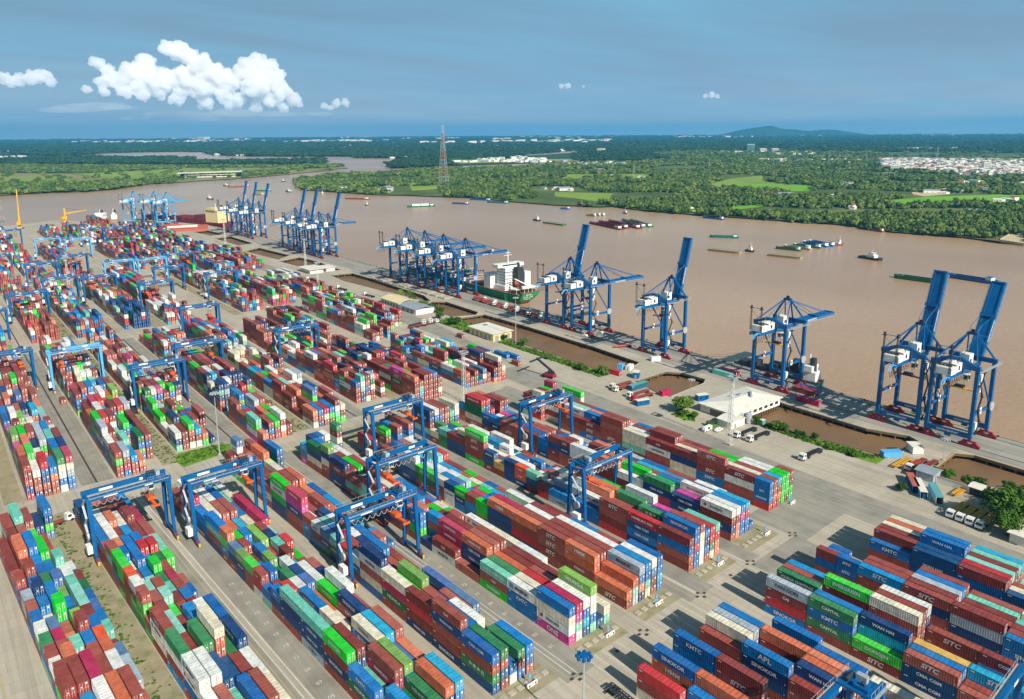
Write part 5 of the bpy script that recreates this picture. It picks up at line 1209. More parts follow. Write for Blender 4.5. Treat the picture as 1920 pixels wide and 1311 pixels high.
cabin(269.4, 240.6, 1.3, steel_blue, 'blue cabin on the asphalt behind parked trailers', 7, 2.6, 2.7); cabin(316.0, 130.8, -0.7, wall_white, 'white cabin on the basin corner at right', 6.4, 4.4, 3.0, False)
cabin(303.5, 134.6, 1.0, steel_light, 'pale blue boxy cabin lying beside right basin mud', 8, 3, 2.4, False)
# shed row and fence of old containers by the right basin
def wallrow(x0, y0, x1, y1, label, m1, hgt=2.8):
    root = empty('boundary_wall', (x0, y0, 0), math.atan2(y1 - y0, x1 - x0), label=label, cat='wall'); L_ = math.dist((x0, y0), (x1, y1))
    MB().box(0, -0.15, 0, L_, 0.15, hgt).build('panel', m1, root); MB().box(-0.05, -0.25, hgt, L_ + 0.05, 0.25, hgt + 0.15).build('coping', concrete, root)
wallrow(292.6, 112, 293.3, 99.8, 'pale sheet wall between the grey shed roofs', wall_white); wallrow(293.4, 93.8, 293, 84, 'pale blue sheet wall at right by the big tree', steel_light)
bldg(291, 112.5, 297.5, 119, 'lean_to_shed', 'open shed with grey-blue roof left of the pale sheet wall', 3.4, steel_grey, roof_grey, 0.8)
bldg(292.6, 93.8, 297.4, 100.4, 'lean_to_shed', 'low shed with bright grey roof at right end of the sheet wall', 3.0, steel_dark, roof_white, 0.6)
bldg(266.5, 71.5, 274, 78, 'guard_house', 'small white house with flat roof beneath the big tree', 3.4, flat=True, over=0.8)
def boxunit(v, u, rz, m, top, label, L_=12.0, win=False):
    root = empty('converted_container', (v, u, 0), rz, label=label, cat='container office')
    o = bpy.data.objects.new('body', BODY[40] if L_ > 8 else BODY[20]); C.objects.link(o); o.parent = root
    o.material_slots[0].link = 'OBJECT'; o.material_slots[0].material = m
    X = (12.19 if L_ > 8 else 6.06) / 2
    MB().box(-CW / 2 - 0.1, -X - 0.1, CH + 0.003, CW / 2 + 0.1, X + 0.1, CH + 0.12).build('roof', top, root)
    MB().box(-0.5, -X - 0.1, 0.15, 0.5, -X - 0.02, 2.1).build('door', glass, root)
boxunit(280.6, 112.6, -0.95, steel_light, roof_white, 'blue and white converted container right of parked chassis'); boxunit(283.0, 116.5, -0.95, steel_blue, roof_red, 'blue container office with rusty roof behind the blue and white one')
boxunit(280.8, 107.2, -0.95, white_paint, roof_teal, 'white trailer with pale green roof before the sheet wall')
# ------------------------------------------------------------------ trucks and trailers (local y forward = front)
def chassis(colm, parent, L_=12.2):
    mb = MB()
    for sx in (-1, 1): mb.bar((sx * 0.48, -L_ + 0.2, 1.15), (sx * 0.48, 0.0, 1.15), 0.22, 0.34)
    for sx in (-1, 1): mb.bar((sx * 1.12, -L_ + 0.5, 1.22), (sx * 1.12, -0.4, 1.22), 0.18, 0.2)
    for k in range(13): mb.bar((-1.15, -L_ + 0.5 + k * (L_ - 0.9) / 12, 1.2), (1.15, -L_ + 0.5 + k * (L_ - 0.9) / 12, 1.2), 0.34 if k % 3 == 0 else 0.2, 0.26)
    f = mb.build('chassis_frame', colm, parent)
    for y in (-L_ + 1.4, -L_ + 2.7):
        w_ = MB()
        for sx in (-1, 1): w_.tube((sx * 0.75, y, 0.52), (sx * 1.2, y, 0.52), 0.52, n=10)
        w_.build('wheel', rubber, parent)
    MB().bar((-0.6, -3.2, 0.1), (-0.6, -3.2, 1.0), 0.14, 0.14).bar((0.6, -3.2, 0.1), (0.6, -3.2, 1.0), 0.14, 0.14).build('landing_leg', steel_dark, parent)
def make_truck(cabm, chm):
    r = empty('terminal_truck', (0, 0, 0)); chassis(chm, r)
    mb = MB(); mb.bar((-0.45, -2.6, 0.8), (-0.45, 3.2, 0.8), 0.2, 0.3); mb.bar((0.45, -2.6, 0.8), (0.45, 3.2, 0.8), 0.2, 0.3); mb.build('tractor_frame', steel_dark, r)
    mb = MB(); mb.add([(-1.2, 0.9, 0.7), (1.2, 0.9, 0.7), (1.2, 3.4, 0.7), (-1.2, 3.4, 0.7), (-1.15, 0.95, 2.9), (1.15, 0.95, 2.9), (1.15, 2.5, 2.9), (-1.15, 2.5, 2.9), (1.2, 3.4, 1.6), (-1.2, 3.4, 1.6)],
                      [(3, 2, 1, 0), (0, 1, 5, 4), (4, 5, 6, 7), (1, 2, 8, 6, 5), (0, 4, 7, 9, 3), (2, 3, 9, 8), (6, 8, 9, 7)]); cab = mb.build('cab', cabm, r)
    MB().add([(-1.02, 2.56, 2.78), (1.02, 2.56, 2.78), (1.04, 3.36, 1.72), (-1.04, 3.36, 1.72)], [(0, 1, 2, 3)]).build('windscreen', glass, cab)
    for sx in (-1, 1):
        MB().add([(sx * 1.225, 1.2, 1.7), (sx * 1.225, 2.6, 1.7), (sx * 1.19, 2.3, 2.6), (sx * 1.19, 1.2, 2.6)], [(0, 1, 2, 3)]).build('side_window', glass, cab)
        MB().box(sx * 0.95 - 0.18, 3.4, 0.85, sx * 0.95 + 0.18, 3.46, 1.1).build('headlight', sticker, cab)
    for y in (2.5, -1.4):
        w_ = MB()
        for sx in (-1, 1): w_.tube((sx * 0.8, y, 0.52), (sx * 1.22, y, 0.52), 0.52, n=10)
        w_.build('wheel', rubber, r)
    MB().box(-0.7, 0.2, 0.8, 0.7, 0.8, 2.2).build('air_tank', steel_grey, r)
    return r
TR = {}
def truck(key, v, u, rz, label, group='terminal trucks with empty trailers'):
    mats_ = {'y': (white_paint, yellow_paint), 'w': (white_paint, steel_dark), 'r': (white_paint, mat('chassis_red', srgb(150, 72, 60), 0.6, 0.2, 1)), 'R': (mat('cab_red', srgb(190, 44, 44), 0.5, 0.1, 1), mat('chassis_red', srgb(150, 72, 60), 0.6, 0.2, 1))}[key]
    if key not in TR: TR[key] = r = make_truck(*mats_)
    else:
        r = TR[key].copy(); C.objects.link(r)
        for ch in TR[key].children:
            d = ch.copy(); C.objects.link(d); d.parent = r
            for g_ in ch.children: e = g_.copy(); C.objects.link(e); e.parent = d
    r.location = (v, u, 0); r.rotation_euler = (0, 0, rz); return tag(r, label, 'truck', group)
def trailer(v, u, rz, m, label):
    r = empty('container_trailer', (v, u, 0), rz); chassis(m, r); return tag(r, label, 'trailer', 'empty container trailers')
HALF = math.pi / 2
for k in range(4): truck('y', 270.6 - 0.15 * k, 97.0 - 3.15 * k, HALF + 0.03, ['leftmost', 'second', 'third', 'rightmost'][k] + ' of four white trucks with yellow trailers')
trailer(285.5, 102.6, -HALF + 3.14, yellow_paint, 'yellow trailer left of the four yellow-trailer trucks')
for k, (v, u, m) in enumerate(((280.5, 128.0, yellow_paint), (281.8, 124.4, mat('chassis_red')if False else MATS['mud']), (279.6, 120.6, red_paint))): trailer(v + 12, u, -HALF + 3.14, [yellow_paint, orange_paint, TR and mat('chassis_red', srgb(150, 72, 60), 0.6, 0.2, 1)][k], ['yellow chassis before the white box truck', 'rusty chassis between yellow and red ones', 'red rusty chassis nearest the big asphalt'][k])
truck('r', 297.5, 123.6, HALF, 'white truck with rusty trailer left of basin railing'); truck('r', 299.5, 120.0, HALF, 'second white truck with rusty trailer beside the basin railing')
for i, (v, u, k) in enumerate(((272.8, 186.4, 'w'), (273.4, 180.2, 'w'), (273.8, 155.4, 'w'))): truck(k, v, u, HALF, ['white truck with dark trailer nearest the lattice mast', 'white truck with dark trailer, second from lattice mast', 'white truck with dark trailer alone on the apron'][i])
for i, (v, u, k) in enumerate(((277.2, 266.8, 'r'), (275.4, 262.8, 'r'), (274.4, 251.8, 'r'), (272.0, 247.0, 'R'))): truck(k, v, u, HALF, ['upper white truck with rusty trailer left of small basin', 'second white truck with rusty trailer left of small basin', 'white truck beside the red truck left of small basin', 'red truck with rusty trailer left of small basin'][i])
boxunit(286, 258.6, HALF, mat('dark_teal_paint', srgb(38, 96, 116), 0.5, 0.1, 1), roof_teal, 'dark teal container on the ground among trailers by small basin')
# white single-unit vehicles
def car(v, u, rz, m, label, name='parked_car', cat='car', van=False):
    r = empty(name, (v, u, 0), rz, label=label, cat=cat); h = 1.45 if not van else 2.3; mb = MB()
    prof = [(-2.1, 0.35), (2.1, 0.35), (2.15, 0.85), (1.2, 0.98), (0.55, h), (-1.5, h), (-2.1, 0.95)] if not van else [(-2.6, 0.4), (2.6, 0.4), (2.6, 1.2), (1.9, 2.2), (-2.6, 2.3)]
    n = len(prof); mb.add([(-0.85, y, z) for y, z in prof] + [(0.85, y, z) for y, z in prof], [(i, (i + 1) % n, n + (i + 1) % n, n + i) for i in range(n)] + [tuple(range(n - 1, -1, -1)), tuple(range(n, 2 * n))])
    b = mb.build('body', m, r); MB().box(-0.87, -1.2, 1.0, 0.87, 0.5, 1.32 if not van else 1.9).build('side_glass', glass, b)
    for y in (-1.35, 1.35):
        w_ = MB()
        for sx in (-1, 1): w_.tube((sx * 0.6, y, 0.33), (sx * 0.88, y, 0.33), 0.33, n=10)
        w_.build('wheel', rubber, r)
car(267, 199.5, HALF, white_paint, 'white van parked left of the lattice mast foot', 'parked_van', 'van', True); car(270.5, 196, HALF, white_paint, 'white pickup parked right beside the lattice mast foot')
car(336, 352, 0.2, white_paint, 'small white car driving on the quay beneath the lowered crane'); car(349.3, 350.5, 0.1, white_paint, 'white car near waterside rail between crane legs')
truck('w', 116.6, 100.2, math.pi + 0.0, 'white truck facing camera beside the red corner container'); truck('r', 111.5, 226, 0.1, 'truck in the lane behind centre gantry with yellow load')
truck('r', 26.5, 287.5, -HALF + 0.3, 'rusty flatbed trailer crossing the left cross road'); truck('w', 71, 396, 0, 'truck in the lane beside the drain, middle left'); truck('w', 204, 560, HALF, 'truck on the second cross road')
# ranks of terminal trucks parked on the quay right of the green ship
q = 0
for row, v in enumerate((343.5, 346.6, 349.6)):
    for k in range(6):
        u = 404 + k * 14.0 + row * 3; q += 1
        truck('R' if (k == 5 and row < 2) else 'r', v, u + 4, math.pi, ['truck with rusty trailer in the ranks parked on the quay right of the green ship'][0], 'ranks of trucks parked on the quay')
for k in range(5): truck('w' if k % 2 else 'r', 268 + 2.7 * k, 445 + (k % 2) * 4, -HALF + 0.2, 'truck parked by the palm trees at the quay access', 'trucks by the palm trees')
for i, (v, u) in enumerate(((272, 640), (276, 655), (280, 600), (272, 575), (285, 560))): truck('w', v, u, 0.1, 'truck parked on the far apron by the gate office', 'trucks on the far apron')
trailer(331, 320, 1.2, orange_paint, 'orange chassis lying on the quay between cranes')
# reach stacker carrying containers by the mid verge
r = empty('reach_stacker', (262, 302, 0), 0.25, label='red and black reach stacker beside dark blue containers', cat='reach stacker')
MB().box(-1.8, -3.6, 0.9, 1.8, 3.2, 2.2).build('chassis', red_paint, r); MB().box(-0.8, -1.2, 2.2, 0.8, 0.6, 4.0).build('cab', glass, r)
MB().bar((0, -3.4, 3.0), (0, 8.5, 9.5), 0.9, 1.0).build('boom', steel_dark, r); MB().bar((-5.8, 8.8, 8.6), (5.8, 8.8, 8.6), 1.0, 0.6).build('spreader', steel_dark, r)
for y in (-2.6, 2.4):
    w_ = MB()
    for sx in (-1, 1): w_.tube((sx * 1.3, y, 0.9), (sx * 2.1, y, 0.9), 0.9, n=12)
    w_.build('wheel', rubber, r)
# yellow mobile harbour cranes at the far end
def jib(v, u, az, el, L_, label):
    r = empty('mobile_harbour_crane', (v, u, 0), az, label=label, cat='crane')
    MB().box(-3, -5, 0.8, 3, 5, 2.6).build('carrier', yellow_paint, r); MB().tube((0, 0, 2.6), (0, 0, 22), 1.6, 1.3, n=8).build('tower', yellow_paint, r)
    MB().box(-2.4, -6, 6, 2.4, 1.5, 10).build('machinery_house', yellow_paint, r); e = R(el)
    MB().bar((0, 1.2, 14), (0, 1.2 + L_ * math.cos(e), 14 + L_ * math.sin(e)), 2.0, 2.0, 1.0, 1.0).build('jib', yellow_paint, r)
    MB().tube((0, 0, 22), (0, 1.2 + L_ * 0.9 * math.cos(e), 14 + L_ * 0.9 * math.sin(e)), 0.15, n=4).build('stay_rope', steel_dark, r)
    MB().bar((-4.5, -4, 0.5), (4.5, -4, 0.5), 1.0, 0.8).bar((-4.5, 4, 0.5), (4.5, 4, 0.5), 1.0, 0.8).build('outrigger', steel_dark, r)
jib(118, 1296, -0.3, 80, 42, 'tall yellow harbour crane with steep jib at far left'); jib(181, 1335, -1.15, 4, 34, 'yellow harbour crane with level jib near far white ships')
# white storage sheds / reefers at the far end of the port
for i, (v, u, L_, rz) in enumerate(((270, 1160, 60, 1.4), (282, 1135, 70, 1.35), (296, 1105, 50, 1.3), (250, 1195, 60, 1.5), (309, 1130, 40, 1.2))):
    r = empty('low_store', (v, u, 0), rz, label='long low pale-roofed store near the end of the far quay', cat='building', group='low stores at the far quay end')
    MB().box(-4, -L_ / 2, 0, 4, L_ / 2, 4).build('wall', [roof_red, wall_white][i % 2], r); MB().gable(-4, -L_ / 2, 4, L_ / 2, 4.1, 1.2, 0.5).build('roof', [roof_red, roof_white][i % 2], r)
# stacked hatch covers on the quay behind the four lowered cranes
r = empty('hatch_covers', (329.5, 566, 0), 0.03, label='row of flat pale hatch covers laid along the quay inner edge', cat='hatch covers')
for k in range(10): MB().box(-4.5, -60 + k * 12, 0.1, 4.5, -49.5 + k * 12, 0.9 + 0.3 * (k % 3)).build('hatch_cover', concrete, r)
# ------------------------------------------------------------------ the river banks beyond
LZ = -1.5
forest_floor = mat('forest_floor', srgb(84, 100, 52), 0.95, 0.25, 0.01, dirt=srgb(134, 140, 84), dirt_amt=0.8, dirt_scale=0.004, spec=0.1)
far_floor = mat('far_plain', srgb(48, 74, 52), 0.95, 0.2, 0.002, dirt=srgb(92, 112, 76), dirt_amt=0.5, dirt_scale=0.0012, spec=0.1)
field_m = mat('rice_field', srgb(128, 152, 62), 0.95, 0.16, 0.008, dirt=srgb(158, 150, 92), dirt_amt=0.8, dirt_scale=0.006, spec=0.1)
field_g = mat('bright_rice_field', srgb(112, 168, 44), 0.95, 0.14, 0.01, dirt=srgb(136, 160, 70), dirt_amt=0.7, dirt_scale=0.01, spec=0.1)
dry_m = mat('dry_grassland', srgb(142, 138, 84), 0.95, 0.18, 0.004, dirt=srgb(112, 124, 58), dirt_amt=0.9, dirt_scale=0.006, spec=0.1)
sand_m = mat('sand_fill', srgb(196, 178, 140), 0.95, 0.12, 0.02, spec=0.1)
pen = [(1028.4, 282.5), (1043.2, 359.2), (1034.6, 373.7), (1041.2, 397.4), (1036.3, 424.7), (1031.3, 460.9), (1025.7, 482.4), (1032.9, 519.6), (1054.0, 557.3), (1048.6, 591.8), (1036.4, 644.0)] + [(1027.3, 673.7), (1014.1, 742.5), (999.7, 779.3), (1001.3, 815.6), (992.2, 863.1), (992.1, 918.9), (1008.5, 979.4), (975.5, 993.2), (958.4, 1039.8), (941.1, 1071.4)] + [(939.3, 1099.9), (923.9, 1189.7), (919.8, 1305.1), (881.5, 1382.0), (843.9, 1466.6), (807.7, 1512.5), (786.0, 1607.1), (763.5, 1700.3), (748.4, 1767.9), (784.3, 1902.6), (836.5, 2036.2), (915.3, 2183.5), (1018.4, 2275.2), (1178.1, 2335.7), (1348.9, 2413.1), (1546.2, 2418.9), (1761.5, 2321.5), (2019.3, 2365.2), (2211.9, 2362.4), (2419.4, 2359.3)] + [(2257.2, 2413.6), (2401.7, 2374.8), (2490.1, 2379.5), (2683.8, 2381.3), (2797.3, 2370.0)] + [(9000, 9000), (19500, 6000), (19000, 500), (1100, -300)]
main_ = [(-9000, 4600)] + [(-42.6, 4592.7), (340.8, 4223.7), (567.7, 4071.9), (787.5, 3871.3), (1081.2, 3538.0), (1320.5, 3316.3), (1451.5, 3234.8), (1569.3, 3406.5), (1666.6, 3711.4), (1432.6, 4080.6), (1100.7, 4524.5), (826.6, 4953.6), (740.4, 5278.0), (871.7, 5702.5), (1164.2, 6262.3), (1596.4, 6279.9), (1744.9, 5936.7), (1545.1, 5039.8), (1627.6, 4572.1), (1997.7, 4152.3)] + [(2002.4, 4003.8), (1944.1, 3845.3), (2158.3, 3442.4), (1897.2, 3251.2), (1579.6, 2866.0), (1457.9, 2607.2), (1686.0, 2637.1), (2026.5, 2607.6), (2313.1, 2586.8), (2487.6, 2585.3), (2656.5, 2567.6)] + [(2254.8, 2568.6), (2452.0, 2501.5), (2663.6, 2514.2), (2759.9, 2479.4), (2874.8, 2473.7), (2801.1, 2365.9)] + [(9000, 9000), (20400, 4800)] + [(20950 * math.sin(R(t)), 20950 * math.cos(R(t))) for t in range(74, -33, -4)] + [(-13000, 9000)]
left_ = [(-123.0, 2259.9), (63.4, 2123.1), (159.1, 2075.6), (194.6, 2090.7), (268.3, 2109.4), (330.2, 2075.1), (392.6, 2119.7), (443.7, 2210.3), (487.8, 2234.3), (522.9, 2269.9), (586.2, 2282.2), (664.0, 2317.6), (763.4, 2340.3), (980.3, 2468.0), (1118.8, 2571.4), (1279.9, 2666.2)] + [(1126.6, 2651.0), (1256.9, 2708.8), (1345.9, 2740.9), (1383.3, 2832.4), (1380.5, 2973.5), (1259.2, 3050.3), (1192.5, 3071.9)] + [(1168.2, 3028.7), (956.4, 3134.0), (854.0, 3302.9), (668.8, 3629.7), (502.2, 3848.8), (320.6, 3985.2), (139.6, 4121.1), (-221.9, 4416.6)]
sheet('far_plain', main_, LZ - 0.25, far_floor)
sheet('right_bank', pen, LZ, forest_floor)
sheet('left_bank', left_, LZ, dry_m)
fields = [('field', [(1142.8, 1301.3), (1215.0, 1188.2), (1093.2, 1082.2), (1044.8, 1070.7), (1063.5, 1139.5), (1068.1, 1216.2)], field_m), ('field', [(1654.2, 1830.8), (1839.3, 1650.5), (1613.7, 1416.3), (1567.9, 1459.7), (1651.6, 1576.7), (1482.4, 1656.3)], field_m), ('field', [(1552.1, 1208.6), (1824.3, 1330.2), (2035.0, 1365.4), (1820.5, 1220.4), (1724.2, 1078.4), (1542.9, 963.9), (1513.2, 1025.6), (1480.6, 1122.5)], field_m),
          ('field', [(1615.0, 1180.3), (1715.2, 1149.3), (1667.7, 1042.7), (1597.9, 998.6), (1534.3, 1073.0), (1503.0, 1139.5)], field_g), ('field', [(1420.3, 716.8), (1619.8, 700.2), (1716.7, 653.2), (1772.2, 627.9), (1819.3, 576.7), (1575.0, 497.1), (1565.9, 553.0), (1513.4, 574.0), (1432.5, 624.0), (1384.4, 666.8)], field_g), ('field', [(1732.1, 1083.3), (1754.6, 1050.0), (1672.9, 966.3), (1572.4, 936.9), (1542.9, 963.8)], field_g),
          ('field', [(2419.7, 1447.7), (2500.4, 1391.2), (2385.3, 1322.4), (2281.7, 1360.2)], field_m), ('field', [(3302.3, 1577.3), (3306.8, 1298.9), (3085.9, 1211.2), (2972.4, 1327.4), (3129.4, 1484.2)], field_m), ('field', [(1709.9, 773.2), (1747.6, 738.7), (1719.7, 697.1), (1617.4, 706.3), (1653.2, 744.6)], sand_m), ('field', [(1275.7, 987.3), (1321.2, 922.7), (1277.8, 897.7), (1225.2, 944.9)], field_m),
          ('field', [(1144.5, 833.9), (1229.3, 821.0), (1189.5, 794.0), (1094.3, 792.0)], field_g), ('field', [(1050.0, 845.0), (1075.6, 836.5), (1033.2, 805.7), (1022.7, 820.2)], field_g), ('field', [(3038.0, 2832.9), (3299.7, 2597.9), (3150.0, 2479.6), (2900.0, 2495.4), (2818.5, 2660.7)], dry_m), ('field', [(2408.4, 2743.7), (2899.3, 2703.4), (2797.1, 2607.9), (2463.3, 2552.7), (2291.3, 2610.2)], dry_m), ('field', [(1804.8, 3125.6), (2510.1, 2940.2), (2747.7, 2680.0), (2427.4, 2714.7), (1770.7, 2769.2)], field_m),
          ('field', [(990.6, 1684.4), (1092.7, 1660.6), (1000.3, 1551.5), (920.1, 1549.1)], field_m), ('field', [(2166.4, 857.8), (2210.7, 815.9), (2135.1, 787.5), (2082.1, 818.1)], field_g), ('mud_flat', [(1031.1, 372.4), (1063.5, 366.5), (1114.3, 360.7), (1029.5, 319.3), (1024.8, 349.9)], mud), ('field', [(226.9, 2877.3), (384.0, 2858.9), (397.5, 2652.5), (301.4, 2418.0), (234.0, 2480.9), (200.2, 2562.1)], field_m), ('field', [(443.9, 3020.8), (761.3, 3145.7), (1078.6, 2887.5), (1178.1, 2787.8), (776.1, 2550.3), (512.6, 2543.0)], field_m)]
for i, (nm, poly, m_) in enumerate(fields): sheet(nm, poly, LZ + 0.15 + 0.03 * i, m_)
ponds = [[(1464.5, 1657.3), (1544.9, 1565.0), (1504.7, 1519.5), (1435.5, 1534.1), (1398.9, 1583.0)], [(2163.5, 7245.9), (3226.2, 6696.0), (3075.3, 6383.8), (2088.9, 6997.2)], [(2569.0, 6589.0), (3233.1, 6420.5), (3086.2, 6129.4), (2456.5, 6301.5)], [(2994.7, 3756.1), (3783.3, 3984.1), (3515.2, 3701.6), (2881.9, 3614.6)], [(2540.0, 3444.0), (3098.4, 3629.4), (3754.0, 3920.7), (3590.1, 3749.4), (2955.2, 3461.7), (2468.4, 3346.9)]]
for i, p in enumerate(ponds): sheet('pond_water', p, LZ + 0.9 + 0.05 * i, wat)
# concrete jetty corner at the right edge
r = empty('jetty', (0, 0, 0), label='pale concrete jetty corner at the right edge on far bank', cat='jetty')
jp = [(1035.4, 357.4), (1088.8, 367.2), (1193.4, 384.4), (1178.8, 353.8), (1029.1, 306.8), (1023.2, 327.3)]
MB().prism(jp, -4.5, 0.2).build('deck', sand_m, r)
mb = MB()
for a, b2 in zip(jp[:3], jp[1:3]): mb.bar((a[0], a[1], 0.7), (b2[0], b2[1], 0.7), 0.5, 1.0)
mb.build('parapet', concrete, r)
# ---- tree clumps instanced over the banks
def inside(poly, x, y):
    c = False; n = len(poly); j = n - 1
    for i in range(n):
        xi, yi = poly[i]; xj, yj = poly[j]
        if (yi > y) != (yj > y) and x < (xj - xi) * (y - yi) / (yj - yi) + xi: c = not c
        j = i
    return c
def inside_np(poly, X, Y):
    c = np.zeros(len(X), bool); n = len(poly); j = n - 1
    for i in range(n):
        xi, yi = poly[i]; xj, yj = poly[j]
        if yi != yj: c ^= ((yi > Y) != (yj > Y)) & (X < (xj - xi) * (Y - yi) / (yj - yi) + xi)
        j = i
    return c
def leaf_mat(name, c1, c2, c3):
    m = bpy.data.materials.new(name); m.use_nodes = True; n = m.node_tree.nodes; l = m.node_tree.links; b = n['Principled BSDF']
    b.inputs['Roughness'].default_value = 0.9; b.inputs['Specular IOR Level'].default_value = 0.12
    oi = n.new('ShaderNodeObjectInfo'); cr = n.new('ShaderNodeValToRGB'); cr.color_ramp.elements[0].color = c1; cr.color_ramp.elements[1].color = c3
    e = cr.color_ramp.elements.new(0.5); e.color = c2
    l.new(oi.outputs['Random'], cr.inputs[0])
    t = n.new('ShaderNodeTexCoord'); no = n.new('ShaderNodeTexNoise'); no.inputs['Scale'].default_value = 4; no.inputs['Detail'].default_value = 4
    l.new(t.outputs['Object'], no.inputs[0]); mr = n.new('ShaderNodeMapRange'); mr.inputs[1].default_value = 0.3; mr.inputs[2].default_value = 0.7; mr.inputs[3].default_value = 0.65; mr.inputs[4].default_value = 1.35
    l.new(no.outputs[0], mr.inputs[0]); cc = n.new('ShaderNodeCombineXYZ')
    for i in range(3): l.new(mr.outputs[0], cc.inputs[i])
    mu = n.new('ShaderNodeMix'); mu.data_type = 'RGBA'; mu.blend_type = 'MULTIPLY'; mu.inputs[0].default_value = 1
    l.new(cr.outputs[0], mu.inputs[6]); l.new(cc.outputs[0], mu.inputs[7]); l.new(mu.outputs[2], b.inputs['Base Color'])
    return m
leaf_far = leaf_mat('bank_foliage', srgb(62, 88, 42), srgb(84, 108, 50), srgb(122, 138, 66))
leaf_dist = leaf_mat('distant_foliage', srgb(34, 62, 40), srgb(46, 76, 46), srgb(60, 88, 50))
def clump_mesh(seed, m):
    """one tree crown group: leaf-sized triangles gathered in puffs on a short trunk, unit size"""
    r = np.random.RandomState(seed); V_ = []; F_ = []
    for k in range(7):
        c = r.normal(0, 1, 3) * [0.42, 0.42, 0.18] + [0, 0, 0.55]; rad = 0.30 + 0.2 * r.rand()
        for q in range(34):
            d = r.normal(0, 1, 3); d /= np.linalg.norm(d); d[2] = abs(d[2]) * 0.9 - 0.15
            p = c + d * rad * (0.8 + 0.3 * r.rand()); t = np.cross(d, r.normal(0, 1, 3)); t /= np.linalg.norm(t); s = np.cross(d, t); sz = 0.13 + 0.08 * r.rand()
            i = len(V_); V_ += [tuple(p + t * sz), tuple(p - t * sz * 0.6 + s * sz), tuple(p - t * sz * 0.6 - s * sz)]; F_.append((i, i + 1, i + 2))
    me = bpy.data.meshes.new('crown'); me.from_pydata(V_, [], F_); me.materials.append(m); return me
def scatter(name, pts, meshes, label, cat):
    """points (x, y, z, radius, height) -> instanced clumps through geometry nodes"""
    n = len(pts); me = bpy.data.meshes.new(name); me.vertices.add(n)
    me.vertices.foreach_set('co', np.ascontiguousarray(pts[:, :3], dtype=np.float32).ravel())
    a = me.attributes.new('size', 'FLOAT_VECTOR', 'POINT'); a.data.foreach_set('vector', np.ascontiguousarray(pts[:, [3, 3, 4]], dtype=np.float32).ravel())
    rs = np.random.RandomState(3); a = me.attributes.new('turn', 'FLOAT', 'POINT'); a.data.foreach_set('value', rs.rand(n).astype(np.float32) * 6.28)
    o = bpy.data.objects.new(name, me); C.objects.link(o)
    col = bpy.data.collections.new(name + '_kinds')
    for m_ in meshes: col.objects.link(bpy.data.objects.new('crown', m_))
    ng = bpy.data.node_groups.new(name, 'GeometryNodeTree')
    ng.interface.new_socket('Geometry', in_out='INPUT', socket_type='NodeSocketGeometry'); ng.interface.new_socket('Geometry', in_out='OUTPUT', socket_type='NodeSocketGeometry')
    N = ng.nodes; Lk = ng.links; gi = N.new('NodeGroupInput'); go = N.new('NodeGroupOutput')
    iop = N.new('GeometryNodeInstanceOnPoints'); ci = N.new('GeometryNodeCollectionInfo'); ci.inputs['Collection'].default_value = col; ci.inputs['Separate Children'].default_value = True; ci.inputs['Reset Children'].default_value = True
    iop.inputs['Pick Instance'].default_value = True
    mp_ = N.new('GeometryNodeMeshToPoints')
    sz = N.new('GeometryNodeInputNamedAttribute'); sz.data_type = 'FLOAT_VECTOR'; sz.inputs[0].default_value = 'size'
    tn = N.new('GeometryNodeInputNamedAttribute'); tn.data_type = 'FLOAT'; tn.inputs[0].default_value = 'turn'
    cx = N.new('ShaderNodeCombineXYZ'); Lk.new(tn.outputs[0], cx.inputs[2])
    Lk.new(gi.outputs[0], mp_.inputs[0]); Lk.new(mp_.outputs[0], iop.inputs['Points']); Lk.new(ci.outputs[0], iop.inputs['Instance']); Lk.new(cx.outputs[0], iop.inputs['Rotation']); Lk.new(sz.outputs[0], iop.inputs['Scale']); Lk.new(iop.outputs[0], go.inputs[0])
    md = o.modifiers.new('scatter', 'NODES'); md.node_group = ng
    return tag(o, label, cat, kind='stuff')
rs = np.random.RandomState(8)
FW = math.atan2(0.6042, 0.7684)
def polar(n, d0, d1, a0=-40, a1=40):
    a = FW + np.radians(rs.uniform(a0, a1, n)); d = d0 * (d1 / d0) ** rs.rand(n)
    return np.sin(a) * d, np.cos(a) * d, d
def nfield(X, Y, s, off):
    return np.array([noise.noise(Vector((x * s + off, y * s, off))) for x, y in zip(X, Y)])
X, Y, D_ = polar(52000, 560, 6500)
k = inside_np(pen, X, Y)
for nm, poly, m_ in fields: k &= ~inside_np(poly, X, Y)
for p in ponds[:1]: k &= ~inside_np(p, X, Y)
townp = [(6501.2, 3220.9), (5903.5, 2445.0), (5898.8, 1835.8), (2434.6, 748.1), (2481.7, 950.9), (2486.7, 1039.2), (2704.5, 1323.6), (3671.2, 1848.8)]
X, Y, D_ = X[k], Y[k], D_[k]
nf = nfield(X, Y, 0.004, 2.0); tw = inside_np(townp, X, Y)
k = (nf > -0.16 - 0.3 * (D_ < 1300)) & (~tw | (rs.rand(len(X)) < 0.22)); X, Y, D_ = X[k], Y[k], D_[k]
rad = (3.2 + D_ * 0.0034) * rs.uniform(0.7, 1.35, len(X)); hgt = rs.uniform(5, 9.5, len(X)) * (1 + D_ / 12000)
scatter('bank_forest', np.stack([X, Y, np.full(len(X), LZ - 0.5), rad, hgt], 1), [clump_mesh(i, leaf_far) for i in range(6)], 'mixed green woodland covering the far river bank', 'woodland')
X, Y, D_ = polar(34000, 2600, 20500)
k = inside_np(main_, X, Y) | (inside_np(pen, X, Y) & (D_ > 5200)); X, Y, D_ = X[k], Y[k], D_[k]
k = nfield(X, Y, 0.0012, 7.0) > -0.22; X, Y, D_ = X[k], Y[k], D_[k]
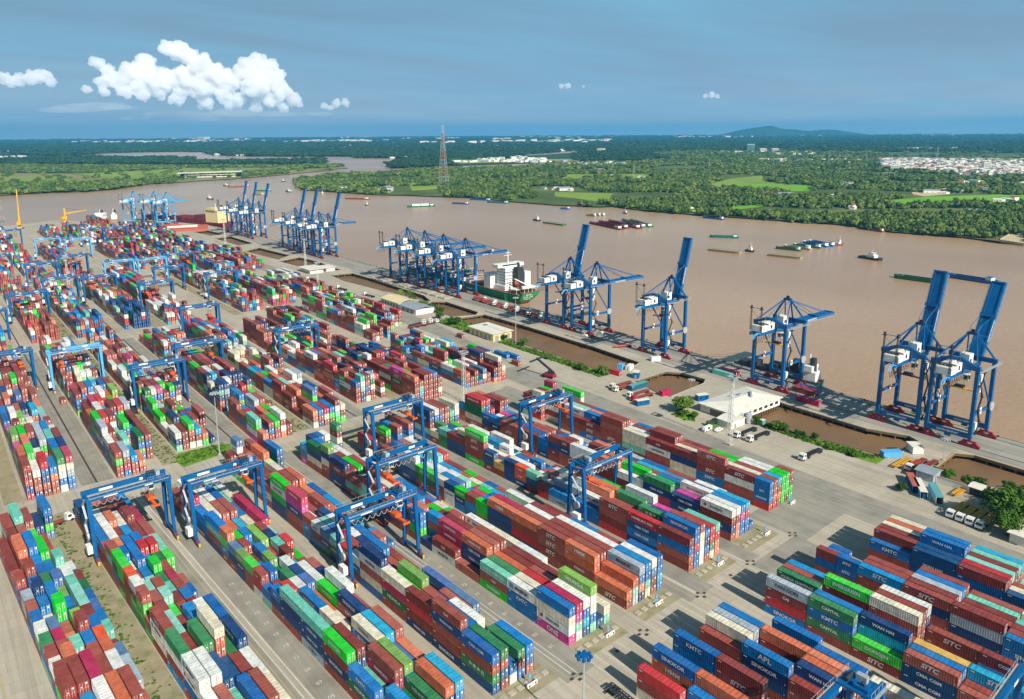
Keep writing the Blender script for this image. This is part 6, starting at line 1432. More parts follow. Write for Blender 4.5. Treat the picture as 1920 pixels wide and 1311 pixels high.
scatter('distant_woods', np.stack([X, Y, np.full(len(X), LZ - 1), (6 + D_ * 0.0048) * rs.uniform(0.7, 1.4, len(X)), rs.uniform(9, 15, len(X)) * (1 + D_ / 14000)], 1), [clump_mesh(20 + i, leaf_dist) for i in range(5)], 'distant dark woods of the river plain', 'woodland')
belts = [[(120.6, 2586.8), (372.9, 2332.0), (329.1, 2068.6), (267.4, 2102.8), (194.0, 2084.4), (95.0, 2107.4)], [(382.7, 2391.2), (488.7, 2427.7), (502.4, 2279.1), (486.1, 2226.5), (390.0, 2105.9), (329.1, 2068.6)], [(566.0, 2516.3), (603.6, 2505.0), (604.0, 2340.8), (580.2, 2277.3), (513.5, 2268.7)], [(205.3, 4178.0), (868.0, 3356.4), (831.6, 3217.5), (626.3, 3092.6), (448.1, 3048.4), (166.9, 3457.3)], [(873.7, 2602.0), (1074.5, 2702.7), (1002.3, 2507.4), (833.5, 2467.1)], [(1179.8, 3039.4), (1428.1, 2972.9), (1367.8, 2848.2), (1095.5, 2755.1)], [(879.0, 3345.3), (1192.5, 3071.9), (1161.1, 2991.8), (851.0, 3240.4)]]
X, Y, D_ = polar(60000, 1100, 5600, -40, 5); k = np.zeros(len(X), bool)
for b_ in belts: k |= inside_np(b_, X, Y)
k |= inside_np(left_, X, Y) & (rs.rand(len(X)) < 0.02)
X, Y, D_ = X[k], Y[k], D_[k]
scatter('left_bank_trees', np.stack([X, Y, np.full(len(X), LZ - 0.5), (3.2 + D_ * 0.0036) * rs.uniform(0.7, 1.3, len(X)), rs.uniform(8, 12, len(X))], 1), [clump_mesh(40 + i, leaf_far) for i in range(4)], 'belts of dark trees along the left river bank', 'trees')
# mangrove edge: yellowish taller fringe right at the near waterline of the right bank
# ---- houses: individuals near, a mass far
HS = []
for i, (wm, rm) in enumerate(((wall_white, roof_white), (wall_white, roof_red), (wall_cream, roof_white), (wall_white, roof_grey), (wall_white, roof_teal), (wall_white, roof_white))):
    wdt, ln, hh_ = [(4, 7, 4), (4.5, 6, 7), (5, 9, 4), (8, 16, 6), (4, 6, 4), (5, 5, 12)][i]
    mb = MB(); mb.box(-wdt, -ln, 0, wdt, ln, hh_); mb.slot(2)
    for k_ in range(3): mb.box(-wdt - 0.06, -ln * 0.7 + k_ * ln * 0.6, 1, -wdt, -ln * 0.7 + k_ * ln * 0.6 + 1.6, 2.6); mb.box(-wdt * 0.7 + k_ * wdt * 0.6, -ln - 0.06, 1, -wdt * 0.7 + k_ * wdt * 0.6 + 1.2, -ln, 2.6)
    mb.slot(1).gable(-wdt, -ln, wdt, ln, hh_ + 0.1, 0.6 if i == 5 else 1.8, 0.6); HS.append(mb.mesh('house', [wm, rm, glass]))
def house(x, y, k_, label, grp, s=1.0, rz=None):
    o = bpy.data.objects.new('bank_house', HS[k_]); C.objects.link(o); o.location = (x, y, LZ); o.scale = (s, s, s); o.rotation_euler = (0, 0, rs.rand() * 3 if rz is None else rz)
    return tag(o, label, 'house', grp)
spots = [(1192.9, 1319.8), (1188.7, 1298.5), (1207.9, 1358.0), (1201.5, 1363.8), (1369.7, 1506.0), (1348.2, 1506.2), (1666.5, 1631.3), (1684.9, 1544.8), (1683.7, 1529.3), (1924.0, 1638.2), (1430.0, 1153.3), (1443.3, 1156.9), (1165.9, 927.3), (1181.2, 930.9), (1156.2, 902.5), (1151.4, 890.4), (1092.9, 864.8), (1040.3, 839.7), (1064.9, 935.5), (1048.8, 965.7), (1136.8, 953.3), (1383.3, 1025.6), (1459.0, 1050.6), (1460.0, 1039.9), (1524.2, 1015.4), (1403.1, 920.9), (1433.2, 914.6), (1425.2, 900.9), (1193.1, 903.0), (1910.0, 1552.5), (1956.3, 1556.3), (1829.8, 1836.9), (1767.7, 1791.2), (1884.1, 1862.2), (2202.2, 1525.1), (2335.2, 1568.2)] + [(1407.2, 837.3), (1408.6, 817.0), (1476.4, 821.9), (1274.8, 674.4), (1270.3, 669.8), (1345.7, 505.1), (1367.2, 498.8), (1747.9, 1026.3), (1792.6, 984.6), (1813.2, 983.3), (1832.0, 977.7), (1820.2, 958.9), (1723.2, 738.2), (1705.0, 710.4), (1722.2, 707.9), (1883.0, 735.9), (1908.5, 727.8), (1889.0, 705.0), (1860.9, 682.0), (1788.5, 710.6), (1796.1, 741.4), (1606.0, 567.5), (1619.2, 566.1), (1633.1, 560.6), (1648.8, 553.6), (2212.4, 1080.4), (2312.3, 1115.1), (2291.4, 1090.4), (2164.7, 1084.9), (2561.9, 1467.1), (2517.1, 1473.6), (2399.7, 1467.6), (2610.9, 1354.3), (2751.6, 1409.6), (2796.9, 1405.5), (2101.5, 696.9), (2100.9, 715.1), (2166.8, 713.7), (2094.2, 825.8), (2117.4, 823.5), (2142.4, 813.1)] + [(1397.7, 1723.7), (1347.3, 1638.2), (1181.9, 1384.1), (1189.3, 1354.3), (1197.2, 1331.9), (1198.9, 1315.4), (1894.8, 1924.0), (1865.1, 1868.2), (1062.8, 1854.2), (905.5, 1901.6), (955.1, 1855.1), (859.4, 1582.8), (863.3, 1564.8), (822.9, 1715.0), (1483.0, 1936.2)]
for i, (x, y) in enumerate(spots): house(x, y, [0, 0, 4, 2, 1, 0, 3][i % 7] if i % 9 else 3, 'small pale house among trees on the right river bank', 'houses scattered on the right bank', 1.0)
house(*(866.2, 1576.6), 3, 'white villa on the water edge below the tall pylon', 'houses scattered on the right bank', 1.6)
X, Y, D_ = polar(26000, 1500, 5200, 10, 40); k = inside_np(townp, X, Y); X, Y, D_ = X[k], Y[k], D_[k]; o_ = np.argsort(D_)[:190]
for i in o_: house(X[i], Y[i], [0, 0, 5, 3, 4, 5, 0, 1, 2][rs.randint(9)], 'pale house in the dense town at the right', 'town houses at the right', rs.uniform(0.8, 1.2))
def box_mass(name, XX, YY, label, cat, smin, smax, hmin, hmax, mats_, seed=1):
    r = np.random.RandomState(seed); mb = MB()
    for x, y in zip(XX, YY):
        a, b, h = r.uniform(smin, smax), r.uniform(smin, smax), r.uniform(hmin, hmax); t = r.rand() * 1.5; c, s = math.cos(t), math.sin(t)
        P4 = [(x + p * a * c - q_ * b * s, y + p * a * s + q_ * b * c) for p, q_ in ((-1, -1), (1, -1), (1, 1), (-1, 1))]
        mb.k = int(r.randint(0, len(mats_)))
        mb.add([(*p, LZ - 1) for p in P4] + [(*p, LZ + h) for p in P4], [(0, 1, 5, 4), (1, 2, 6, 5), (2, 3, 7, 6), (3, 0, 4, 7), (4, 5, 6, 7)])
    me = bpy.data.meshes.new(name); me.from_pydata(mb.v, [], mb.f)
    for m_ in mats_: me.materials.append(m_)
    me.polygons.foreach_set('material_index', mb.m); o = bpy.data.objects.new(name, me); C.objects.link(o); return tag(o, label, cat, kind='stuff')
o_ = np.argsort(D_)[190:2400]
box_mass('distant_town', X[o_], Y[o_], 'dense pale town spreading behind the nearest town houses', 'town', 5, 11, 4, 12, [wall_white, wall_white, roof_white, roof_white, wall_white, wall_white, roof_white, roof_red, roof_grey, roof_grey])
X, Y, D_ = polar(9000, 3000, 9000, -38, 40); k = (inside_np(main_, X, Y) | inside_np(pen, X, Y)) & (nfield(X, Y, 0.0011, 3.0) > 0.3); box_mass('distant_villages', X[k], Y[k], 'scattered white villages across the distant plain', 'villages', 6, 16, 5, 11, [wall_white, wall_white, roof_white, roof_grey, wall_white], 2)
X, Y, D_ = polar(3600, 9000, 19800, -38, 40); k = inside_np(main_, X, Y) & (nfield(X, Y, 0.0005, 5.0) > 0.12); box_mass('horizon_city', X[k], Y[k], 'thin white line of city buildings along the horizon', 'city', 15, 55, 8, 36, [wall_white, wall_white, roof_white], 3)
# special buildings beyond
def slab(x, y, rz, a, b, h, m, label, name='apartment_block'):
    r = empty(name, (x, y, LZ), rz, label=label, cat='building'); MB().box(-a, -b, 0, a, b, h).build('wall', m, r); MB().box(-a - 0.5, -b - 0.5, h + 0.01, a + 0.5, b + 0.5, h + 1.2).build('roof', roof_white, r)
    for k_ in range(int(h / 4)): MB().box(-a - 0.12, -b * 0.94, 1.4 + 4 * k_, -a + 0.02, b * 0.94, 3.0 + 4 * k_).build('window', glass, r)
p = (4270.2, 2965.9); slab(*p, FW, 60, 22, 46, roof_teal, 'teal netted high block under construction on the far plain')
p = (4220.3, 2842.1); slab(*p, FW, 75, 18, 22, wall_white, 'long white apartment block right of the teal netted block'); p = (4266.5, 2785.8); slab(*p, FW, 70, 18, 22, wall_white, 'second long white apartment block, right of the first'); p = (3459.2, 3497.5); slab(*p, FW, 55, 20, 26, wall_cream, 'pinkish cream hotel alone in the woods')
p = (4395.9, 14788.1); slab(*p, FW, 90, 60, 75, wall_white, 'tall white block standing out on the left horizon'); p = (2540.9, 1212.5); slab(*p, FW, 10, 12, 16, wall_white, 'white cube house at the near edge of the town'); p = (2790.6, 1032.1); slab(*p, FW, 11, 10, 26, wall_white, 'tall narrow white house at the near edge of town')
# stadium-like terminal under construction on the left bank
p = (753.4, 2503.4); r = empty('ferry_terminal', (p[0], p[1], LZ), -0.35, label='white two-deck terminal with broad flat roof on the left bank', cat='building')
for z0 in (0, 7): MB().box(-75, -22, z0, 75, 22, z0 + 2.2).build('deck', wall_white, r)
for k_ in range(12): MB().box(-72 + 13 * k_ - 0.8, -20, 2.2, -72 + 13 * k_ + 0.8, 20, 13).build('column', concrete, r)
MB().add([(-95, -30, 13), (95, -30, 15), (95, 30, 15), (-95, 30, 13), (-95, -30, 14), (95, -30, 16.5), (95, 30, 16.5), (-95, 30, 14)], [(0, 3, 2, 1), (4, 5, 6, 7), (0, 1, 5, 4), (1, 2, 6, 5), (2, 3, 7, 6), (3, 0, 4, 7)]).build('roof', roof_white, r)
# power pylons
pyl_red = mat('pylon_red', srgb(176, 128, 118), 0.6, 0.05, 1)
def pylon(x, y, h, label, rw=False):
    root = empty('power_pylon', (x, y, LZ), 0.6, label=label, cat='pylon'); n = 14; w0 = h * 0.11
    segs = [MB(), MB()]
    def P(k_, i):
        t = k_ / n; w_ = w0 / 2 * (1 - t) ** 1.25 + h * 0.013; return ([-1, 1, 1, -1][i] * w_, [-1, -1, 1, 1][i] * w_, h * t)
    th = max(0.25, h * 0.0052)
    for k_ in range(n):
        m_ = segs[(k_ // 2) % 2 if rw else 0]
        for i in range(4):
            m_.bar(P(k_, i), P(k_ + 1, i), th, th); m_.bar(P(k_, i), P(k_ + 1, (i + 1) % 4), th * 0.6, th * 0.6); m_.bar(P(k_ + 1, i), P(k_ + 1, (i + 1) % 4), th * 0.6, th * 0.6)
    segs[0].build('tower', steel_grey, root)
    if rw: segs[1].build('red_section', pyl_red, root)
    for t in (0.78, 0.88, 0.97):
        mb = MB(); a = h * 0.10 * (1.15 - t * 0.4)
        for s in (-1, 1): mb.bar((0, 0, h * t), (s * a, 0, h * t + 0.3), th * 1.4, th * 1.2); mb.bar((0, 0, h * (t - 0.035)), (s * a, 0, h * t), th * 0.7, th * 0.7)
        mb.build('cross_arm', steel_grey, root)
for args, lb, rw in (((1092.3, 1679.4, 151.0), 'tall red and white river-crossing pylon standing on the wooded bank', True), ((1728.5, 1607.2, 39.4), 'grey pylon by the green fields, leftmost of the inland line', False), ((2159.4, 1659.1, 46.1), 'second inland grey pylon', False), ((2428.9, 1588.0, 45.4), 'third inland grey pylon', False),
                     ((2813.1, 1597.9, 49.4), 'fourth inland grey pylon, before the town', False), ((3249.1, 1673.3, 42.9), 'fifth inland grey pylon', False), ((3698.4, 1575.3, 60.2), 'inland grey pylon standing at the town edge', False), ((107.5, 1443.8, 54.3), 'faint red-topped lattice tower at the left edge', True), ((145.1, 1370.1, 18.5) if False else (438.9, 2178.9, 14.6), 'small pale tower on the left bank tree belt', False)): pylon(*args, lb, rw)
# hills and smoke on the horizon
mb = MB(); rr_ = random.Random(4); V0 = (24375.4, 18800.8); V1 = (23140.6, 11728.0)
ridge = []
hill_pts = []
ang0, ang1 = math.atan2(V0[0], V0[1]), math.atan2(V1[0], V1[1]); nn = 60; rows_ = []
for j in range(7):
    row = []
    for i in range(nn + 1):
        t = i / nn; a = ang0 + (ang1 - ang0) * t; d = 18200 + j * 330
        env = math.exp(-((t - 0.34) / 0.22) ** 2) * 1.0 + math.exp(-((t - 0.74) / 0.2) ** 2) * 0.62
        hh_ = env * (95 + 50 * noise.noise(Vector((t * 9, j * 0.4, 1)))) * math.sin(math.pi * j / 6) + 90 * env * (j > 0) * (j < 6)
        row.append(len(mb.v)); mb.v.append((math.sin(a) * d, math.cos(a) * d, LZ - 5 + max(0, hh_) * 1.15))
    rows_.append(row)
for j in range(6):
    for i in range(nn): mb.f.append((rows_[j][i], rows_[j][i + 1], rows_[j + 1][i + 1], rows_[j + 1][i])); mb.m.append(0)
mb.build('hills', far_floor, kind='structure')
# ------------------------------------------------------------------ boats
boat_mats = {'green': mat('green_hull', srgb(36, 110, 62), 0.5, 0.15, 0.4), 'blue': mat('blue_hull', srgb(32, 96, 158), 0.5, 0.15, 0.4), 'red': mat('maroon_hull', srgb(112, 34, 38), 0.6, 0.2, 0.4), 'brown': mat('rusty_hull', srgb(134, 72, 56), 0.6, 0.2, 0.4), 'grey': mat('sand_grey_hull', srgb(150, 140, 116), 0.7, 0.2, 0.4), 'teal': mat('teal_hull', srgb(30, 116, 116), 0.5, 0.15, 0.4), 'black': steel_dark}
def boat(p, q, key, label, kind='barge', beam=None, hold=None, name='river_barge', cat='barge', grp='boats on the river', hh_=2.2, blunt=False):
    """p = bow on the water, q = stern"""
    L_ = math.dist(p, q); beam = beam or max(2.6, L_ * 0.2); cx_, cy_ = (p[0] + q[0]) / 2, (p[1] + q[1]) / 2; az = math.atan2(p[1] - q[1], p[0] - q[0])
    r = empty(name, (cx_, cy_, -3.5), az, label=label, cat=cat, group=grp); n = 14; mb = MB(); prof = []
    for i in range(n + 1):
        t = i / n; x = -L_ / 2 + L_ * t
        w_ = beam / 2 * (1 if t < 0.8 else (1 if blunt else math.sqrt(max(0.0, 1 - ((t - 0.8) / 0.2) ** 2)))) * (0.86 + 0.14 * min(1, t * 8)); sh = hh_ * (1 + (0 if blunt else 0.45) * max(0, (t - 0.75) / 0.25) ** 2 + 0.1 * max(0, 0.15 - t))
        prof.append((x, max(w_, 0.12), sh))
    for x, w_, h in prof: mb.v += [(x, -w_ * 0.82, -0.8), (x, -w_, h), (x, w_, h), (x, w_ * 0.82, -0.8), (x, -w_ + 0.12, h - 0.35), (x, w_ - 0.12 if w_ > 0.3 else w_, h - 0.35)]
    for i in range(n):
        a, b = 6 * i, 6 * (i + 1)
        for j, k_ in ((0, 1), (2, 3), (1, 4), (5, 2)): mb.f.append((a + j, b + j, b + k_, a + k_)); mb.m.append(0)
        mb.f.append((a + 4, b + 4, b + 5, a + 5)); mb.m.append(1)
    mb.f.append((0, 1, 2, 3)); mb.m.append(0)
    mb.build('hull', [boat_mats[key], steel_dark if hold is None else hold], r)
    if kind in ('barge', 'covered'):
        MB().box(-L_ * 0.44, -beam * 0.3, hh_ - 0.4, -L_ * 0.44 + max(3, L_ * 0.11), beam * 0.3, hh_ + 2.6).build('wheelhouse', white_paint, r); MB().box(-L_ * 0.44 - 0.3, -beam * 0.34, hh_ + 2.62, -L_ * 0.44 + max(3, L_ * 0.11) + 0.4, beam * 0.34, hh_ + 2.8).build('roof', boat_mats[key] if key != 'grey' else roof_white, r)
        mb = MB()
        for s in (-1, 1): mb.bar((-L_ * 0.28, s * beam * 0.36, hh_ + 0.1), (L_ * 0.33, s * beam * 0.36, hh_ + 0.1), 0.25, 1.1)
        mb.bar((L_ * 0.33, -beam * 0.36, hh_ + 0.1), (L_ * 0.33, beam * 0.36, hh_ + 0.1), 0.25, 1.1); mb.build('coaming', boat_mats[key], r)
        MB().tube((L_ * 0.42, 0, hh_), (L_ * 0.42, 0, hh_ + 3.5), 0.12, n=5).build('mast', steel_grey, r)
    if kind == 'covered':
        for k_ in range(2): MB().box(-L_ * 0.27 + k_ * L_ * 0.31, -beam * 0.42, hh_, -L_ * 0.27 + k_ * L_ * 0.31 + L_ * 0.29, beam * 0.42, hh_ + 3.2).build('cargo_cover', white_paint, r)
    if kind == 'tug':
        MB().box(-L_ * 0.15, -beam * 0.34, hh_ - 0.2, L_ * 0.22, beam * 0.34, hh_ + 2.4).build('deckhouse', white_paint, r); w_ = MB().box(-L_ * 0.02, -beam * 0.26, hh_ + 2.4, L_ * 0.16, beam * 0.26, hh_ + 4.8).build('wheelhouse', white_paint, r)
        MB().box(L_ * 0.16, -beam * 0.22, hh_ + 3.4, L_ * 0.163, beam * 0.22, hh_ + 4.4).build('window', glass, w_)
        MB().tube((-L_ * 0.08, 0, hh_ + 2.4), (-L_ * 0.08, 0, hh_ + 5.2), 0.5, n=8).build('funnel', orange_paint if L_ > 14 else steel_dark, r); MB().tube((L_ * 0.05, 0, hh_ + 4.8), (L_ * 0.05, 0, hh_ + 9), 0.12, n=5).bar((L_ * 0.05, -1.2, hh_ + 7.5), (L_ * 0.05, 1.2, hh_ + 7.5), 0.1, 0.1).build('mast', white_paint, r)
        MB().tube((-L_ * 0.3, 0, hh_ - 0.3), (-L_ * 0.3, 0, hh_ + 0.8), 0.5, n=8).build('winch', steel_dark, r)
    return r
B_ = boat
B_((714.5, 331.2), (715.5, 287.0), 'green', 'green empty barge left of the raised crane at right', beam=11, hh_=2.6)
B_((756.3, 303.2), (750.4, 257.8), 'blue', 'bright blue empty barge between two raised crane booms', beam=11, hh_=2.8)
B_((795.3, 382.5), (800.5, 409.3), 'black', 'white tug with orange deck in mid river', 'tug', name='tug_boat', cat='tugboat', beam=9, hh_=2.4)
B_((809.5, 616.0), (828.7, 585.3), 'teal', 'teal green barge left of raised crane, upriver of two grey barges', beam=9); B_((719.4, 546.6), (725.0, 508.5), 'grey', 'grey flat barge towed left of the small tug', 'flat', beam=10, blunt=True, hold=boat_mats['grey'])
B_((738.0, 480.6), (744.4, 444.8), 'grey', 'grey flat barge below the moored blue group', 'flat', beam=10, blunt=True, hold=boat_mats['grey']); B_((743.7, 503.5), (743.6, 514.7), 'black', 'small dark tug between two grey flat barges', 'tug', name='tug_boat', cat='tugboat', beam=4.5)
for i, (a, b) in enumerate((((787.8, 504.6), (791.2, 474.3)), ((807.6, 506.7), (807.8, 471.5)), ((827.3, 507.0), (827.9, 470.5)), ((857.4, 511.9), (842.2, 470.1)), ((869.9, 511.7), (852.9, 468.1)))):
    B_(a, b, ['green', 'grey', 'teal', 'blue', 'blue'][i], ['green barge frontmost in the moored blue group', 'grey barge second in the moored blue group', 'teal barge in the middle of the moored blue group', 'blue barge behind the teal one in the moored group', 'blue barge farthest back in the moored group'][i], beam=7, hold=white_paint if i > 0 else None)
B_((869.0, 466.5), (861.9, 472.6), 'brown', 'small brown boat right of the moored blue group', 'tug', name='small_boat', cat='boat', beam=3.5)
for i, (a, b) in enumerate((((799.7, 830.6), (777.1, 741.8)), ((821.3, 833.0), (793.6, 745.7)), ((840.7, 831.3), (804.6, 732.6)), ((865.3, 825.2), (817.9, 735.9)), ((869.7, 812.5), (829.0, 733.8)))):
    B_(a, b, ['red', 'red', 'red', 'teal', 'green'][i], ['maroon open barge, leftmost and nearest of the rafted group', 'second maroon barge in the rafted group', 'third maroon barge in the rafted group', 'teal barge squeezed in the rafted group', 'green-sterned barge rightmost of the rafted group'][i], beam=9, hold=boat_mats['red'])
B_((985.6, 765.1), (984.2, 723.9), 'blue', 'blue and white barge close to the wooded bank', beam=7); B_((941.2, 896.5), (936.9, 880.9), 'grey', 'tiny grey boat near the bank above the maroon barges', 'tug', name='small_boat', cat='boat', beam=4)
for i, (a, b) in enumerate((((868.0, 908.5), (869.6, 888.8)), ((878.4, 908.6), (879.9, 888.8)), ((885.5, 902.4), (884.9, 884.4)))): B_(a, b, 'grey', ['pale barge leftmost of three above the maroon group', 'pale barge in the middle above the maroon group', 'pale barge rightmost of three above the maroon group'][i], beam=6)
B_((713.8, 1475.8), (743.5, 1426.2), 'brown', 'rusty red barge below the peninsula tip', beam=8, hold=boat_mats['grey']); B_((718.5, 1230.8), (768.1, 1214.3), 'green', 'green barge with long white cargo cover', 'covered', beam=9, hh_=2.4)
B_((822.9, 1237.8), (836.1, 1201.4), 'blue', 'blue barge right of the white-covered barge', beam=7); B_((899.5, 1285.8), (916.0, 1237.9), 'blue', 'blue and white barge moored at the bank, left one', beam=8); B_((940.8, 1271.3), (953.1, 1215.5), 'grey', 'pale barge moored at the bank behind the blue ones', beam=8); B_((889.6, 1213.9), (904.6, 1164.9), 'teal', 'teal barge moored in front at the bank', beam=8)
B_((758.1, 896.9), (760.1, 914.4), 'black', 'small dark tug left of the long green barge', 'tug', name='tug_boat', cat='tugboat', beam=5); B_((751.1, 878.1), (750.1, 831.5), 'green', 'long green flat barge behind the small tug', 'flat', beam=9, blunt=True, hold=boat_mats['grey'])
B_((910.4, 1021.0), (916.1, 1003.2), 'blue', 'pair-like small blue boat near the bank, centre right', beam=6); B_((680.9, 1310.7), (674.8, 1311.3), 'black', 'tiny dark boat right of the rusty red barge', 'tug', name='small_boat', cat='boat', beam=3); B_((701.7, 1762.8), (701.9, 1733.3), 'green', 'small green boat off the peninsula tip', beam=5); B_((727.4, 1626.0), (734.4, 1619.7), 'grey', 'tiny grey boat beneath the peninsula tip trees', 'tug', name='small_boat', cat='boat', beam=3)
for i, (a, b, c_) in enumerate((((654.5, 2072.1), (659.3, 2040.1), 'green'), ((638.1, 1989.3), (699.8, 2002.5), 'brown'), ((648.9, 1826.3), (678.8, 1798.8), 'green'), ((607.1, 1722.0), (619.9, 1690.5), 'grey'), ((700.2, 1756.8), (699.4, 1728.3), 'teal'), ((840.4, 2139.0), (844.0, 2124.7), 'black'), ((492.7, 1675.0), (497.7, 1653.0), 'black'))):
    B_(a, b, c_, ['small green boat upstream behind the far cranes', 'rusty long barge upstream behind the far cranes', 'green barge between the far raised booms', 'grey barge below the green one, between far booms', 'small teal boat right of the far raised booms', 'tiny dark boat in the upper river bend', 'tiny dark boat above the pale far cranes'][i], 'barge' if i in (1, 2, 3) else 'tug', beam=6)
for i, (a, b) in enumerate((((1030.2, 516.3), (1023.7, 494.4)), ((1047.9, 508.1), (1051.4, 498.0)), ((1037.4, 492.8), (1042.8, 481.4)))): B_(a, b, ['brown', 'grey', 'green'][i], ['brown houseboat moored under the mangroves', 'houseboat with blue roof under the mangroves', 'green boat right of the houseboats'][i], beam=5)
# green container ship alongside, stern towards the camera
SH = empty('container_ship', (376.5, 556, -3.5), 0, label='green hulled container ship moored beneath four lowered cranes', cat='ship')
gh = mat('ship_green', srgb(30, 132, 80), 0.5, 0.1, 0.1, dirt=srgb(20, 84, 52), dirt_amt=0.4, dirt_scale=0.1); n = 26; HL = 97.0; BM = 13.6; mb = MB()
def hw(t, z):   # half width along the hull (t 0 stern .. 1 bow), z 0 keel-line .. 1 deck
    bow = max(0.0, (t - 0.78) / 0.22); st = max(0.0, (0.08 - t) / 0.08)
    return BM * (1 - bow ** (2.2 if z > 0.5 else 1.4)) * (1 - (0.75 - 0.6 * z) * st) * (0.94 + 0.06 * z)
lv = [(-1.0, 0.0), (1.5, 0.12), (4.2, 0.45), (7.2, 0.8), (9.8, 1.0)]
for i in range(n + 1):
    t = i / n
    for z, f in lv:
        y = -HL + 2 * HL * t
        if t < 0.08: y += (1 - f) ** 1.6 * 6.5 * (0.08 - t) / 0.08
        if t > 0.9: y -= (1 - f) * 7 * (t - 0.9) / 0.1
        w_ = hw(t, f); mb.v += [(-w_, y, z + (1.8 * max(0, t - 0.85) / 0.15 if f == 1 else 0)), (w_, y, z + (1.8 * max(0, t - 0.85) / 0.15 if f == 1 else 0))]
m5 = len(lv) * 2
for i in range(n):
    for k_ in range(len(lv) - 1):
        a = i * m5 + 2 * k_; b = a + m5; mb.f += [(a, a + 2, b + 2, b), (a + 1, b + 1, b + 3, a + 3)]; mb.m += [1 if k_ == 0 else 0] * 2
    a = i * m5 + m5 - 2; b = a + m5; mb.f.append((a, a + 1, b + 1, b)); mb.m.append(2)
for k_ in range(len(lv) - 1): mb.f.append((2 * k_, 2 * k_ + 1, 2 * k_ + 3, 2 * k_ + 2)); mb.m.append(1 if k_ == 0 else 0)
hull = mb.build('hull', [gh, mat('boot_topping', srgb(96, 40, 36), 0.6, 0.1, 0.3), mat('deck_red_brown', srgb(130, 84, 68), 0.7, 0.2, 0.3)], SH)
for tx, sz, zz_ in (('MV OCEL', 1.3, 8.2), ('OCEL LINE', 2.1, 6.2), ('MONROVIA', 1.3, 4.3)):
    vs_, fs = text_geo(tx, sz, 0.05); MB().add([(x, -HL + 0.02 + max(0, (9.8 - (zz_ + y)) / 9.8) ** 1.6 * 6.5 - 0.35, zz_ + y) for x, y, z in vs_], fs).build('lettering', logo_white, hull)
br = MB(); br.box(-9.5, -78, 9.8, 9.5, -64, 13.4); br.box(-8, -77, 13.4, 8, -65.5, 28); br.slot(1)
for k_ in range(6):
    for q_ in range(6): br.box(-8.06, -76.2 + q_ * 1.9, 14.4 + k_ * 2.3, -8.0, -75.4 + q_ * 1.9, 15.3 + k_ * 2.3)
    for q_ in range(5): br.box(-6.5 + q_ * 1.7, -77.06, 14.4 + k_ * 2.3, -5.7 + q_ * 1.7, -77.0, 15.3 + k_ * 2.3)
house_ = br.build('accommodation', [white_paint, glass], SH)
MB().box(-13.4, -74, 28, 13.4, -66, 30.6).build('bridge_wing', white_paint, SH); MB().box(-12, -66.0, 29, 12, -65.9, 30.2).box(-9, -74.08, 29, 9, -74, 30.2).build('bridge_window', glass, SH)
for k_ in range(5): MB().box(-8.9, -78.3, 13.5 + 2.9 * k_, 8.9, -77.0, 13.65 + 2.9 * k_).build('deck_gallery', white_paint, SH)
f_ = MB(); f_.box(-1.4, -84.5, 9.8, 5.2, -79, 26.5); f_.build('funnel_casing', MATS['dark_steel'], SH); MB().box(-1.0, -84, 26.5, 4.8, -79.5, 28.4).tube((1, -82, 28.4), (1, -82, 32.4), 0.9, n=8).tube((3, -81, 28.4), (3, -81, 31), 0.5, n=6).build('funnel', steel_dark, SH)
MB().box(5.6, -85, 9.8, 11.5, -79, 24.5).build('engine_casing', white_paint, SH); MB().bar((-5, -85.3, 20), (7.5, -85.3, 13.5), 1.6, 0.8).build('rescue_chute', white_paint, SH)
MB().tube((0, -70, 30.6), (0, -70, 41), 0.5, 0.25, n=6).bar((-4, -70, 37), (4, -70, 37), 0.3, 0.3).bar((-2.5, -70, 39), (2.5, -70, 39), 0.3, 0.3).build('radar_mast', white_paint, SH)
MB().add([(-6.2, -94.0, 12.6), (-4.0, -94.0, 12.6), (-4.0, -86, 16.6), (-6.2, -86, 16.6), (-5.9, -94.0, 14.4), (-4.3, -94.0, 14.4), (-4.3, -86, 18.4), (-5.9, -86, 18.4)], [(0, 3, 2, 1), (4, 5, 6, 7), (0, 1, 5, 4), (1, 2, 6, 5), (2, 3, 7, 6), (3, 0, 4, 7)]).build('lifeboat', orange_paint, SH)
mb = MB(); 
for sx in (-11, -7, -3, 1, 5, 9): mb.tube((sx, -95, 9.8), (sx, -95, 13.2), 0.16, n=5); mb.tube((sx, -87, 9.8), (sx, -87, 13.2), 0.16, n=5)
mb.box(-12, -96, 13.2, 12, -86, 13.4); mb.build('mooring_deck', white_paint, SH)
for k_, (y, w_, h) in enumerate(((-58, 11, 12),)):
    MB().box(-12.6, y - 4.5, 9.8, -2, y + 4.5, 9.8 + h).build('white_hatch_housing', white_paint, SH)
    for q_ in range(4): MB().box(-12.66, y - 4.5, 9.8 + 3 * q_, -12.6, y + 4.5, 9.95 + 3 * q_).build('seam', steel_grey, SH)
for k_ in range(9):
    y = -46 + 14.5 * k_; MB().box(-11.5, y, 9.8, 11.5, y + 12.4, 11.4).build('hatch', [boat_mats['brown'], concrete][k_ % 2], SH)
    g2 = MB()
    for s in (-12.6, 12.6): g2.box(s - 0.4, y + 12.6, 9.8, s + 0.4, y + 13.8, 16.2)
    g2.box(-12.6, y + 12.8, 15.6, 12.6, y + 13.6, 16.2).build('lashing_bridge', concrete, SH)
MB().tube((0, 93, 11), (0, 93, 22), 0.5, n=6).build('foremast', white_paint, SH); MB().tube((3.0, -20, 11.4), (3.0, -20, 33), 1.6, n=8).bar((3, -20, 31), (-2, -52, 39), 1.5, 1.8).build('deck_crane', steel_grey, SH)
rr_ = random.Random(7)
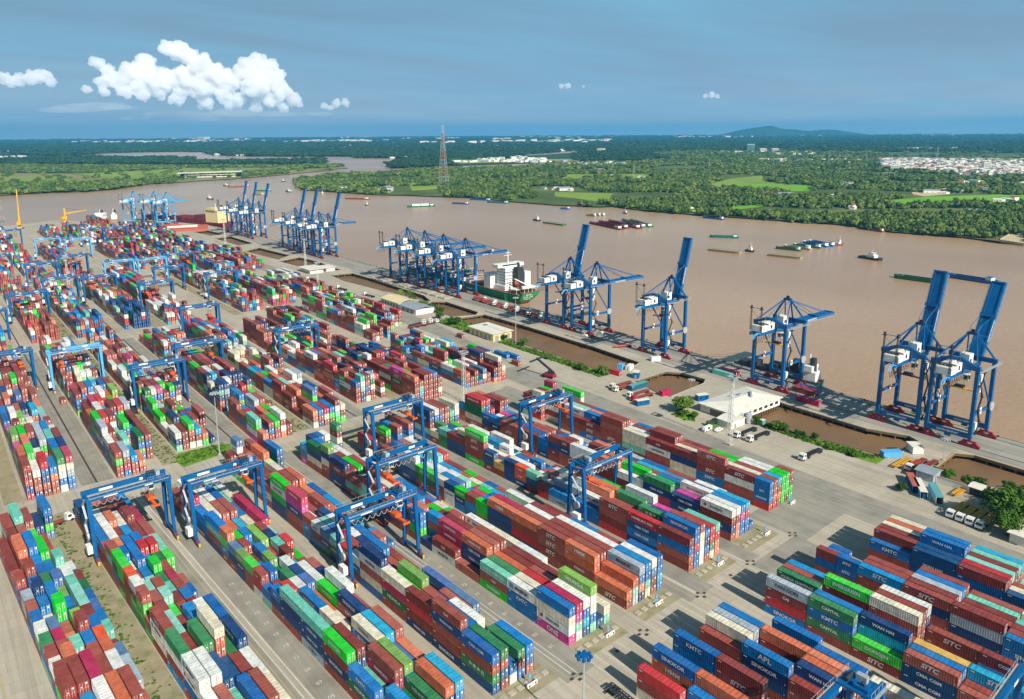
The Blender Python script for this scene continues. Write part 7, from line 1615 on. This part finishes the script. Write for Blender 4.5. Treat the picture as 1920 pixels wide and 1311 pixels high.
for k_ in range(26):
    ch = rr_.choice('rrrbyngR'); o = bpy.data.objects.new('shipping_container', BODY[40]); C.objects.link(o); col_, row_, lev_ = k_ % 3, rr_.randrange(8), 0
    o.location = (376.5 - 10.5 + 2.6 * (k_ % 9), 556 - 39 + 14.5 * (3 + k_ // 9), -3.5 + 11.42 + (0 if k_ % 9 < 9 else 2.7)); o.material_slots[0].link = 'OBJECT'; o.material_slots[0].material = paint(PAL[ch][0])
    tag(o, 'container loaded on the hatches of the green ship', 'container', 'containers aboard the green ship')
# far cargo ship: maroon hull, cream house
def ship(p, q, key, house_m, label, bm=22, hh_=9, hs=0.18, cargo=None, H=16):
    r = boat(p, q, key, label, 'none', beam=bm, hold=boat_mats['brown'], name='cargo_ship', cat='ship', grp=None or 'ships', hh_=hh_); L_ = math.dist(p, q); x0 = -L_ * 0.46
    MB().box(x0, -bm * 0.42, hh_ - 0.4, x0 + L_ * hs, bm * 0.42, hh_ + H).build('accommodation', house_m, r); MB().box(x0 + 2, -bm * 0.5, hh_ + H, x0 + L_ * hs * 0.8, bm * 0.5, hh_ + H + 3).build('bridge', house_m, r)
    MB().tube((x0 + 3, 0, hh_ + H), (x0 + 3, 0, hh_ + H + 7), 2, 1.6, n=8).build('funnel', steel_dark, r); MB().tube((x0 + L_ * hs * 0.6, 0, hh_ + H), (x0 + L_ * hs * 0.6, 0, hh_ + H + 9), 0.4, n=5).build('mast', white_paint, r)
    if cargo:
        for k_ in range(6): MB().box(x0 + L_ * (hs + 0.03 + 0.115 * k_), -bm * 0.42, hh_ - 0.3, x0 + L_ * (hs + 0.125 + 0.115 * k_), bm * 0.42, hh_ + [9, 3, 5, 2, 4, 3][k_]).build('hold_stack', cargo, r)
    return r
ship((288.8, 1338.8), (358.9, 1130.7), 'red', wall_cream, 'maroon cargo ship with cream house behind the far quay', 24, 8, 0.13, boat_mats['red'], 18)
ship((216.8, 1324.0), (235.7, 1345.5), 'grey', white_paint, 'white ship with reddish mast at the far end, left', 14, 5, 0.5, None, 7); ship((236.7, 1334.9), (252.7, 1330.7), 'grey', white_paint, 'white ship with reddish mast at the far end, right', 14, 5, 0.5, None, 7)
# coaster moored under the lone lowered crane
ship((367.3, 257.7), (373.1, 205.7), 'teal', white_paint, 'small dark green coaster moored beneath the lone lowered crane', 8.5, 2.6, 0.16, boat_mats['black'], 5)
# ------------------------------------------------------------------ near trees
leaf_near = leaf_mat('tree_leaves', srgb(52, 84, 26), srgb(70, 104, 32), srgb(96, 128, 46))
bark = mat('bark', srgb(92, 76, 58), 0.9, 0.2, 3)
def crown_mesh(seed, n_puff=44, leaves=80, flat=0.8):
    r = np.random.RandomState(seed); V_ = []; F_ = []
    for k_ in range(n_puff):
        d = r.normal(0, 1, 3); d /= np.linalg.norm(d); c = d * (0.35 + 0.45 * r.rand()) * [1, 1, flat]; rad = 0.20 + 0.14 * r.rand()
        for q_ in range(leaves):
            d = r.normal(0, 1, 3); d /= np.linalg.norm(d); p = c + d * rad * r.uniform(0.55, 1.05); t = np.cross(d, r.normal(0, 1, 3)); t /= np.linalg.norm(t); s = np.cross(d, t) * 0.7 + d * 0.3; sz = 0.045 + 0.035 * r.rand()
            i = len(V_); V_ += [tuple(p + t * sz), tuple(p + s * sz), tuple(p - t * sz), tuple(p - s * sz)]; F_.append((i, i + 1, i + 2, i + 3))
    me = bpy.data.meshes.new('crown'); me.from_pydata(V_, [], F_); me.materials.append(leaf_near); return me
CRN = [crown_mesh(60 + i) for i in range(4)]
def tree(v, u, rad, h, label, name='broadleaf_tree', cat='tree', k_=0, low=0.3):
    r = empty(name, (v, u, 0), rs.rand() * 6, label=label, cat=cat)
    mb = MB(); mb.tube((0, 0, -0.3), (0, 0, h * 0.55), rad * 0.07 + 0.08, rad * 0.045, n=7)
    for q_ in range(5): a = q_ * 1.26 + k_; mb.tube((0, 0, h * 0.35), (math.cos(a) * rad * 0.55, math.sin(a) * rad * 0.55, h * 0.7), rad * 0.035 + 0.04, rad * 0.012 + 0.02, n=5)
    mb.build('trunk', bark, r)
    c_ = bpy.data.objects.new('crown', CRN[k_ % 4]); C.objects.link(c_); c_.parent = r; c_.location = (0, 0, h * (0.5 + low * 0.5)); c_.scale = (rad, rad, h * (1 - low) * 0.62)
for i, a in enumerate([(277, 222, 6.5, 8.5, 'large round tree left of the white-roofed building'), (276.5, 83.5, 8.5, 14, 'big dense tree at the right edge, nearest'), (283.5, 79, 8, 13, 'big dense tree at the right edge, behind the nearest'), (290, 84, 6, 10, 'tree at the right edge next to the blue sheet wall'), (270.5, 80, 5.5, 9, 'lower tree at the right edge above parked scooters'),
     (290.8, 189.9, 2.6, 4.2, 'small tree between toilet cabin and basin'), (292.1, 180.9, 3.2, 4.6, 'double-crowned bush on the right basin verge'), (293.2, 178, 2.8, 4, 'small tree beside the double-crowned bush'), (294.4, 171.4, 2.0, 2.6, 'low bush on the right basin verge'), (295, 169, 1.6, 2.2, 'smaller low bush on the right basin verge'), (296.4, 164.5, 2.0, 2.8, 'single bush on basin mud, right'),
     (290.8, 153.5, 2.2, 2.4, 'bush at the end of the right verge'), (291.4, 143.8, 2.4, 3, 'bush by the blue kiosks at the right basin'), (296.9, 119.7, 2.6, 3.6, 'bush left of the grey shed roof'), (299.9, 115.7, 2.4, 3.4, 'bush right of the grey shed roof'), (299.1, 110.6, 3.2, 4.6, 'round tree standing on the basin mud'), (299.3, 103.5, 3.0, 4.2, 'tree behind the low bright roof, left'), (301.3, 100.3, 3.0, 4.2, 'tree behind the low bright roof, right'),
     (304.9, 91.5, 3.2, 5, 'tree on the mud right of the sheds'), (275.6, 113.2 + 4, 2.4, 3.4, 'small tree by the converted container'), (284.4, 300, 3.4, 4.6, 'round tree on the middle verge'), (289, 289, 2.2, 5, 'slim tree at the end of the middle verge'), (291.2, 360.7, 4, 5, 'bare grey-green tree at the middle verge'), (289.5, 378.7, 2.6, 4, 'small tree at the corner of the cream warehouse'),
     (284.5, 432.8, 4, 6, 'dark tree left of the cream warehouse'), (289, 432, 3.8, 5.5, 'pale tree left of the cream warehouse'), (288, 453.4, 4, 5.6, 'pale tree at the quay access'), (283.6, 327.9, 1.8, 2.6, 'bush on the middle verge'), (285.3, 310, 1.6, 2.4, 'small bush on the middle verge'), (275, 213, 2.2, 3.4, 'palm-like bush before the white-roofed building'), (272.7, 202.3, 2.4, 2.6, 'low shrubs in the island bed by the annex'),
     (298, 492, 5, 6, 'dense tree behind the grey shed'), (299, 480, 5, 5.6, 'dense tree at the palm basin, near one'), (298.5, 468, 4, 5, 'dense tree at the palm basin end'), (273.5, 218.5, 2.6, 2.8, 'shrub beneath the large round tree')]): tree(*a, k_=i, low=0.1 if a[2] < 4 else 0.2)
def palm(v, u, h, label):
    r = empty('palm_tree', (v, u, 0), rs.rand() * 6, label=label, cat='palm tree'); MB().chain([(0, 0, -0.2), (0.2, 0, h * 0.5), (0.1, 0.1, h)], 0.22, 7).build('trunk', bark, r); mb = MB()
    for k_ in range(16):
        a = k_ * 2.4; up_ = 0.9 - 0.11 * k_; pts = [(math.cos(a) * 3.6 * t, math.sin(a) * 3.6 * t, h + up_ * 2.2 * t - 2.6 * t * t) for t in (0, 0.35, 0.7, 1.0)]
        for p0, p1 in zip(pts, pts[1:]):
            s = 0.42; px, py = -math.sin(a) * s, math.cos(a) * s; i = len(mb.v)
            mb.add([(p0[0] + px, p0[1] + py, p0[2] - 0.25), p0, p1, (p1[0] + px, p1[1] + py, p1[2] - 0.25)], [(0, 1, 2, 3)]); mb.add([p0, (p0[0] - px, p0[1] - py, p0[2] - 0.25), (p1[0] - px, p1[1] - py, p1[2] - 0.25), p1], [(0, 1, 2, 3)])
    mb.build('crown', leaf_near, r)
palm(301, 531, 7.5, 'palm at the far end of the palm basin'); palm(302, 519, 8, 'second palm of the palm basin'); palm(299, 509, 7, 'third palm behind the long white office'); palm(288.8, 287.5, 4.5, 'small palm at the near tip of the middle verge')
# low shrubs and tufts on the verges and the muddy shore
pts = []
for poly, n in (([(283, 377), (283.2, 358), (283.5, 285), (291, 284), (291, 372)], 500), ([(290.2, 190), (290, 173), (290, 159), (290.6, 143.7), (299.5, 134.8), (294.6, 173), (295.8, 190)], 500), ([(281, 451), (282.5, 407), (300, 415), (297, 452)], 260), ([(270.5, 223), (269, 214), (272, 210), (280, 217), (280, 226)], 60), ([(296, 100), (294, 60), (310, 60), (303, 100)], 200)):
    xs = [p[0] for p in poly]; ys = [p[1] for p in poly]
    for _ in range(n):
        x, y = rs.uniform(min(xs), max(xs)), rs.uniform(min(ys), max(ys))
        if inside(poly, x, y): pts.append((x, y, 0.0, rs.uniform(0.3, 0.9), rs.uniform(0.3, 0.9)))
for v0, v1, u0, u1, n in ((66, 73, 315, 535, 500), (121, 129, 315, 535, 350), (66, 73, 560, 780, 300), (72, 92, 311, 323, 160)):
    for _ in range(n): pts.append((rs.uniform(v0, v1), rs.uniform(u0, u1), 0, rs.uniform(0.25, 0.7), rs.uniform(0.15, 0.5)))
for _ in range(350):
    x, y = near(BL['L1'] + 16.6 + abs(rs.normal(0, 1.8)), rs.uniform(-30, 170)); pts.append((x, y, 0, rs.uniform(0.2, 0.6), rs.uniform(0.1, 0.4)))
scatter('verge_shrubs', np.array(pts), [clump_mesh(80 + i, leaf_near) for i in range(3)], 'low weeds and shrubs on verges and between container rows', 'weeds')
# ------------------------------------------------------------------ clouds, far beyond the haze
cm = bpy.data.materials.new('cloud_white'); cm.use_nodes = True; cn_ = cm.node_tree.nodes; cn_.clear(); co_ = cn_.new('ShaderNodeOutputMaterial'); cb = cn_.new('ShaderNodeVolumeScatter'); cb.inputs['Color'].default_value = (1, 1, 1, 1); cb.inputs['Density'].default_value = 0.006; cb.inputs['Anisotropy'].default_value = 0.0; cm.node_tree.links.new(cb.outputs[0], co_.inputs['Volume'])
def puff_templates(n, sub, seed):
    out = []
    for s_ in range(n):
        bm = bmesh.new(); bmesh.ops.create_icosphere(bm, subdivisions=sub, radius=1.0)
        for v in bm.verts:
            d = v.co.copy(); q_ = d * 1.7 + Vector((s_ * 7.3 + seed, 0, 0)); v.co = d * (1 + 0.42 * noise.fractal(q_, 1.0, 2.1, 5) + 0.1 * abs(noise.noise(q_ * 4)))
        bm.verts.ensure_lookup_table(); out.append((np.array([v.co[:] for v in bm.verts]), np.array([[v.index for v in f.verts] for f in bm.faces]))); bm.free()
    return out
PUFF = puff_templates(9, 4, 1.0); PUFS = puff_templates(9, 3, 5.0)
def cloud(name, blobs, label, seed):
    r = np.random.RandomState(seed); VV = []; FF = []; o_ = 0; allp = []; zmin = min(b[2] - b[3] * 0.7 for b in blobs)
    for (x, y, z, rad) in blobs:
        allp.append((x, y, z, rad * 0.86, 1))
        for k_ in range(13):
            d = r.normal(0, 1, 3) + [0, 0, 0.15]; d /= np.linalg.norm(d); r2 = rad * r.uniform(0.25, 0.5); c = np.array((x, y, z)) + d * rad * 0.8; allp.append((*c, r2, 0))
            for j in range(5):
                e = r.normal(0, 1, 3) + d * 0.6; e /= np.linalg.norm(e); allp.append((*(c + e * r2 * 0.85), r2 * r.uniform(0.22, 0.45), 0))
    for x, y, z, rad, big in allp:
        T_, F_ = (PUFF if big else PUFS)[r.randint(9)]; a = r.rand() * 6.28; c, s = math.cos(a), math.sin(a)
        P_ = T_ @ np.array([[c, s, 0], [-s, c, 0], [0, 0, 0.85]]) * rad + [x, y, z]
        P_[:, 2] = np.where(P_[:, 2] < zmin, zmin + (P_[:, 2] - zmin) * 0.25, P_[:, 2]); VV.append(P_); FF.append(F_ + o_); o_ += len(T_)
    VV = np.concatenate(VV); FF = np.concatenate(FF); me = bpy.data.meshes.new(name); me.vertices.add(len(VV)); me.vertices.foreach_set('co', VV.astype(np.float32).ravel())
    me.loops.add(len(FF) * 3); me.loops.foreach_set('vertex_index', FF.astype(np.int32).ravel()); me.polygons.add(len(FF)); me.polygons.foreach_set('loop_start', np.arange(0, len(FF) * 3, 3, dtype=np.int32)); me.update(calc_edges=True)
    me.materials.append(cm); me.polygons.foreach_set('use_smooth', np.ones(len(FF), bool))
    o = bpy.data.objects.new(name, me); C.objects.link(o); tag(o, label, 'cloud', kind='stuff')
    md = o.modifiers.new('merge', 'REMESH'); md.mode = 'VOXEL'; md.voxel_size = 27.0 if len(blobs) > 10 else 18.0
cloud('cumulus_cloud', [(7917, 28936, 2955, 370), (7676, 29001, 2999, 295), (8319, 29032, 2789, 375), (8581, 28538, 2479, 447), (7037, 29677, 2413, 409), (6525, 29589, 2102, 441), (6137, 29672, 1916, 329), (5635, 30077, 2517, 237), (5907, 29922, 2256, 238), (5708, 29859, 1893, 273), (9016, 28508, 2135, 453), (9443, 28264, 1955, 417), (9975, 28081, 2294, 418), (10366, 27832, 2551, 342), (10662, 27720, 2410, 344), (10770, 27571, 2001, 421), (10213, 27676, 1804, 493), (11052, 27459, 1597, 365), (11415, 27419, 1305, 272), (8169, 28866, 2051, 524), (7387, 29180, 1879, 520), (6738, 29439, 1675, 332), (9241, 28331, 1513, 379), (8648, 28622, 1729, 452), (9631, 28095, 1256, 266), (10602, 27636, 1259, 288), (7962, 28924, 1578, 299), (7297, 29099, 1514, 222), (5159, 29858, 1613, 162), (6221, 29450, 1554, 256), (6799, 29219, 1418, 221), (7748, 28879, 1318, 261), (8657, 28619, 1218, 265), (9380, 28285, 1110, 229), (10195, 27896, 1037, 230), (11057, 27565, 1078, 213), (5652, 29666, 1549, 181), (11614, 27335, 1155, 136)], 'broad towering white cumulus bank at the upper left', 1)
cloud('cumulus_cloud', [(2957, 30859, 1970, 229), (3334, 30820, 1914, 230), (3707, 30576, 1965, 266), (4079, 30529, 2045, 268), (4225, 30408, 1837, 179), (3111, 30843, 1788, 177)], 'white cumulus at the left edge of the sky', 2)
cloud('cumulus_cloud', [(12115, 26348, 1078, 134), (12492, 26172, 1172, 173), (12797, 26024, 1191, 154), (12314, 26256, 1004, 115)], 'small white cumulus right of the big bank', 3)
cloud('cumulus_cloud', [(19296, 21649, 1757, 98), (19470, 21492, 1755, 117), (19899, 21096, 1749, 59)], 'tiny white cloud near the middle of the sky', 4)
cloud('cumulus_cloud', [(22834, 17878, 1334, 96), (22957, 17719, 1386, 133), (23093, 17541, 1327, 95)], 'tiny white cloud in the right sky', 5)
tm_ = bpy.data.materials.new('thin_cloud'); tm_.use_nodes = True; tn_ = tm_.node_tree.nodes; tn_.clear(); to_ = tn_.new('ShaderNodeOutputMaterial'); tv = tn_.new('ShaderNodeVolumeScatter'); tv.inputs['Color'].default_value = (1, 0.97, 0.95, 1); tv.inputs['Density'].default_value = 0.00022; tm_.node_tree.links.new(tv.outputs[0], to_.inputs['Volume'])
mb = MB(); rr_ = random.Random(9)
for (x, y, z, r_) in [(6125, 32935, 1155, 1210), (8502, 31886, 881, 1239), (10618, 31456, 933, 1065), (5120, 33410, 1037, 1000), (9409, 31630, 680, 628), (12185, 30991, 896, 869), (7171, 32826, 727, 536), (13697, 30243, 895, 659)]:
    T_, F_ = PUFF[rr_.randrange(9)]; flat = 0.13 if r_ < 1300 else 0.2
    mb.add([(x + p_[0] * r_, y + p_[1] * r_, z + p_[2] * r_ * flat) for p_ in T_.tolist()], [tuple(f_) for f_ in F_.tolist()])
o_me = bpy.data.meshes.new('stratus_cloud'); o_me.from_pydata(mb.v, [], mb.f); o_me.materials.append(tm_); o_ = bpy.data.objects.new('stratus_cloud', o_me); C.objects.link(o_); tag(o_, 'thin pale streaks of cloud beneath and around the cumulus', 'cloud', kind='stuff'); md = o_.modifiers.new('merge', 'REMESH'); md.mode = 'VOXEL'; md.voxel_size = 60.0
# ------------------------------------------------------------------ haze: one closed box of even, thin bluish air
mb = MB(); mb.box(-16000, -4600, -6.5, 21600, 21600, 330)
hz = mb.build('haze', [bpy.data.materials.new('haze_air')], kind='stuff'); tag(hz, 'thin blue haze lying over the river plain', 'haze')
hm_ = hz.data.materials[0]; hm_.use_nodes = True; hn = hm_.node_tree.nodes; hn.clear(); ho = hn.new('ShaderNodeOutputMaterial'); pv = hn.new('ShaderNodeVolumePrincipled')
pv.inputs['Color'].default_value = (0.12, 0.56, 1.0, 1); pv.inputs['Density'].default_value = 0.00005; pv.inputs['Anisotropy'].default_value = 0.1
hm_.node_tree.links.new(pv.outputs[0], ho.inputs['Volume'])
